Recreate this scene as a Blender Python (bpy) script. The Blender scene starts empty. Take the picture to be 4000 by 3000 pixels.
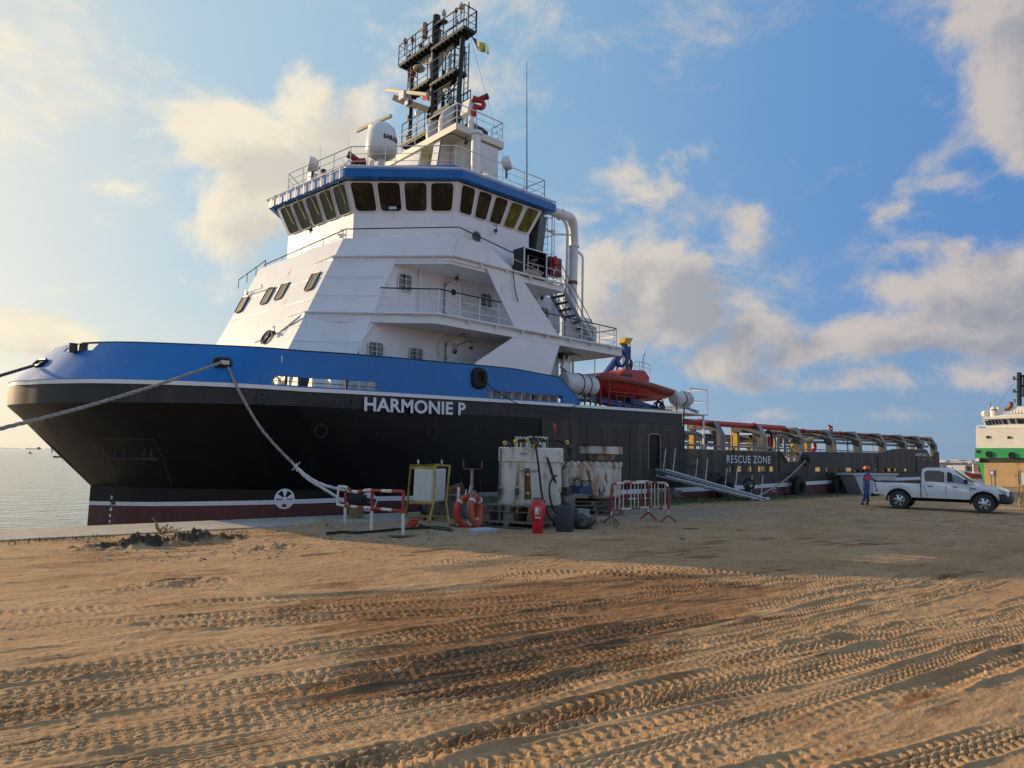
import bpy, bmesh, math, random
import numpy as np
from mathutils import Vector, Matrix
R = math.radians
SC = bpy.context.scene
COL = SC.collection
random.seed(7); RNG = np.random.RandomState(11)

# ------------------------------------------------------------------ camera
# sky: cumulus masses (spot of the photo they stand at, angular half sizes, weight) and sky colours by angle from the sun
CLOUDS = [(1190, 390, .062, .06, 1.15), (1010, 590, .11, .06, 1.1), (1390, 470, .06, .05, 1.1), (800, 560, .05, .05, .8), (980, 820, .09, .06, .95), (1380, 740, .11, .08, 1.1), (1180, 620, .10, .07, 1.2),
 (200, 860, .06, .022, .6), (130, 1120, .10, .022, .55), (470, 740, .06, .02, .5), (20, 140, .025, .025, .5), (40, 1290, .10, .028, .9), (250, 1010, .06, .015, .4),
 (2600, 1120, .070, .065, 1.2), (2750, 1200, .05, .05, 1.0), (2330, 1080, .065, .075, .8), (2480, 1300, .10, .04, .85), (2250, 930, .04, .05, .55),
 (2470, 710, .10, .055, .66), (2680, 620, .055, .045, .6), (2900, 860, .05, .04, .58), (3180, 300, .06, .03, .36),
 (3540, 830, .065, .038, .85), (3780, 745, .05, .032, .75), (3620, 950, .06, .035, .75), (3540, 1130, .07, .032, .85), (3850, 1100, .10, .045, .85), (3700, 1290, .15, .036, .9), (3980, 1250, .08, .05, .85),
 (2960, 1290, .055, .034, .85), (3120, 1380, .07, .03, .75), (3340, 1310, .05, .03, .65), (2750, 1430, .10, .03, .75), (3100, 1510, .14, .018, .74), (3450, 1470, .10, .02, .7), (3800, 1480, .11, .03, .75), (3400, 1620, .22, .016, .62), (2500, 1560, .12, .022, .6),
 (3900, 30, .065, .045, 1.05), (3970, 250, .05, .07, 1.05), (3940, 470, .04, .05, .9), (3990, 620, .035, .045, .8)]
SKY_HIGH = [(-1, (4.9, 6.0, 7.9)), (-.45, (3.7, 5.0, 7.3)), (-.12, (.95, 2.5, 5.9)), (.2, (1.55, 3.4, 6.3)), (.5, (2.7, 4.7, 6.8)), (.8, (4.9, 6.5, 7.5)), (.96, (8.6, 8.2, 6.9))]  # unseen sky away from the sun brightened as added fill light
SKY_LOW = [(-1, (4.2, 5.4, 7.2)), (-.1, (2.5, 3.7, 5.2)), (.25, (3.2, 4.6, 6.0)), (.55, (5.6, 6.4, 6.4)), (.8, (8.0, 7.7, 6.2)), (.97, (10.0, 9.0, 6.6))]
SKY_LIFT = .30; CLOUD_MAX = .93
FPX, CAMH = 2773.0, 2.0
TH, PI_, RO = R(47.7), R(5.99), R(1.19)
_fh = np.array([math.cos(TH), math.sin(TH), 0.0]); _r0 = np.array([math.sin(TH), -math.cos(TH), 0.0]); _z = np.array([0, 0, 1.0])
FW = math.cos(PI_)*_fh + math.sin(PI_)*_z
_u0 = -math.sin(PI_)*_fh + math.cos(PI_)*_z
RT = math.cos(RO)*_r0 + math.sin(RO)*_u0
UP = -math.sin(RO)*_r0 + math.cos(RO)*_u0
CAM = np.array([0, 0, CAMH])
cd = bpy.data.cameras.new('camera'); cam = bpy.data.objects.new('camera', cd); COL.objects.link(cam)
M4 = Matrix(((RT[0], UP[0], -FW[0], 0), (RT[1], UP[1], -FW[1], 0), (RT[2], UP[2], -FW[2], CAMH), (0, 0, 0, 1)))
cam.matrix_world = M4
cd.sensor_width = 36; cd.lens = FPX/4000*36; cd.clip_start = 0.1; cd.clip_end = 60000
SC.camera = cam
def _ray(px, py): return FW + RT*(px-2000)/FPX + UP*(1500-py)/FPX
def YP(px, py, Y):                      # point of the photo on the plane Y = const (the ship's own side planes)
    d = _ray(px, py); return Vector(CAM + d*(Y/d[1]))
def XP(px, py, X):
    d = _ray(px, py); return Vector(CAM + d*(X/d[0]))
def ZP(px, py, Z=0.0):
    d = _ray(px, py); return Vector(CAM + d*((Z-CAMH)/d[2]))

# ------------------------------------------------------------------ sun, sky, exposure
SUN_EL = R(14.4); SUNV = Vector((-0.36, 0.93, 0)).normalized()*math.cos(SUN_EL) + Vector((0, 0, math.sin(SUN_EL)))
sd = bpy.data.lights.new('sun', 'SUN'); sd.energy = 4.2; sd.angle = R(0.6); sd.color = (1.0, 0.72, 0.42)
sun = bpy.data.objects.new('sun', sd); COL.objects.link(sun)
sun.rotation_euler = (-SUNV).to_track_quat('-Z', 'Y').to_euler()
SC.view_settings.view_transform = 'Standard'; SC.view_settings.look = 'None'; SC.view_settings.gamma = 1
SC.view_settings.exposure = 0.50
W = bpy.data.worlds.new('World'); SC.world = W; W.use_nodes = True
nt = W.node_tree; N = nt.nodes; L = nt.links; N.clear()
def nn(t, **k):
    n = N.new(t)
    for a, b in k.items(): setattr(n, a, b)
    return n
def sock(v, i):
    if isinstance(v, (int, float)): i.default_value = v
    elif isinstance(v, (tuple, list)): i.default_value = v
    else: L.new(v, i)
def mth(op, a, b=0.0, c=0.0, clamp=False):
    n = nn('ShaderNodeMath', operation=op, use_clamp=clamp)
    sock(a, n.inputs[0]); sock(b, n.inputs[1])
    if op in ('MULTIPLY_ADD', 'SMOOTH_MIN', 'WRAP', 'COMPARE'): sock(c, n.inputs[2])
    return n.outputs[0]
def vmul(a, b, op='MULTIPLY'):
    n = nn('ShaderNodeVectorMath', operation=op); sock(a, n.inputs[0]); sock(b, n.inputs[1]); return n.outputs[0]
def mixc(f, a, b, t='MIX'):
    n = nn('ShaderNodeMix', data_type='RGBA', blend_type=t); sock(f, n.inputs[0]); sock(a, n.inputs[6]); sock(b, n.inputs[7]); return n.outputs[2]
def sstep(v, lo, hi):
    n = nn('ShaderNodeMapRange', interpolation_type='SMOOTHSTEP', clamp=True)
    sock(v, n.inputs[0]); sock(lo, n.inputs[1]); sock(hi, n.inputs[2]); return n.outputs[0]
sky = nn('ShaderNodeTexSky', sky_type='NISHITA', sun_disc=False)
sky.sun_elevation = SUN_EL; sky.sun_rotation = math.atan2(SUNV.x, SUNV.y)
sky.air_density = 1.0; sky.dust_density = 1.6; sky.ozone_density = 2.2; sky.altitude = 0
tc = nn('ShaderNodeTexCoord'); sep = nn('ShaderNodeSeparateXYZ'); L.new(tc.outputs['Generated'], sep.inputs[0])
AZ = mth('ARCTAN2', sep.outputs[0], sep.outputs[1])          # compass bearing, 0 = +Y (out to sea), + towards +X
EL = mth('ARCSINE', sep.outputs[2])
def azel(px, py):
    d = _ray(px, py); d = d/np.linalg.norm(d); return math.atan2(d[0], d[1]), math.asin(d[2])
# cumulus banks of the evening sky: bearing, elevation, half width, half height (all as seen from the quay, in radians), weight
CL = []
def cl(px, py, w, h, k=1.0):
    a, e = azel(px, py); CL.append((a, e, w, h, k))
for q in CLOUDS: cl(*q)
def nz(scale, detail, rough, off, dist=0.0):
    m = nn('ShaderNodeMapping'); L.new(tc.outputs['Generated'], m.inputs[0]); m.inputs['Location'].default_value = off
    m.inputs['Scale'].default_value = (1, 1, 1.5)
    n = nn('ShaderNodeTexNoise', noise_dimensions='3D'); L.new(m.outputs[0], n.inputs['Vector'])
    n.inputs['Scale'].default_value = scale; n.inputs['Detail'].default_value = detail; n.inputs['Roughness'].default_value = rough
    n.inputs['Distortion'].default_value = dist
    return n.outputs['Fac']
def dens(sh=(0.0, 0.0)):
    tot = None
    for a, e, w, h, k in CL:
        da = mth('DIVIDE', mth('SUBTRACT', AZ, a-sh[0]), w); de = mth('DIVIDE', mth('SUBTRACT', EL, e-sh[1]), h)
        g = mth('MULTIPLY', mth('EXPONENT', mth('MULTIPLY', mth('ADD', mth('MULTIPLY', da, da), mth('MULTIPLY', de, de)), -0.8)), k)
        tot = g if tot is None else mth('SMOOTH_MAX', tot, g, 0.15)
    o = (0.0, 0.0, 0.0) if sh == (0.0, 0.0) else (SUNV.x*0.045, SUNV.y*0.045, 0.02)
    big = mth('ADD', mth('MULTIPLY', nz(5.5, 9.0, 0.62, o, .35), .85), mth('MULTIPLY', nz(19.0, 6.0, 0.6, o), .15))
    return mth('ADD', tot, mth('MULTIPLY', mth('MULTIPLY', mth('SUBTRACT', big, 0.5), 2.7), mth('ADD', .08, mth('MULTIPLY', sstep(tot, 0.08, 0.6), .92))))
d0 = dens(); d1 = dens((-0.045, 0.03))                        # d1: a little towards the sun = how much cloud the light has crossed
mask = sstep(d0, 0.34, 0.78)
shade = sstep(d1, 0.40, 1.05)
dsun = nn('ShaderNodeVectorMath', operation='DOT_PRODUCT'); L.new(tc.outputs['Generated'], dsun.inputs[0]); dsun.inputs[1].default_value = tuple(SUNV)
DS = dsun.outputs['Value']; near = sstep(DS, 0.0, 0.92)
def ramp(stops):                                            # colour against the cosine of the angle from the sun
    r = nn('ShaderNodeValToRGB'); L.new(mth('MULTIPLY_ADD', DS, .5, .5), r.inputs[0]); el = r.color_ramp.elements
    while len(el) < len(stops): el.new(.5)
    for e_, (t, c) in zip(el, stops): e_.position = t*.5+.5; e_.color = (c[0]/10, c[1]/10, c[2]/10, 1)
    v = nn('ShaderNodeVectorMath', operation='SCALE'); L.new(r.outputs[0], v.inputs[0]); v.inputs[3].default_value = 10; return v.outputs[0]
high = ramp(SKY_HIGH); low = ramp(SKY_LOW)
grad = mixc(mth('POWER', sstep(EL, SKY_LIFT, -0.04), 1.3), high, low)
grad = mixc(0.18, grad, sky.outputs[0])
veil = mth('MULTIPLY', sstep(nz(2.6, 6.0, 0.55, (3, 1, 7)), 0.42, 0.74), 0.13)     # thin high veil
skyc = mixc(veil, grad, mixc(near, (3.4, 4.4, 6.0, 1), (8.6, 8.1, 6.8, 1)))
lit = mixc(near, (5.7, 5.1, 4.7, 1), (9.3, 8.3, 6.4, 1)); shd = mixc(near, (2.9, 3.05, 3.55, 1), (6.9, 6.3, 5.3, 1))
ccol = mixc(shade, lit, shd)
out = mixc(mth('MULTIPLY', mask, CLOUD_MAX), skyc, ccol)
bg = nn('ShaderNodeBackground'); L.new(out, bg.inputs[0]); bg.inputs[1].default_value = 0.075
wo = nn('ShaderNodeOutputWorld'); L.new(bg.outputs[0], wo.inputs[0])

# ------------------------------------------------------------------ materials
MATS = {}
def mat(name, col, rough=0.55, metal=0.0, var=0.0, vs=3.0, vstretch=(1, 1, 1), col2=None, c2lo=0.55, c2hi=0.7, c2s=2.0, c2stretch=(1, 1, 1), c2max=1.0,
        bump=0.0, bs=30.0, rust=None, spec=0.5, alpha=None, coat=0.0, emit=None, bdist=0.02, det=5.0):
    if name in MATS: return MATS[name]
    m = bpy.data.materials.new(name); m.use_nodes = True; t = m.node_tree; n = t.nodes; l = t.links
    p = n['Principled BSDF']; geo = n.new('ShaderNodeNewGeometry')
    def tex(scale, stretch, detail=det, off=0):
        mp = n.new('ShaderNodeMapping'); mp.inputs['Scale'].default_value = stretch; mp.inputs['Location'].default_value = (off, off*.7, off*.3)
        l.new(geo.outputs['Position'], mp.inputs[0]); x = n.new('ShaderNodeTexNoise'); l.new(mp.outputs[0], x.inputs['Vector'])
        x.inputs['Scale'].default_value = scale; x.inputs['Detail'].default_value = detail; x.inputs['Roughness'].default_value = .6; return x.outputs['Fac']
    def rgb(c): return (c[0], c[1], c[2], 1)
    def mx(f, a, b, bt='MIX'):
        x = n.new('ShaderNodeMix'); x.data_type = 'RGBA'; x.blend_type = bt
        for v, i in ((f, 0), (a, 6), (b, 7)):
            if isinstance(v, (float, int, tuple)): x.inputs[i].default_value = v
            else: l.new(v, x.inputs[i])
        return x.outputs[2]
    def mr(v, a, b, c=0.0, d=1.0):
        x = n.new('ShaderNodeMapRange'); x.clamp = True; l.new(v, x.inputs[0])
        for i, q in zip((1, 2, 3, 4), (a, b, c, d)): x.inputs[i].default_value = q
        return x.outputs[0]
    c = rgb(col)
    if var:
        c = mx(mr(tex(vs, vstretch), .3, .7), rgb([v*(1-var) for v in col]), rgb([min(1, v*(1+var)) for v in col]))
    if col2 is not None:
        c = mx(mr(tex(c2s, c2stretch, 6, 5), c2lo, c2hi, 0, c2max), c, rgb(col2))
    if rust:
        amt, sc, rc = rust
        f = mr(tex(sc, (1, 1, .35), 8, 9), 1-amt, 1-amt+.08); c = mx(f, c, rgb(rc))
    if isinstance(c, tuple): p.inputs['Base Color'].default_value = c
    else: l.new(c, p.inputs['Base Color'])
    p.inputs['Roughness'].default_value = rough; p.inputs['Metallic'].default_value = metal; p.inputs['Specular IOR Level'].default_value = spec
    p.inputs['Coat Weight'].default_value = coat
    if emit: p.inputs['Emission Color'].default_value = rgb(emit[:3]); p.inputs['Emission Strength'].default_value = emit[3]
    if bump:
        b = n.new('ShaderNodeBump'); b.inputs['Strength'].default_value = bump; b.inputs['Distance'].default_value = bdist
        l.new(tex(bs, vstretch if bs < 5 else (1, 1, 1), 4, 2), b.inputs['Height']); l.new(b.outputs[0], p.inputs['Normal'])
    MATS[name] = m; return m
RUSTC = (.17, .065, .02)
white = mat('ship_white_paint', (.76, .77, .79), .38, var=.05, vs=.9, bump=.35, bs=1.1, bdist=.04, col2=(.55, .50, .42), c2lo=.60, c2hi=.8, c2s=1.4, c2stretch=(1, 1, .22), c2max=.4, rust=(.345, 1.9, (.42, .30, .18)))
white2 = mat('white_pipe_paint', (.72, .72, .71), .45, var=.08, vs=4, rust=(.3, 5, (.3, .2, .12)))
blue = mat('blue_bulwark_paint', (.005, .155, .46), .42, var=.10, vs=.8, bump=.1, bs=.9, bdist=.03, col2=(.05, .16, .42), c2lo=.6, c2hi=.75, c2s=1.5, c2stretch=(1, 1, .4), c2max=.5, rust=(.34, 3, (.12, .16, .26)))
black = mat('hull_black', (.0035, .004, .005), .55, spec=.3, var=.3, vs=.5, col2=(.012, .010, .008), c2lo=.5, c2hi=.8, c2s=1.2, c2stretch=(1, 1, .1), rust=(.35, 1.3, (.030, .018, .010)), bump=.3, bs=.7, bdist=.05)
dgrey = mat('hull_rubbing_band', (.022, .023, .024), .6, var=.25, vs=1.2, vstretch=(1, 1, .2), col2=(.06, .052, .04), c2lo=.55, c2hi=.8, c2s=2, c2stretch=(1, 1, .12), bump=.12, bs=1.1, bdist=.03)
brownh = mat('hull_aft_faded', (.040, .033, .025), .65, var=.28, vs=1.6, vstretch=(1, 1, .1), col2=(.105, .085, .055), c2lo=.5, c2hi=.75, c2s=1.3, c2stretch=(1, 1, .06), rust=(.28, 2.5, (.10, .05, .025)), bump=.15, bs=.9, bdist=.03)
redh = mat('antifouling_red', (.085, .022, .022), .6, var=.2, vs=2, vstretch=(1, 1, .2), col2=(.14, .06, .05), c2lo=.55, c2hi=.75, c2s=5, c2stretch=(1, 1, .12), c2max=.6)
stripe = mat('waterline_white', (.66, .68, .72), .5, var=.08, vs=3, rust=(.33, 2.2, (.28, .2, .1)))
markw = mat('mark_white', (.68, .70, .74), .5, var=.06, vs=6)
blackp = mat('black_metal_paint', (.012, .013, .015), .45, var=.3, vs=5)
mastp = mat('mast_black_paint', (.010, .013, .017), .5, var=.3, vs=4)
glass = mat('tinted_glass_reflections', (.006, .009, .007), .08, spec=.32, var=.5, vs=1.1, col2=(.035, .038, .018), c2lo=.52, c2hi=.6, c2s=.8)  # olive patches in the colour stand in for reflections
glassg = mat('side_window_glass', (.02, .03, .04), .08, spec=.8, var=.4, vs=2)
curt = mat('window_curtain', (.22, .24, .24), .8, var=.3, vs=14, vstretch=(1, 1, .05))
grey = mat('grey_steel_paint', (.17, .18, .19), .5, var=.15, vs=3, rust=(.3, 3, (.2, .12, .07)))
dkst = mat('dark_steel', (.06, .06, .06), .5, .3, var=.2, vs=4)
galv = mat('galvanised_aluminium', (.55, .57, .60), .42, .35, var=.15, vs=8)
red = mat('red_paint', (.42, .028, .022), .45, var=.2, vs=4)
redd = mat('dark_red_paint', (.20, .018, .016), .5, var=.2, vs=4)
redboat = mat('rescue_orange_hull', (.43, .022, .016), .4, var=.1, vs=2)
redsp = mat('fender_tube_rust_red', (.26, .05, .025), .6, var=.2, vs=4)
yellow = mat('yellow_paint', (.62, .36, .02), .5, var=.12, vs=4)
yframe = mat('worn_yellow_paint', (.42, .30, .045), .6, var=.25, vs=6, rust=(.42, 9, (.10, .06, .03)))
blued = mat('davit_blue', (.012, .045, .20), .45, var=.2, vs=3)
rubber = mat('black_rubber', (.012, .012, .012), .75, var=.3, vs=8, bump=.3, bs=20)
orange = mat('lifebuoy_orange', (.50, .05, .02), .5, var=.15, vs=6, col2=(.62, .2, .12), c2lo=.5, c2hi=.8, c2s=5)
silver = mat('reflective_tape', (.6, .6, .6), .35, var=.1, vs=9)
deckm = mat('deck_green_grey', (.08, .10, .09), .7, var=.2, vs=2)
rope = mat('mooring_rope', (.30, .28, .26), .9, var=.45, vs=18, bump=.5, bs=40)
ropew = mat('white_rope', (.62, .62, .62), .9, var=.3, vs=20, bump=.5, bs=40)
rusty = mat('rusted_steel', (.14, .06, .03), .8, var=.4, vs=8, bump=.3, bs=30)
wood = mat('weathered_timber', (.20, .165, .125), .85, var=.35, vs=3, vstretch=(1, 1, 6), col2=(.09, .08, .065), c2lo=.5, c2hi=.7, c2s=6, bump=.3, bs=40)
tankw = mat('tank_dirty_white', (.66, .64, .58), .5, var=.06, vs=2, col2=(.30, .23, .15), c2lo=.52, c2hi=.68, c2s=3.5, c2stretch=(1, 1, .5), c2max=.8, rust=(.33, 9, (.12, .08, .05)))
tankr = mat('tank_rusty_white', (.60, .57, .50), .55, var=.1, vs=2, col2=(.36, .19, .075), c2lo=.45, c2hi=.62, c2s=3, c2stretch=(1, 1, .22), c2max=.9, rust=(.45, 3.2, (.13, .055, .02)))
conc = mat('quay_concrete', (.40, .36, .30), .85, var=.14, vs=1.4, col2=(.26, .22, .16), c2lo=.5, c2hi=.75, c2s=3, bump=.35, bs=25)
concd = mat('stained_concrete', (.17, .155, .13), .9, var=.35, vs=5, col2=(.05, .045, .04), c2lo=.5, c2hi=.65, c2s=4, bump=.5, bs=22)
tiem = mat('grey_tyre_mud', (.05, .048, .045), .85, var=.3, vs=8)
strapy = mat('lashing_strap_yellow', (.42, .36, .18), .8, var=.2, vs=10)
strapg = mat('lashing_strap_grey', (.22, .21, .19), .8, var=.2, vs=10)

# ------------------------------------------------------------------ mesh building
LOC = {}
def V(*a): return Vector(a if len(a) == 3 else a[0])
class MB:
    def __init__(s): s.v = []; s.f = []; s.m = []; s.mi = 0
    def face(s, pts):
        b = len(s.v); s.v += [Vector(p) for p in pts]; s.f.append(tuple(range(b, b+len(pts)))); s.m.append(s.mi); return s
    def raw(s, vs, fs):
        b = len(s.v); s.v += [Vector(p) for p in vs]; s.f += [tuple(b+i for i in f) for f in fs]; s.m += [s.mi]*len(fs); return s
    def hexa(s, p):        # 8 corners: bottom ring 0-3, top ring 4-7
        return s.raw(p, [(3, 2, 1, 0), (4, 5, 6, 7), (0, 1, 5, 4), (1, 2, 6, 5), (2, 3, 7, 6), (3, 0, 4, 7)])
    def box(s, c, d, M=None):
        c = Vector(c); x, y, z = d[0]/2, d[1]/2, d[2]/2
        q = [(-x, -y, -z), (x, -y, -z), (x, y, -z), (-x, y, -z), (-x, -y, z), (x, -y, z), (x, y, z), (-x, y, z)]
        q = [(M @ Vector(a) if M else Vector(a)) + c for a in q]; return s.hexa(q)
    def prism(s, poly, ext):
        ext = Vector(ext); a = [Vector(p) for p in poly]; n = len(a); b = [p+ext for p in a]
        return s.raw(a+b, [tuple(range(n-1, -1, -1)), tuple(range(n, 2*n))]+[(i, (i+1) % n, n+(i+1) % n, n+i) for i in range(n)])
    def slab(s, poly, z0, z1): return s.prism([(p[0], p[1], z0) for p in poly], (0, 0, z1-z0))
    def tube(s, pts, r, seg=6, caps=True, closed=False):
        pts = [Vector(p) for p in pts]; n = len(pts); rr = r if isinstance(r, (list, tuple)) else [r]*n
        b = len(s.v); prev = None
        for i, p in enumerate(pts):
            if closed: d = (pts[(i+1) % n]-pts[i-1])
            else: d = pts[min(i+1, n-1)]-pts[max(i-1, 0)]
            if d.length < 1e-9: d = Vector((0, 0, 1))
            d.normalize()
            if prev is None:
                a = Vector((0, 0, 1)) if abs(d.z) < .9 else Vector((1, 0, 0)); u = d.cross(a).normalized()
            else:
                u = prev - d*prev.dot(d)
                if u.length < 1e-6: u = d.cross(Vector((0, 0, 1)))
                u.normalize()
            prev = u; w = d.cross(u)
            for k in range(seg):
                t = 2*math.pi*k/seg; s.v.append(p+(u*math.cos(t)+w*math.sin(t))*rr[i])
        m = n if closed else n-1
        for i in range(m):
            for k in range(seg):
                j = (i+1) % n; s.f.append((b+i*seg+k, b+i*seg+(k+1) % seg, b+j*seg+(k+1) % seg, b+j*seg+k)); s.m.append(s.mi)
        if caps and not closed:
            s.f.append(tuple(b+k for k in range(seg-1, -1, -1))); s.m.append(s.mi)
            s.f.append(tuple(b+(n-1)*seg+k for k in range(seg))); s.m.append(s.mi)
        return s
    def bar(s, p, q, w, h=None, up=(0, 0, 1)):
        p = Vector(p); q = Vector(q); h = h or w; d = (q-p).normalized(); up = Vector(up)
        if abs(d.dot(up)) > .98: up = Vector((1, 0, 0))
        a = d.cross(up).normalized()*w/2; b = a.cross(d).normalized()*h/2
        return s.hexa([p-a-b, p+a-b, q+a-b, q-a-b, p-a+b, p+a+b, q+a+b, q-a+b])
    def lathe(s, prof, c, axis=(0, 0, 1), seg=16, capb=True, capt=True):
        c = Vector(c); ax = Vector(axis).normalized(); a = Vector((1, 0, 0)) if abs(ax.x) < .9 else Vector((0, 1, 0))
        u = ax.cross(a).normalized(); w = ax.cross(u); b = len(s.v)
        for r, h in prof:
            for k in range(seg):
                t = 2*math.pi*k/seg; s.v.append(c+ax*h+(u*math.cos(t)+w*math.sin(t))*r)
        for i in range(len(prof)-1):
            for k in range(seg): s.f.append((b+i*seg+k, b+i*seg+(k+1) % seg, b+(i+1)*seg+(k+1) % seg, b+(i+1)*seg+k)); s.m.append(s.mi)
        if capb: s.f.append(tuple(b+k for k in range(seg-1, -1, -1))); s.m.append(s.mi)
        if capt: s.f.append(tuple(b+(len(prof)-1)*seg+k for k in range(seg))); s.m.append(s.mi)
        return s
    def torus(s, c, R_, r, axis=(0, 0, 1), seg=28, sub=8, sx=1.0, sy=1.0):
        ax = Vector(axis).normalized(); a = Vector((0, 0, 1)) if abs(ax.z) < .9 else Vector((1, 0, 0)); u = ax.cross(a).normalized(); w = u.cross(ax)
        pts = [Vector(c)+u*math.cos(t)*R_*sx+w*math.sin(t)*R_*sy for t in [2*math.pi*i/seg for i in range(seg)]]
        return s.tube(pts, r, sub, closed=True)
    def ball(s, c, r, seg=12, sc=(1, 1, 1)):
        c = Vector(c); b = len(s.v); rows = seg//2
        for i in range(rows+1):
            f = math.pi*i/rows
            for k in range(seg):
                t = 2*math.pi*k/seg; s.v.append(c+Vector((math.sin(f)*math.cos(t)*r*sc[0], math.sin(f)*math.sin(t)*r*sc[1], -math.cos(f)*r*sc[2])))
        for i in range(rows):
            for k in range(seg): s.f.append((b+i*seg+k, b+i*seg+(k+1) % seg, b+(i+1)*seg+(k+1) % seg, b+(i+1)*seg+k)); s.m.append(s.mi)
        return s
    def grid(s, rows, skip=None, mf=None):     # rows[i][j] points
        b = len(s.v); nr = len(rows); nc = len(rows[0])
        for r in rows: s.v += [Vector(p) for p in r]
        for i in range(nr-1):
            for j in range(nc-1):
                if skip and skip(i, j): continue
                s.f.append((b+i*nc+j, b+i*nc+j+1, b+(i+1)*nc+j+1, b+(i+1)*nc+j)); s.m.append(mf(i, j) if mf else s.mi)
        return s
    def build(s, name, mats, parent=None, smooth=35, bevel=0, solid=0, label=None, weld=False, origin=None, split_done=False):
        if not isinstance(mats, (list, tuple)): mats = [mats]
        if name in SPLIT and parent is not None and not split_done: return s.split_build(name, mats, parent, smooth, bevel, solid, label, weld)
        if parent is not None: o0 = LOC.get(parent, Vector((0, 0, 0)))
        elif origin is not None: o0 = Vector(origin)
        else:
            xs = np.array([tuple(v) for v in s.v]); o0 = Vector(((xs[:, 0].min()+xs[:, 0].max())/2, (xs[:, 1].min()+xs[:, 1].max())/2, xs[:, 2].min()))
        me = bpy.data.meshes.new(name); me.from_pydata([tuple(v-o0) for v in s.v], [], s.f)
        for m in mats: me.materials.append(m)
        if len(mats) > 1: me.polygons.foreach_set('material_index', s.m)
        bm = bmesh.new(); bm.from_mesh(me)
        if weld: bmesh.ops.remove_doubles(bm, verts=bm.verts, dist=1e-4)
        bmesh.ops.recalc_face_normals(bm, faces=bm.faces); bm.to_mesh(me); bm.free()
        if smooth:
            me.shade_smooth(); me.set_sharp_from_angle(angle=R(smooth))
        o = bpy.data.objects.new(name, me); COL.objects.link(o); LOC[o] = o0
        if parent is not None: o.parent = parent
        else: o.location = o0
        if bevel:
            b = o.modifiers.new('bevel', 'BEVEL'); b.width = bevel; b.segments = 2; b.limit_method = 'ANGLE'; b.angle_limit = R(40)
        if solid:
            b = o.modifiers.new('solid', 'SOLIDIFY'); b.thickness = solid; b.offset = 0
        if label: o['label'] = label
        return o
def _split_build(s, name, mats, parent, smooth, bevel, solid, label, weld):
    # loose pieces that only share a material each become a part of their own
    par = list(range(len(s.v)))
    def find(a):
        while par[a] != a: par[a] = par[par[a]]; a = par[a]
        return a
    for f in s.f:
        r = find(f[0])
        for q in f[1:]: par[find(q)] = r
    gr = {}
    for i, f in enumerate(s.f): gr.setdefault(find(f[0]), []).append(i)
    last = None
    for fs in gr.values():
        t = MB(); mp = {}
        for i in fs:
            for q in s.f[i]:
                if q not in mp: mp[q] = len(t.v); t.v.append(s.v[q])
            t.f.append(tuple(mp[q] for q in s.f[i])); t.m.append(s.m[i])
        last = t.build(name, mats, parent, smooth, bevel, solid, label, weld, split_done=True)
    return last
MB.split_build = _split_build
SPLIT = {'bulwark_stay', 'visor_bracket', 'wall_pipe', 'port_cover', 'hull_seam', 'chain_plate', 'red_stand_post', 'gusset', 'mast_leg', 'small_pipe', 'slot_bolt', 'deck_locker', 'yellow_coupling', 'anchor_pocket_rim',
         'bow_roller', 'weld_line', 'exhaust_cowl', 'exhaust_hood', 'standpipe', 'hull_strake', 'lashing', 'boat_cradle', 'reflective_band', 'hook_wire', 'stanchion', 'foam_pipe', 'deck_crane', 'deckhead_cable', 'pilot_pipe', 'mast_house_web', 'strap'}
def tag(o, label, cat, group=None, kind=None):
    if label: o['label'] = label
    if cat: o['category'] = cat
    if group: o['group'] = group
    if kind: o['kind'] = kind
    return o
def thing(name, label, cat, loc=(0, 0, 0), group=None):
    o = bpy.data.objects.new(name, None); COL.objects.link(o); o.empty_display_size = .3
    o.location = loc; LOC[o] = Vector(loc); return tag(o, label, cat, group)
def dup(o, loc=None, rz=None, label=None, parent=None):
    c = o.copy(); COL.objects.link(c); LOC[c] = Vector(loc) if loc is not None else LOC.get(o, Vector())
    if loc is not None: c.location = loc
    if rz is not None: c.rotation_euler = (0, 0, rz)
    if label: c['label'] = label
    if parent is not None: c.parent = parent
    for ch in list(o.children): dup(ch, parent=c)
    return c
def spline(pts, n=8):
    pts = [Vector(p) for p in pts]; out = []
    P = [pts[0]*2-pts[1]]+pts+[pts[-1]*2-pts[-2]]
    for i in range(1, len(P)-2):
        for k in range(n):
            t = k/n; a, b, c, d = P[i-1], P[i], P[i+1], P[i+2]
            out.append(.5*((2*b)+(c-a)*t+(2*a-5*b+4*c-d)*t*t+(3*b-a-3*c+d)*t**3))
    out.append(pts[-1]); return out
def resample(pts, n):
    pts = [Vector(p) for p in pts]; d = [0]
    for a, b in zip(pts, pts[1:]): d.append(d[-1]+(b-a).length)
    return [Vector([np.interp(t, d, [p[k] for p in pts]) for k in range(3)]) for t in np.linspace(0, d[-1], n)]
def fillet(pts, r=.15, n=4):
    pts = [Vector(p) for p in pts]; out = [pts[0]]
    for a, b, c in zip(pts, pts[1:], pts[2:]):
        u = (a-b); w = (c-b); rr = min(r, u.length*.45, w.length*.45); p = b+u.normalized()*rr; q = b+w.normalized()*rr
        for k in range(n+1):
            t = k/n; out.append(p*(1-t)**2+b*2*t*(1-t)+q*t*t)
    out.append(pts[-1]); return out
def sag(a, b, s, n=14):
    a = Vector(a); b = Vector(b); return [a.lerp(b, t)-Vector((0, 0, 4*s*t*(1-t))) for t in np.linspace(0, 1, n)]
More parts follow.
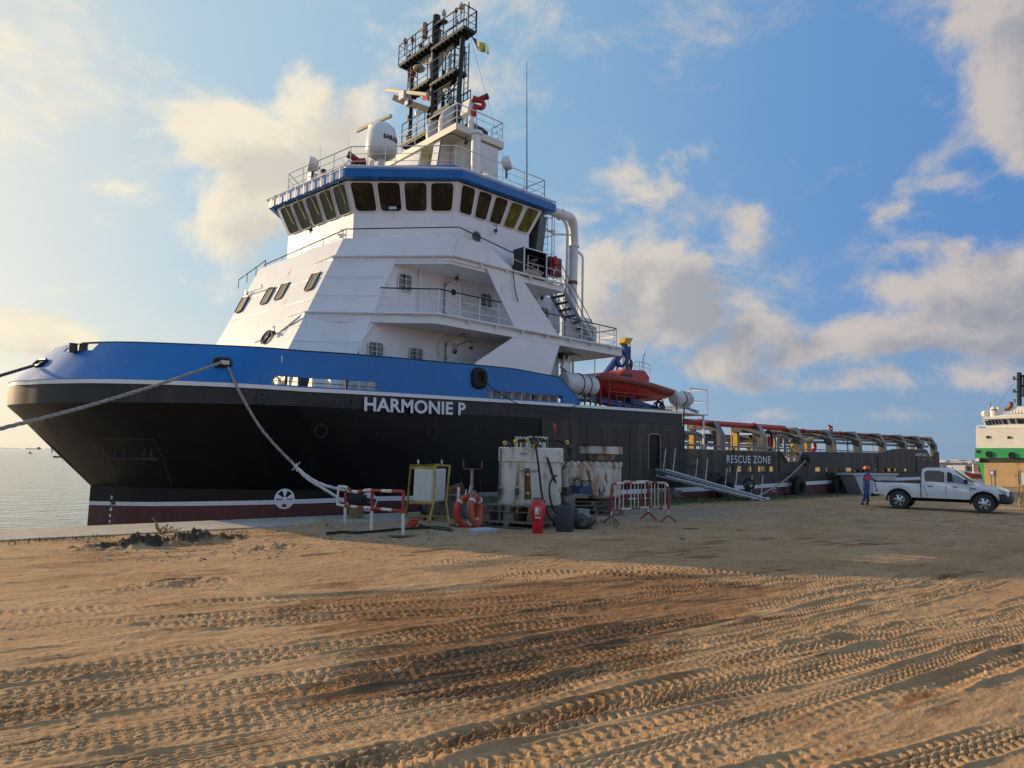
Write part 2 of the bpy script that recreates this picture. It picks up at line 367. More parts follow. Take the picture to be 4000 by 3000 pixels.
def text(name, body, size, m, parent, M, ext=.008, bold=0.0, sx=1.0, space=1.0, align='LEFT', label=None):
    c = bpy.data.curves.new(name, 'FONT'); c.body = body; c.size = size; c.extrude = ext; c.offset = bold; c.align_x = align; c.space_character = space; c.resolution_u = 3
    t = bpy.data.objects.new('tmp', c); COL.objects.link(t); dg = bpy.context.evaluated_depsgraph_get(); dg.update()
    me = bpy.data.meshes.new_from_object(t.evaluated_get(dg)); bpy.data.objects.remove(t); me.materials.clear(); me.materials.append(m)
    o0 = LOC.get(parent, Vector((0, 0, 0))) if parent is not None else Vector((0, 0, 0))
    me.transform(Matrix.Diagonal((sx, 1, 1, 1))); me.transform(M); me.transform(Matrix.Translation(-o0)); me.name = name
    o = bpy.data.objects.new(name, me); COL.objects.link(o); o.parent = parent
    if label: o['label'] = label
    return o
def MX(origin, xdir, zup=(0, 0, 1)):       # local x -> xdir, local y -> up, local z -> outwards
    x = Vector(xdir).normalized(); u = Vector(zup); u = (u-x*u.dot(x)).normalized(); z = x.cross(u)
    return Matrix(((x.x, u.x, z.x, origin[0]), (x.y, u.y, z.y, origin[1]), (x.z, u.z, z.z, origin[2]), (0, 0, 0, 1)))
def railing(path, h, n=3, r=.022, post=1.2, toprail=None, parent=None, name='railing', m=None, mtop=None, smooth=True, up=None):
    path = [Vector(p) for p in path]; mb = MB(); Z = Vector((0, 0, h))
    for k in range(1, n): mb.tube([p+Z*(k/n) for p in path], r*.7, 5)
    for a, b in zip(path, path[1:]):
        c = max(1, int(round((b-a).length/post)))
        for i in range(c+(b == path[-1])): q = a.lerp(b, i/c); mb.tube([q, q+Z], r, 5)
    mb.mi = 1; mb.tube([p+Z for p in path], r*1.25, 6); mb.mi = 0
    return mb.build(name, [m or white2, mtop or m or white2], parent)

# ------------------------------------------------------------------ ground: one sand sheet with wheel tracks pressed into it
def _hash(ix, iy, s): 
    h = (ix*374761393+iy*668265263+s*974711) & 0x7fffffff; h = ((h ^ (h >> 13))*1274126177) & 0x7fffffff
    return ((h ^ (h >> 16)) & 0xffff)/65535.0
def vn(x, y, s=0):
    ix = np.floor(x).astype(np.int64); iy = np.floor(y).astype(np.int64); fx = x-ix; fy = y-iy; fx = fx*fx*(3-2*fx); fy = fy*fy*(3-2*fy)
    a = _hash(ix, iy, s); b = _hash(ix+1, iy, s); c = _hash(ix, iy+1, s); d = _hash(ix+1, iy+1, s)
    return (a*(1-fx)+b*fx)*(1-fy)+(c*(1-fx)+d*fx)*fy-.5
def fbm(x, y, o, s=0, g=.55):
    t = 0; a = 1
    for i in range(o): t = t+a*vn(x*2**i+i*17.3, y*2**i-i*9.1, s+i); a *= g
    return t
def ss(x, a, b): t = np.clip((x-a)/(b-a), 0, 1); return t*t*(3-2*t)
TRK = []
def trk(px, py, qx, qy, k=0.0, w=.42, typ=0, d=.03, p=.13, pair=None, fade=None):     # a wheel track through two spots of the yard
    a = ZP(px, py); b = ZP(qx, qy); TRK.append((a.x, a.y, math.atan2(b.y-a.y, b.x-a.x), k, w*.9, typ, d*.66, p*.80, fade))
for q in [(2633, 2995, 4000, 2579, .004, .36, 1, .045, .17), (2300, 2990, 3990, 2500, .004, .34, 0, .038, .13), (3100, 2990, 4000, 2720, 0, .34, 1, .042, .16),
          (3500, 2995, 4000, 2850, 0, .34, 0, .038, .14), (1500, 2990, 2800, 2680, .006, .40, 0, .036, .12), (1000, 2990, 2400, 2620, .01, .42, 0, .032, .13),
          (2000, 2560, 2900, 2400, .01, .34, 1, .05, .15), (1500, 2600, 2300, 2480, .01, .34, 0, .055, .14), (600, 2990, 2200, 2640, .012, .40, 0, .026, .12),
          (2400, 2780, 4000, 2470, .008, .38, 0, .034, .12), (0, 2960, 1200, 2760, .006, .42, 2, .018, .12), (0, 2640, 1990, 2370, .004, .42, 2, .020, .12),
          (200, 2700, 2000, 2420, .004, .42, 0, .022, .12), (3080, 2560, 4000, 2330, -.01, .36, 1, .05, .15), (2600, 2600, 4000, 2410, .0, .40, 0, .028, .12),
          (0, 2800, 1500, 2560, .004, .44, 2, .016, .12), (0, 2520, 1900, 2290, .002, .44, 2, .018, .12), (100, 2430, 2100, 2230, .0, .42, 2, .018, .12),
          (0, 2360, 1900, 2180, 0, .44, 2, .014, .12), (2000, 2340, 3600, 2240, .01, .36, 0, .030, .13), (1800, 2390, 3400, 2300, .02, .36, 0, .028, .13),
          (2100, 2290, 3300, 2230, .0, .34, 1, .030, .15), (2500, 2480, 3900, 2300, .006, .36, 0, .026, .12), (1400, 2520, 3000, 2360, .01, .38, 0, .034, .13),
          (2900, 2500, 4000, 2400, -.02, .36, 0, .024, .12), (1700, 2680, 3300, 2430, .015, .36, 0, .030, .12), (0, 2900, 900, 2740, 0, .40, 2, .014, .1),
          (2700, 2210, 3990, 2250, .0, .4, 2, .02, .14), (2200, 2160, 3990, 2160, .0, .5, 2, .018, .14), (2600, 2080, 3990, 2080, 0, .5, 2, .02, .14),
          (2600, 2050, 3600, 2030, 0, .5, 2, .02, .14), (1200, 2220, 2600, 2190, .02, .4, 2, .015, .12), (900, 2990, 1900, 2780, .02, .36, 1, .024, .14),
          (1800, 2900, 3200, 2610, .012, .36, 0, .034, .12), (3300, 2660, 4000, 2490, .0, .34, 1, .03, .14), (1200, 2860, 2500, 2600, .012, .36, 2, .02, .12)]: trk(*q)
# turning circles left in the damp patch
ARCS = [(ZP(2290, 2290), 1.5, .32, .022), (ZP(2480, 2300), 1.7, .3, .02), (ZP(2860, 2290), 1.6, .32, .022), (ZP(2640, 2270), 1.4, .3, .018), (ZP(3250, 2260), 2.0, .3, .02)]
def ground_z(x, y):
    z = .035*fbm(x*.35, y*.35, 3, 3)+.010*fbm(x*1.6, y*3.0, 4, 9)
    far = ss(np.hypot(x, y), 14, 40)
    # streaky relief left by wheels along the quay
    z += .016*fbm(x*.55+.1*y, y*4.5+x*.45, 4, 21)*(1-.4*far)
    z += .008*fbm(x*9, y*11, 4, 31, .62)*(1-far)
    crm = .5*fbm(x*13, y*13, 3, 35, .7)
    wx = x+.05*fbm(x*.9, y*.9, 2, 41); wy = y+.07*fbm(x*.8+5, y*.8, 2, 45)
    for i, (x0, y0, a, k, w, typ, d, p, fade) in enumerate(TRK):
        ca, sa = math.cos(a), math.sin(a); dx = wx-x0; dy = wy-y0; s = dx*ca+dy*sa; t = -dx*sa+dy*ca-k*s*s*.5
        u = t/(w/2); au = np.abs(u)
        near = au < 1.9
        if not near.any(): continue
        prof = 1-ss(au, .82, 1.08); berm = np.exp(-((au-1.18)/.17)**2)*(.6+.9*(fbm(s*2.2, t*0+i*3.1, 3, 60+i)+.3))
        jit = .45*fbm(s*.8+i*3.3, u*.5, 2, 70+i)
        if typ == 0:      # chevron lorry tread
            zz_ = np.abs(np.mod(s/p+jit, 1)-.5)*2                        # zigzag ribs with notched shoulders
            rib = ss(np.abs(np.mod(u*2.9+.42*zz_*np.sign(u+.001), 1)-.5)+.10*crm, .12, .24)
            lug = ss(np.sin(2*np.pi*(s/p+jit+au*.4))+crm*.7, -.15, .12); patt = np.where(au > .66, lug, rib*(.72+.28*lug))
        elif typ == 1:    # big lugs
            ph = s/p+jit+u*.35; lug = ss(np.sin(2*np.pi*ph)+crm, -.1, .3); patt = np.where(au > .22, lug, .25)
        else:             # ribbed
            patt = ss(np.abs(np.mod(u*3+.5, 1)-.5), .1, .25)*.8+.2*np.sin(2*np.pi*s/p)
        wearv = np.clip(.62+1.7*fbm(s*.42+i*7.7, t*.6+i, 3, 80), .04, 1.15)
        z = np.where(near, z*(1-.35*prof)+wearv*(-d*.75*prof+d*(1.05+.5*crm)*patt*prof+d*.85*berm), z)
    for (c, r, w, d) in ARCS:
        rr = np.hypot(x-c.x, (y-c.y)); an = np.arctan2(y-c.y, x-c.x); t = (rr-r)/(w/2); au = np.abs(t); prof = (1-ss(au, .8, 1.05))*ss(np.sin(an*1.0+.6), 0, .4)
        z = z+prof*d*(-.8+1.3*ss(np.sin(an*r*2*np.pi/.12+au*3), -.2, .3))
    # clods and footprints
    n = fbm(x*5.5, y*5.5, 3, 91); z += .05*np.clip(n-.42, 0, 1)*(1-far*.6)
    # mud heap near the quay edge and humps of spilled soil
    for (px, py, sx, sy, h) in [(600, 2128, 1.2, .35, .13), (800, 2108, .8, .3, .10), (1060, 2140, .7, .3, .05), (1300, 2060, 1.3, .5, .10), (700, 2280, .9, .35, .035), (1080, 2045, .8, .3, .05)]:
        c = ZP(px, py); e = np.exp(-(((x-c.x)/sx)**2+((y-c.y)/sy)**2)); z += h*e*(1+2.2*fbm(x*4.5, y*5, 5, 100, .65))
    z += .05*ss(y, 17.5, 18.8)*ss(x, 9.5, 13)
    z = np.where(y > 18.2, z*(1-ss(y, 18.2, 18.9)*(1-ss(x, 10, 15))), z)
    return z
def ground():
    # polar fan of quads: fine where the yard is near, wide where it is far; it closes all the way round
    a0, a1 = R(47.7-41), R(47.7+41)
    az = np.concatenate([np.linspace(a0, a1, 1250), np.linspace(a1, a0+2*np.pi, 60)[1:]])
    dep = np.concatenate([np.linspace(R(34), R(22), 60)[:-1], np.linspace(R(22), R(3.0), 470)[:-1], np.linspace(R(3.0), R(.9), 60)[:-1], np.geomspace(R(.9), R(.12), 20)])
    rad = np.concatenate([[.02, .8, 1.6, 2.3], CAMH/np.tan(dep)])
    A, Rr = np.meshgrid(az, rad); x = Rr*np.cos(A); y = Rr*np.sin(A); lim = 20.95
    k = np.where(y > lim, lim/np.maximum(y, 1e-6), 1.0); cl_ = k < 1; x = x*k; y = y*k
    z = ground_z(x, y); z = np.where(Rr < 2.3, -.05, z); z = np.clip(z, -.12, .4)
    z = np.where((y > 18.9) & (x < 11.5), -.12, z)
    nr, nc = x.shape; me = bpy.data.meshes.new('ground'); idx = np.arange(nr*nc).reshape(nr, nc)
    q = np.stack([idx[:-1, :-1], idx[:-1, 1:], idx[1:, 1:], idx[1:, :-1]], -1).reshape(-1, 4)
    c4 = cl_[:-1, :-1] & cl_[:-1, 1:] & cl_[1:, 1:] & cl_[1:, :-1]; q = q[~c4.reshape(-1)]
    me.vertices.add(nr*nc); me.vertices.foreach_set('co', np.stack([x, y, z], -1).astype(np.float32).reshape(-1))
    me.loops.add(q.size); me.loops.foreach_set('vertex_index', q.astype(np.int32).reshape(-1))
    me.polygons.add(len(q)); me.polygons.foreach_set('loop_start', (np.arange(len(q))*4).astype(np.int32)); me.polygons.foreach_set('loop_total', np.full(len(q), 4, np.int32))
    me.update(); me.shade_smooth()
    # damp sand: churned wet patch, oil-dark mud heap; gravelly litter strip by the quay
    w1 = ZP(2150, 2330); w2 = ZP(1900, 2560); w3 = ZP(2750, 2330)
    nse = fbm(x*.55, y*.9, 4, 200)
    e = 1.1*np.exp(-(((x-w1.x)/3.3)**2+((y-w1.y)/1.7)**2))+1.15*np.exp(-(((x-w2.x)/2.5)**2+((y-w2.y)/1.05)**2))+.9*np.exp(-(((x-w3.x)/1.9)**2+((y-w3.y)/.9)**2))
    w4 = ZP(650, 2360); e += .65*np.exp(-(((x-w4.x)/.8)**2+((y-w4.y)/.5)**2))
    al = x*.99-y*.12; ac = y*.99+x*.12
    wet = ss(e+nse*.9+.55*fbm(al*.9, ac*7, 4, 205, .6)+.25*fbm(al*5, ac*9, 3, 207), .28, .74)*(.72+.28*ss(fbm(al*2, ac*14, 3, 209), -.3, .3))
    mud = 0*x
    dk = 0*x; wn = .10*fbm(x*1.1, y*1.6, 3, 240)
    for (ax_, ay_, bx_, by_, w_, k_) in [(1300, 2730, 2620, 2430, .26, 1.0), (1450, 2620, 2900, 2390, .20, .9), (1750, 2400, 3050, 2330, .16, .7), (2050, 2290, 3200, 2290, .20, .55), (1500, 2790, 2500, 2590, .14, .6), (2300, 2480, 3200, 2400, .14, .55)]:
        a_ = ZP(ax_, ay_); b_ = ZP(bx_, by_); vx, vy = b_.x-a_.x, b_.y-a_.y; l2 = vx*vx+vy*vy; tt_ = np.clip(((x-a_.x)*vx+(y-a_.y)*vy)/l2, 0, 1)
        dd_ = np.hypot(x-a_.x-tt_*vx, y-a_.y-tt_*vy)+wn; dk = np.maximum(dk, k_*np.exp(-(dd_/(w_*1.15))**2)*ss(np.minimum(tt_, 1-tt_), 0, .18))
    dk = ss(dk+1.0*fbm(x*1.6+.2*y, (y+.12*x)*10, 5, 250, .6), .34, .72)
    for (px, py, sx, sy) in [(590, 2128, 1.5, .42), (790, 2108, .9, .32), (1100, 2132, .5, .2), (1250, 2165, .5, .12), (1700, 2150, .6, .15), (1820, 2560, .7, .15), (700, 2270, .5, .14)]:
        c = ZP(px, py); mud += np.exp(-(((x-c.x)/sx)**2+((y-c.y)/sy)**2))
    mud = ss(mud+fbm(x*2.5, y*4, 4, 210)*.45, .32, .62); mud = np.maximum(mud, .72*dk)
    grv = ss(y+1.2*fbm(x*.7, y*.7, 3, 220), 12.5, 15.5)*ss(x, 7, 11)*(1-ss(x, 24, 34))
    gr = ss(y-19.0+1.2*fbm(x*.8, y*1.2, 4, 230), -.3, .5)*ss(x, 14, 22)
    at = me.color_attributes.new('soil', 'FLOAT_COLOR', 'POINT'); at.data.foreach_set('color', np.stack([wet, mud, grv, gr], -1).astype(np.float32).reshape(-1))
    o = bpy.data.objects.new('ground', me); COL.objects.link(o); o['kind'] = 'structure'
    m = bpy.data.materials.new('sand'); m.use_nodes = True; t = m.node_tree; n = t.nodes; l = t.links; p = n['Principled BSDF']
    geo = n.new('ShaderNodeNewGeometry'); va = n.new('ShaderNodeVertexColor'); va.layer_name = 'soil'; sp = n.new('ShaderNodeSeparateColor'); l.new(va.outputs[0], sp.inputs[0])
    def tx(sc, d=5, r=.6, st=(1, 1, 1)):
        mp = n.new('ShaderNodeMapping'); mp.inputs['Scale'].default_value = st; l.new(geo.outputs['Position'], mp.inputs[0])
        q = n.new('ShaderNodeTexNoise'); l.new(mp.outputs[0], q.inputs['Vector']); q.inputs['Scale'].default_value = sc; q.inputs['Detail'].default_value = d; q.inputs['Roughness'].default_value = r; return q.outputs['Fac']
    def mr(v, a, b, c=0.0, d_=1.0):
        q = n.new('ShaderNodeMapRange'); q.clamp = True; l.new(v, q.inputs[0])
        for i, w in zip((1, 2, 3, 4), (a, b, c, d_)): q.inputs[i].default_value = w
        return q.outputs[0]
    def mx(f, a, b, bt='MIX'):
        q = n.new('ShaderNodeMix'); q.data_type = 'RGBA'; q.blend_type = bt
        for v, i in ((f, 0), (a, 6), (b, 7)):
            if isinstance(v, (float, int, tuple)): q.inputs[i].default_value = v
            else: l.new(v, q.inputs[i])
        return q.outputs[2]
    c = mx(mr(tx(.5, 6), .35, .65), (.40, .235, .112, 1), (.51, .325, .170, 1))
    c = mx(mr(tx(2.2, 6, .65, (1, 2.2, 1)), .42, .68, 0, .5), c, (.31, .175, .08, 1))
    c = mx(mr(tx(38, 3), .6, .72, 0, .55), c, (.52, .38, .24, 1))
    c = mx(mr(tx(30, 3, .6, (1.1, .9, 1)), .62, .72, 0, .6), c, (.20, .125, .07, 1))
    gravel = mx(mr(tx(45, 4, .7), .4, .62), (.20, .165, .13, 1), (.46, .40, .33, 1))
    gm = n.new('ShaderNodeMath'); gm.operation = 'MULTIPLY'; l.new(sp.outputs[2], gm.inputs[0]); l.new(mr(tx(3, 5), .38, .6, .15, .8), gm.inputs[1])
    c = mx(gm.outputs[0], c, gravel)
    c = mx(mr(tx(1.3, 7, .7, (.7, 2.6, 1)), .56, .70, 0, .45), c, (.20, .125, .07, 1))
    c = mx(sp.outputs[0], c, mx(mr(tx(6, 5), .4, .65), (.205, .10, .042, 1), (.30, .155, .068, 1)))
    c = mx(sp.outputs[1], c, (.075, .055, .036, 1))
    ga = n.new('ShaderNodeMath'); ga.operation = 'MULTIPLY'; l.new(va.outputs['Alpha'], ga.inputs[0]); l.new(mr(tx(5, 5), .4, .55, 0, .9), ga.inputs[1])
    c = mx(ga.outputs[0], c, (.065, .085, .03, 1))
    l.new(c, p.inputs['Base Color']); p.inputs['Roughness'].default_value = .92; p.inputs['Specular IOR Level'].default_value = .15
    b1 = n.new('ShaderNodeBump'); b1.inputs['Strength'].default_value = .8; b1.inputs['Distance'].default_value = .014; l.new(tx(28, 6, .75), b1.inputs['Height'])
    b2 = n.new('ShaderNodeBump'); b2.inputs['Strength'].default_value = .7; b2.inputs['Distance'].default_value = .035; l.new(tx(4.5, 6, .65, (.6, 1.8, 1)), b2.inputs['Height']); l.new(b1.outputs[0], b2.inputs['Normal'])
    l.new(b2.outputs[0], p.inputs['Normal']); me.materials.append(m)
ground()
def gz(x, y): return float(ground_z(np.array([x]), np.array([y]))[0])

mb = MB(); mb.prism([(-70, 18.85, -.35), (-70, 21.3, -.35), (-70, 21.3, .03), (-70, 18.85, .03)], (83.5, 0, 0)); mb.prism([(13.5, 19.6, -.35), (13.5, 21.3, -.35), (13.5, 21.3, .03), (13.5, 19.6, .03)], (330, 0, 0))
mb.prism([(-70, 21.3, -3.2), (-70, 20.9, -3.2), (-70, 20.9, -.35), (-70, 21.3, -.35)], (413, 0, 0))
q = mb.build('quay_edge', conc, smooth=0, origin=(0, 21, 0)); q['kind'] = 'structure'

# water: one sheet out to the horizon
def water():
    m = bpy.data.materials.new('harbour_water'); m.use_nodes = True; t = m.node_tree; n = t.nodes; l = t.links; p = n['Principled BSDF']
    p.inputs['Base Color'].default_value = (.13, .155, .155, 1); p.inputs['Roughness'].default_value = .10; p.inputs['IOR'].default_value = 1.33
    p.inputs['Specular IOR Level'].default_value = .6
    geo = n.new('ShaderNodeNewGeometry'); prev = None
    for sc, st, dist, s_ in ((.35, (1, 1.6, 1), .30, 1.0), (1.6, (1, 1.5, 1), .17, 1.0), (6, (1, 1.2, 1), .022, .6)):
        mp = n.new('ShaderNodeMapping'); mp.inputs['Scale'].default_value = st; mp.inputs['Rotation'].default_value = (0, 0, .5); l.new(geo.outputs['Position'], mp.inputs[0])
        q = n.new('ShaderNodeTexNoise'); l.new(mp.outputs[0], q.inputs['Vector']); q.inputs['Scale'].default_value = sc; q.inputs['Detail'].default_value = 3; q.inputs['Distortion'].default_value = .5
        b = n.new('ShaderNodeBump'); b.inputs['Strength'].default_value = s_; b.inputs['Distance'].default_value = dist; l.new(q.outputs['Fac'], b.inputs['Height'])
        if prev: l.new(prev, b.inputs['Normal'])
        prev = b.outputs[0]
    l.new(prev, p.inputs['Normal'])
    mb = MB(); mb.face([(-30000, 20.92, -1.5), (40000, 20.92, -1.5), (40000, 40000, -1.5), (-30000, 40000, -1.5)])
    o = mb.build('water', m, smooth=0, origin=(0, 0, -1.5)); o['kind'] = 'structure'
water()

# ------------------------------------------------------------------ the supply ship alongside
YS, YC = 21.7, 28.8
ship = thing('supply_ship', 'big supply ship with black hull, blue bow bulwark and tall white superstructure at the quay', 'ship', (37, YC, -1.5))
def mir(p): return Vector((p[0], 2*YC-p[1], p[2]))
def both(pts): return [mir(p) for p in reversed(pts[1:])]+list(pts)      # starboard aft ... stem ... port aft
WXY = [(3.5, 28.8), (3.56, 28.1), (3.8, 27.3), (4.25, 26.2), (5.3, 24.6), (7.1, 23.1), (9.1, 22.15), (11.5, 21.78), (14, 21.7), (20, 21.7), (32, 21.7)]
LXY = [(6.12, 28.8), (6.5, 28.15), (7.15, 27.1), (7.95, 26.2), (9.0, 25.3), (10.4, 24.3), (12.3, 23.3), (14.7, 22.5), (17.5, 22.0), (22, 21.75), (32, 21.7)]
BXY = [(4.72, 28.8), (4.74, 28.3), (4.85, 27.4), (5.25, 26.3), (6.15, 25.0), (7.9, 23.55), (9.6, 22.4), (11.6, 21.85), (14, 21.7), (20, 21.7), (32, 21.7)]
NS = 74
def curve(xy): return resample(spline([(x, y, 0) for x, y in xy], 10), 400)
def atfrac(a, xs):          # sample matched stations: same fraction of the control polygon
    s = spline([(x, y, 0) for x, y in a], 10); return [s[int(round(t*(len(s)-1)))] for t in xs]
FR = np.linspace(0, 1, 101)
WC, LC, BC = atfrac(WXY, FR), atfrac(LXY, FR), atfrac(BXY, FR)
zw = lambda x: float(np.interp(x, [3.5, 10.6, 19.7, 32], [4.17, 4.18, 4.41, 4.66]))
zk = lambda x: float(np.interp(x, [3.5, 10.7, 31.7, 32], [3.42, 3.57, 3.94, 3.94]))
zs = lambda x: float(np.interp(x, [6, 14, 31.4, 38.8, 51.8, 75], [.06, .36, .43, .52, .77, 1.0]))
zb = lambda x: float(np.interp(x, [4.7, 7, 10.6, 19.7, 22.54], [5.47, 5.44, 5.40, 5.71, 5.60]))
def lv(C, zf, off=0): return [Vector((p.x, p.y+off, zf(p.x) if callable(zf) else zf)) for p in C]
rows = [lv(LC, -3.0), lv(LC, lambda x: zs(x)), lv(LC, lambda x: zs(x)+.13+.004*(x-6)), lv(LC, lambda x: .74+.0*x),
        [a.lerp(b, .5)+Vector((0, .12*(1-f), 0)) for a, b, f in zip(lv(LC, .74), lv(WC, zk), FR)], lv(WC, zk), lv(WC, lambda x: zw(x)-.13), lv(WC, lambda x: zw(x)-.13, -.05), lv(WC, zw, -.05)]
for r in rows[5:7]:
    for p in r: pass
rows = [both(r) for r in rows]
ms = [0, 1, 2, 2, 2, 3, 4, 4]
hm = MB(); hm.grid(rows, mf=lambda i, j: ms[i])
# aft hull, forecastle end wall
def aft(x, z): return Vector((x, YS, z))
xs2 = list(np.linspace(32, 72.3, 36))
arows = [[Vector((x, YS, f(x))) for x in xs2] for f in (lambda x: -3.0, zs, lambda x: zs(x)+.23, lambda x: 1.50+.004*(x-32))]
hm.grid(arows, mf=lambda i, j: [0, 1, 5][i]); hm.grid([[mir(p) for p in r] for r in arows], mf=lambda i, j: [0, 1, 5][i])
hm.mi = 5; hm.face([(72.3, YS, -3), (72.3, 2*YC-YS, -3), (72.3, 2*YC-YS, 1.7), (72.3, YS, 1.7)])
hull = hm.build('hull', [redh, stripe, black, dgrey, white, brownh], ship, smooth=28, weld=True)
# the after part of the forecastle side is faded and shows its plates
def plate(name, outer, holes, Y, th, m, parent, mats=None):
    """flat plate in a plane Y=const with real openings"""
    c = bpy.data.curves.new(name, 'CURVE'); c.dimensions = '2D'; c.fill_mode = 'BOTH'; c.extrude = th/2
    for poly in [outer]+holes:
        sp = c.splines.new('POLY'); sp.points.add(len(poly)-1)
        for i, (x, z) in enumerate(poly): sp.points[i].co = (x, z, 0, 1)
        sp.use_cyclic_u = True
    t = bpy.data.objects.new('tmp', c); COL.objects.link(t); dg = bpy.context.evaluated_depsgraph_get(); dg.update()
    me = bpy.data.meshes.new_from_object(t.evaluated_get(dg)); bpy.data.objects.remove(t)
    me.materials.clear(); me.materials.append(m); o0 = LOC[parent]
    me.transform(Matrix(((1, 0, 0, -o0.x), (0, 0, 1, Y-o0.y), (0, 1, 0, -o0.z), (0, 0, 0, 1)))); me.name = name
    bm = bmesh.new(); bm.from_mesh(me); bmesh.ops.recalc_face_normals(bm, faces=bm.faces); bm.to_mesh(me); bm.free()
    o = bpy.data.objects.new(name, me); COL.objects.link(o); o.parent = parent; return o
def rrect(x0, z0, x1, z1, r, n=4):
    out = []
    for cx, cz, a in ((x1-r, z1-r, 0), (x0+r, z1-r, 90), (x0+r, z0+r, 180), (x1-r, z0+r, 270)):
        for k in range(n+1): t = R(a+90*k/n); out.append((cx+r*math.cos(t), cz+r*math.sin(t)))
    return out
def xz(px, py, Y=YS): p = YP(px, py, Y); return (p.x, p.z)
side = plate('side_plating', [(21.5, .85), (32.05, .98), (32.05, zk(32)-.02), (21.5, zk(21.5)-.02)], [rrect(29.0, 1.62, 29.95, 3.36, .3)], YS-.02, .03, brownh, ship, )
mb = MB(); mb.box((29.5, YS+1.0, 2.5), (1.3, .05, 2.0)); mb.box((28.9, YS+.5, 2.5), (.05, 1, 2)); mb.build('boarding_doorway_recess', mat('dark_interior', (.008, .008, .008), .8), ship)
mb = MB(); mb.tube(fillet([(28.98, YS-.05, 1.62), (28.98, YS-.05, 3.38), (29.97, YS-.05, 3.38), (29.97, YS-.05, 1.62)], .3), .035, 6); mb.build('doorway_frame', mat('worn_tan_edge', (.30, .24, .15), .6, var=.4, vs=8), ship)
mb = MB()
for x in (32.08, 32.3): mb.box((x, YS-.03, 3.0 if x < 32.2 else 2.2), (.05, .06, 3.3 if x < 32.2 else 1.0))
for x in np.arange(22.3, 31.9, 1.05):
    if not 28.8 < x < 30.1: mb.box((x, YS-.045, 2.3), (.035, .02, 2.5))
mb.build('hull_seam', brownh, ship)
# transverse end of the forecastle and closed stern quarters
mb = MB(); mb.face([(32.02, YS, 1.4), (32.02, 2*YC-YS, 1.4), (32.02, 2*YC-YS, 4.6), (32.02, YS, 4.6)]); mb.build('forecastle_end_wall', white, ship)
# decks
mb = MB(); dk = [Vector((p.x+.02, p.y+.06, 0)) for p in WC]
poly = [Vector((p.x, p.y, 4.12)) for p in both(dk)]
mb.face(poly); mb.face([(32, YS+.05, 1.48), (72.2, YS+.05, 1.5), (72.2, 2*YC-YS, 1.5), (32, 2*YC-YS, 1.48)])
mb.build('deck', deckm, ship)

# blue bulwark with its long freeing slots and the notch at the stem
bx = [p for p in BC if p.x < 11.4]; nb = len(bx)
cols = []
for i, f in enumerate(FR):
    p, q = WC[i], BC[i]
    if p.x > 21: break
    cols.append((Vector((p.x, p.y-.03, zw(p.x))), Vector((q.x, q.y-.03, zb(q.x)))))
for x in np.linspace(21.3, 23.9, 10):
    zt = zb(x) if x < 22.54 else float(np.interp(x, [22.54, 24.0], [5.60, 4.60])); cols.append((Vector((x, YS-.03, zw(x))), Vector((x, YS-.03, max(zt, zw(x)+.02)))))
hts = [0, .03, .13, .23, .34, .6, .8, 1.0]
def bp(c, k):
    h = (c[1]-c[0]); 
    if k == 0: return c[0]
    zabs = [0, .04, .14, .24, .33][k] if k < 5 else None
    if zabs is not None: return c[0]+h*min(1, zabs/max(h.z, .05))
    return c[0]+h*[.55, .78, 1.0][k-5]
grid = [[bp(c, k) for c in cols] for k in range(8)]
XX = [c[0].x for c in cols]
def slotted(i, j):
    x = (XX[min(j, len(XX)-1)]+XX[min(j+1, len(XX)-1)])/2
    if 1 <= i < 4 and 9.55 < x < 13.25: return True
    if 1 <= i < 4 and 18.75 < x < 22.6: return True
    return i == 6 and 4.45 > cols[j][0].x > 3.85
bm_ = MB(); bm_.grid(grid, skip=slotted)
xsb = [[mir(p) for p in r] for r in grid]; bm_.grid(xsb, skip=lambda i, j: slotted(i, j) and j > 20)
bul = bm_.build('bow_bulwark', blue, ship, smooth=0, weld=True, solid=.05)
mb = MB(); tp = [g+Vector((0, 0, .01)) for g, x in zip(grid[7], XX)]; n0 = next(i for i, x in enumerate(XX) if x > 4.05)
mb.tube(tp[n0:], .035, 6); mb.tube([mir(p) for p in tp], .035, 6); mb.build('bulwark_capping', blackp, ship)
mb = MB()
for x in np.arange(9.9, 23, .55):
    if 13.3 < x < 18.7: continue
    yy = float(np.interp(x, [9.1, 11.5, 14, 24], [22.15, 21.78, 21.7, 21.7])); mb.prism([(x, yy+.06, zw(x)), (x, yy+.55, zw(x)), (x, yy+.12, zw(x)+1.0), (x, yy+.06, zw(x)+1.0)], (.03, 0, 0))
mb.build('bulwark_stay', white2, ship)
mb = MB(); mb.tube([(9.4, 22.13, zw(9.4)+.17), (13.3, 21.76, zw(13)+.17)], .012, 4); mb.build('slot_wire', dkst, ship)
# fairleads (rings in the bulwark)
def oval(name, c, w, h, nrm, r=.06, m=rubber):
    mb = MB(); c = Vector(c); nrm = Vector(nrm).normalized(); x = Vector((0, 0, 1)).cross(nrm).normalized(); u = nrm.cross(x); pts = []
    for i in range(28):
        t = 2*math.pi*i/28; ct, st = math.cos(t), math.sin(t); e = .62
        pts.append(c+x*(w/2)*math.copysign(abs(ct)**e, ct)+u*(h/2)*math.copysign(abs(st)**e, st))
    mb.mi = 1; mb.face([p+nrm*.012 for p in pts]); mb.mi = 0; mb.tube([p+nrm*.02 for p in pts], r, 8, closed=True)  # opaque dark disc put in for the shade of the hole
    return mb.build(name, [m, mat('fairlead_hole_shade', (.012, .012, .012), .7)], ship)
f1 = YP(868, 1417, 22.75); oval('fairlead', (f1.x, f1.y-.02, f1.z), .50, .27, (-.55, -1, .15), .05, blackp)
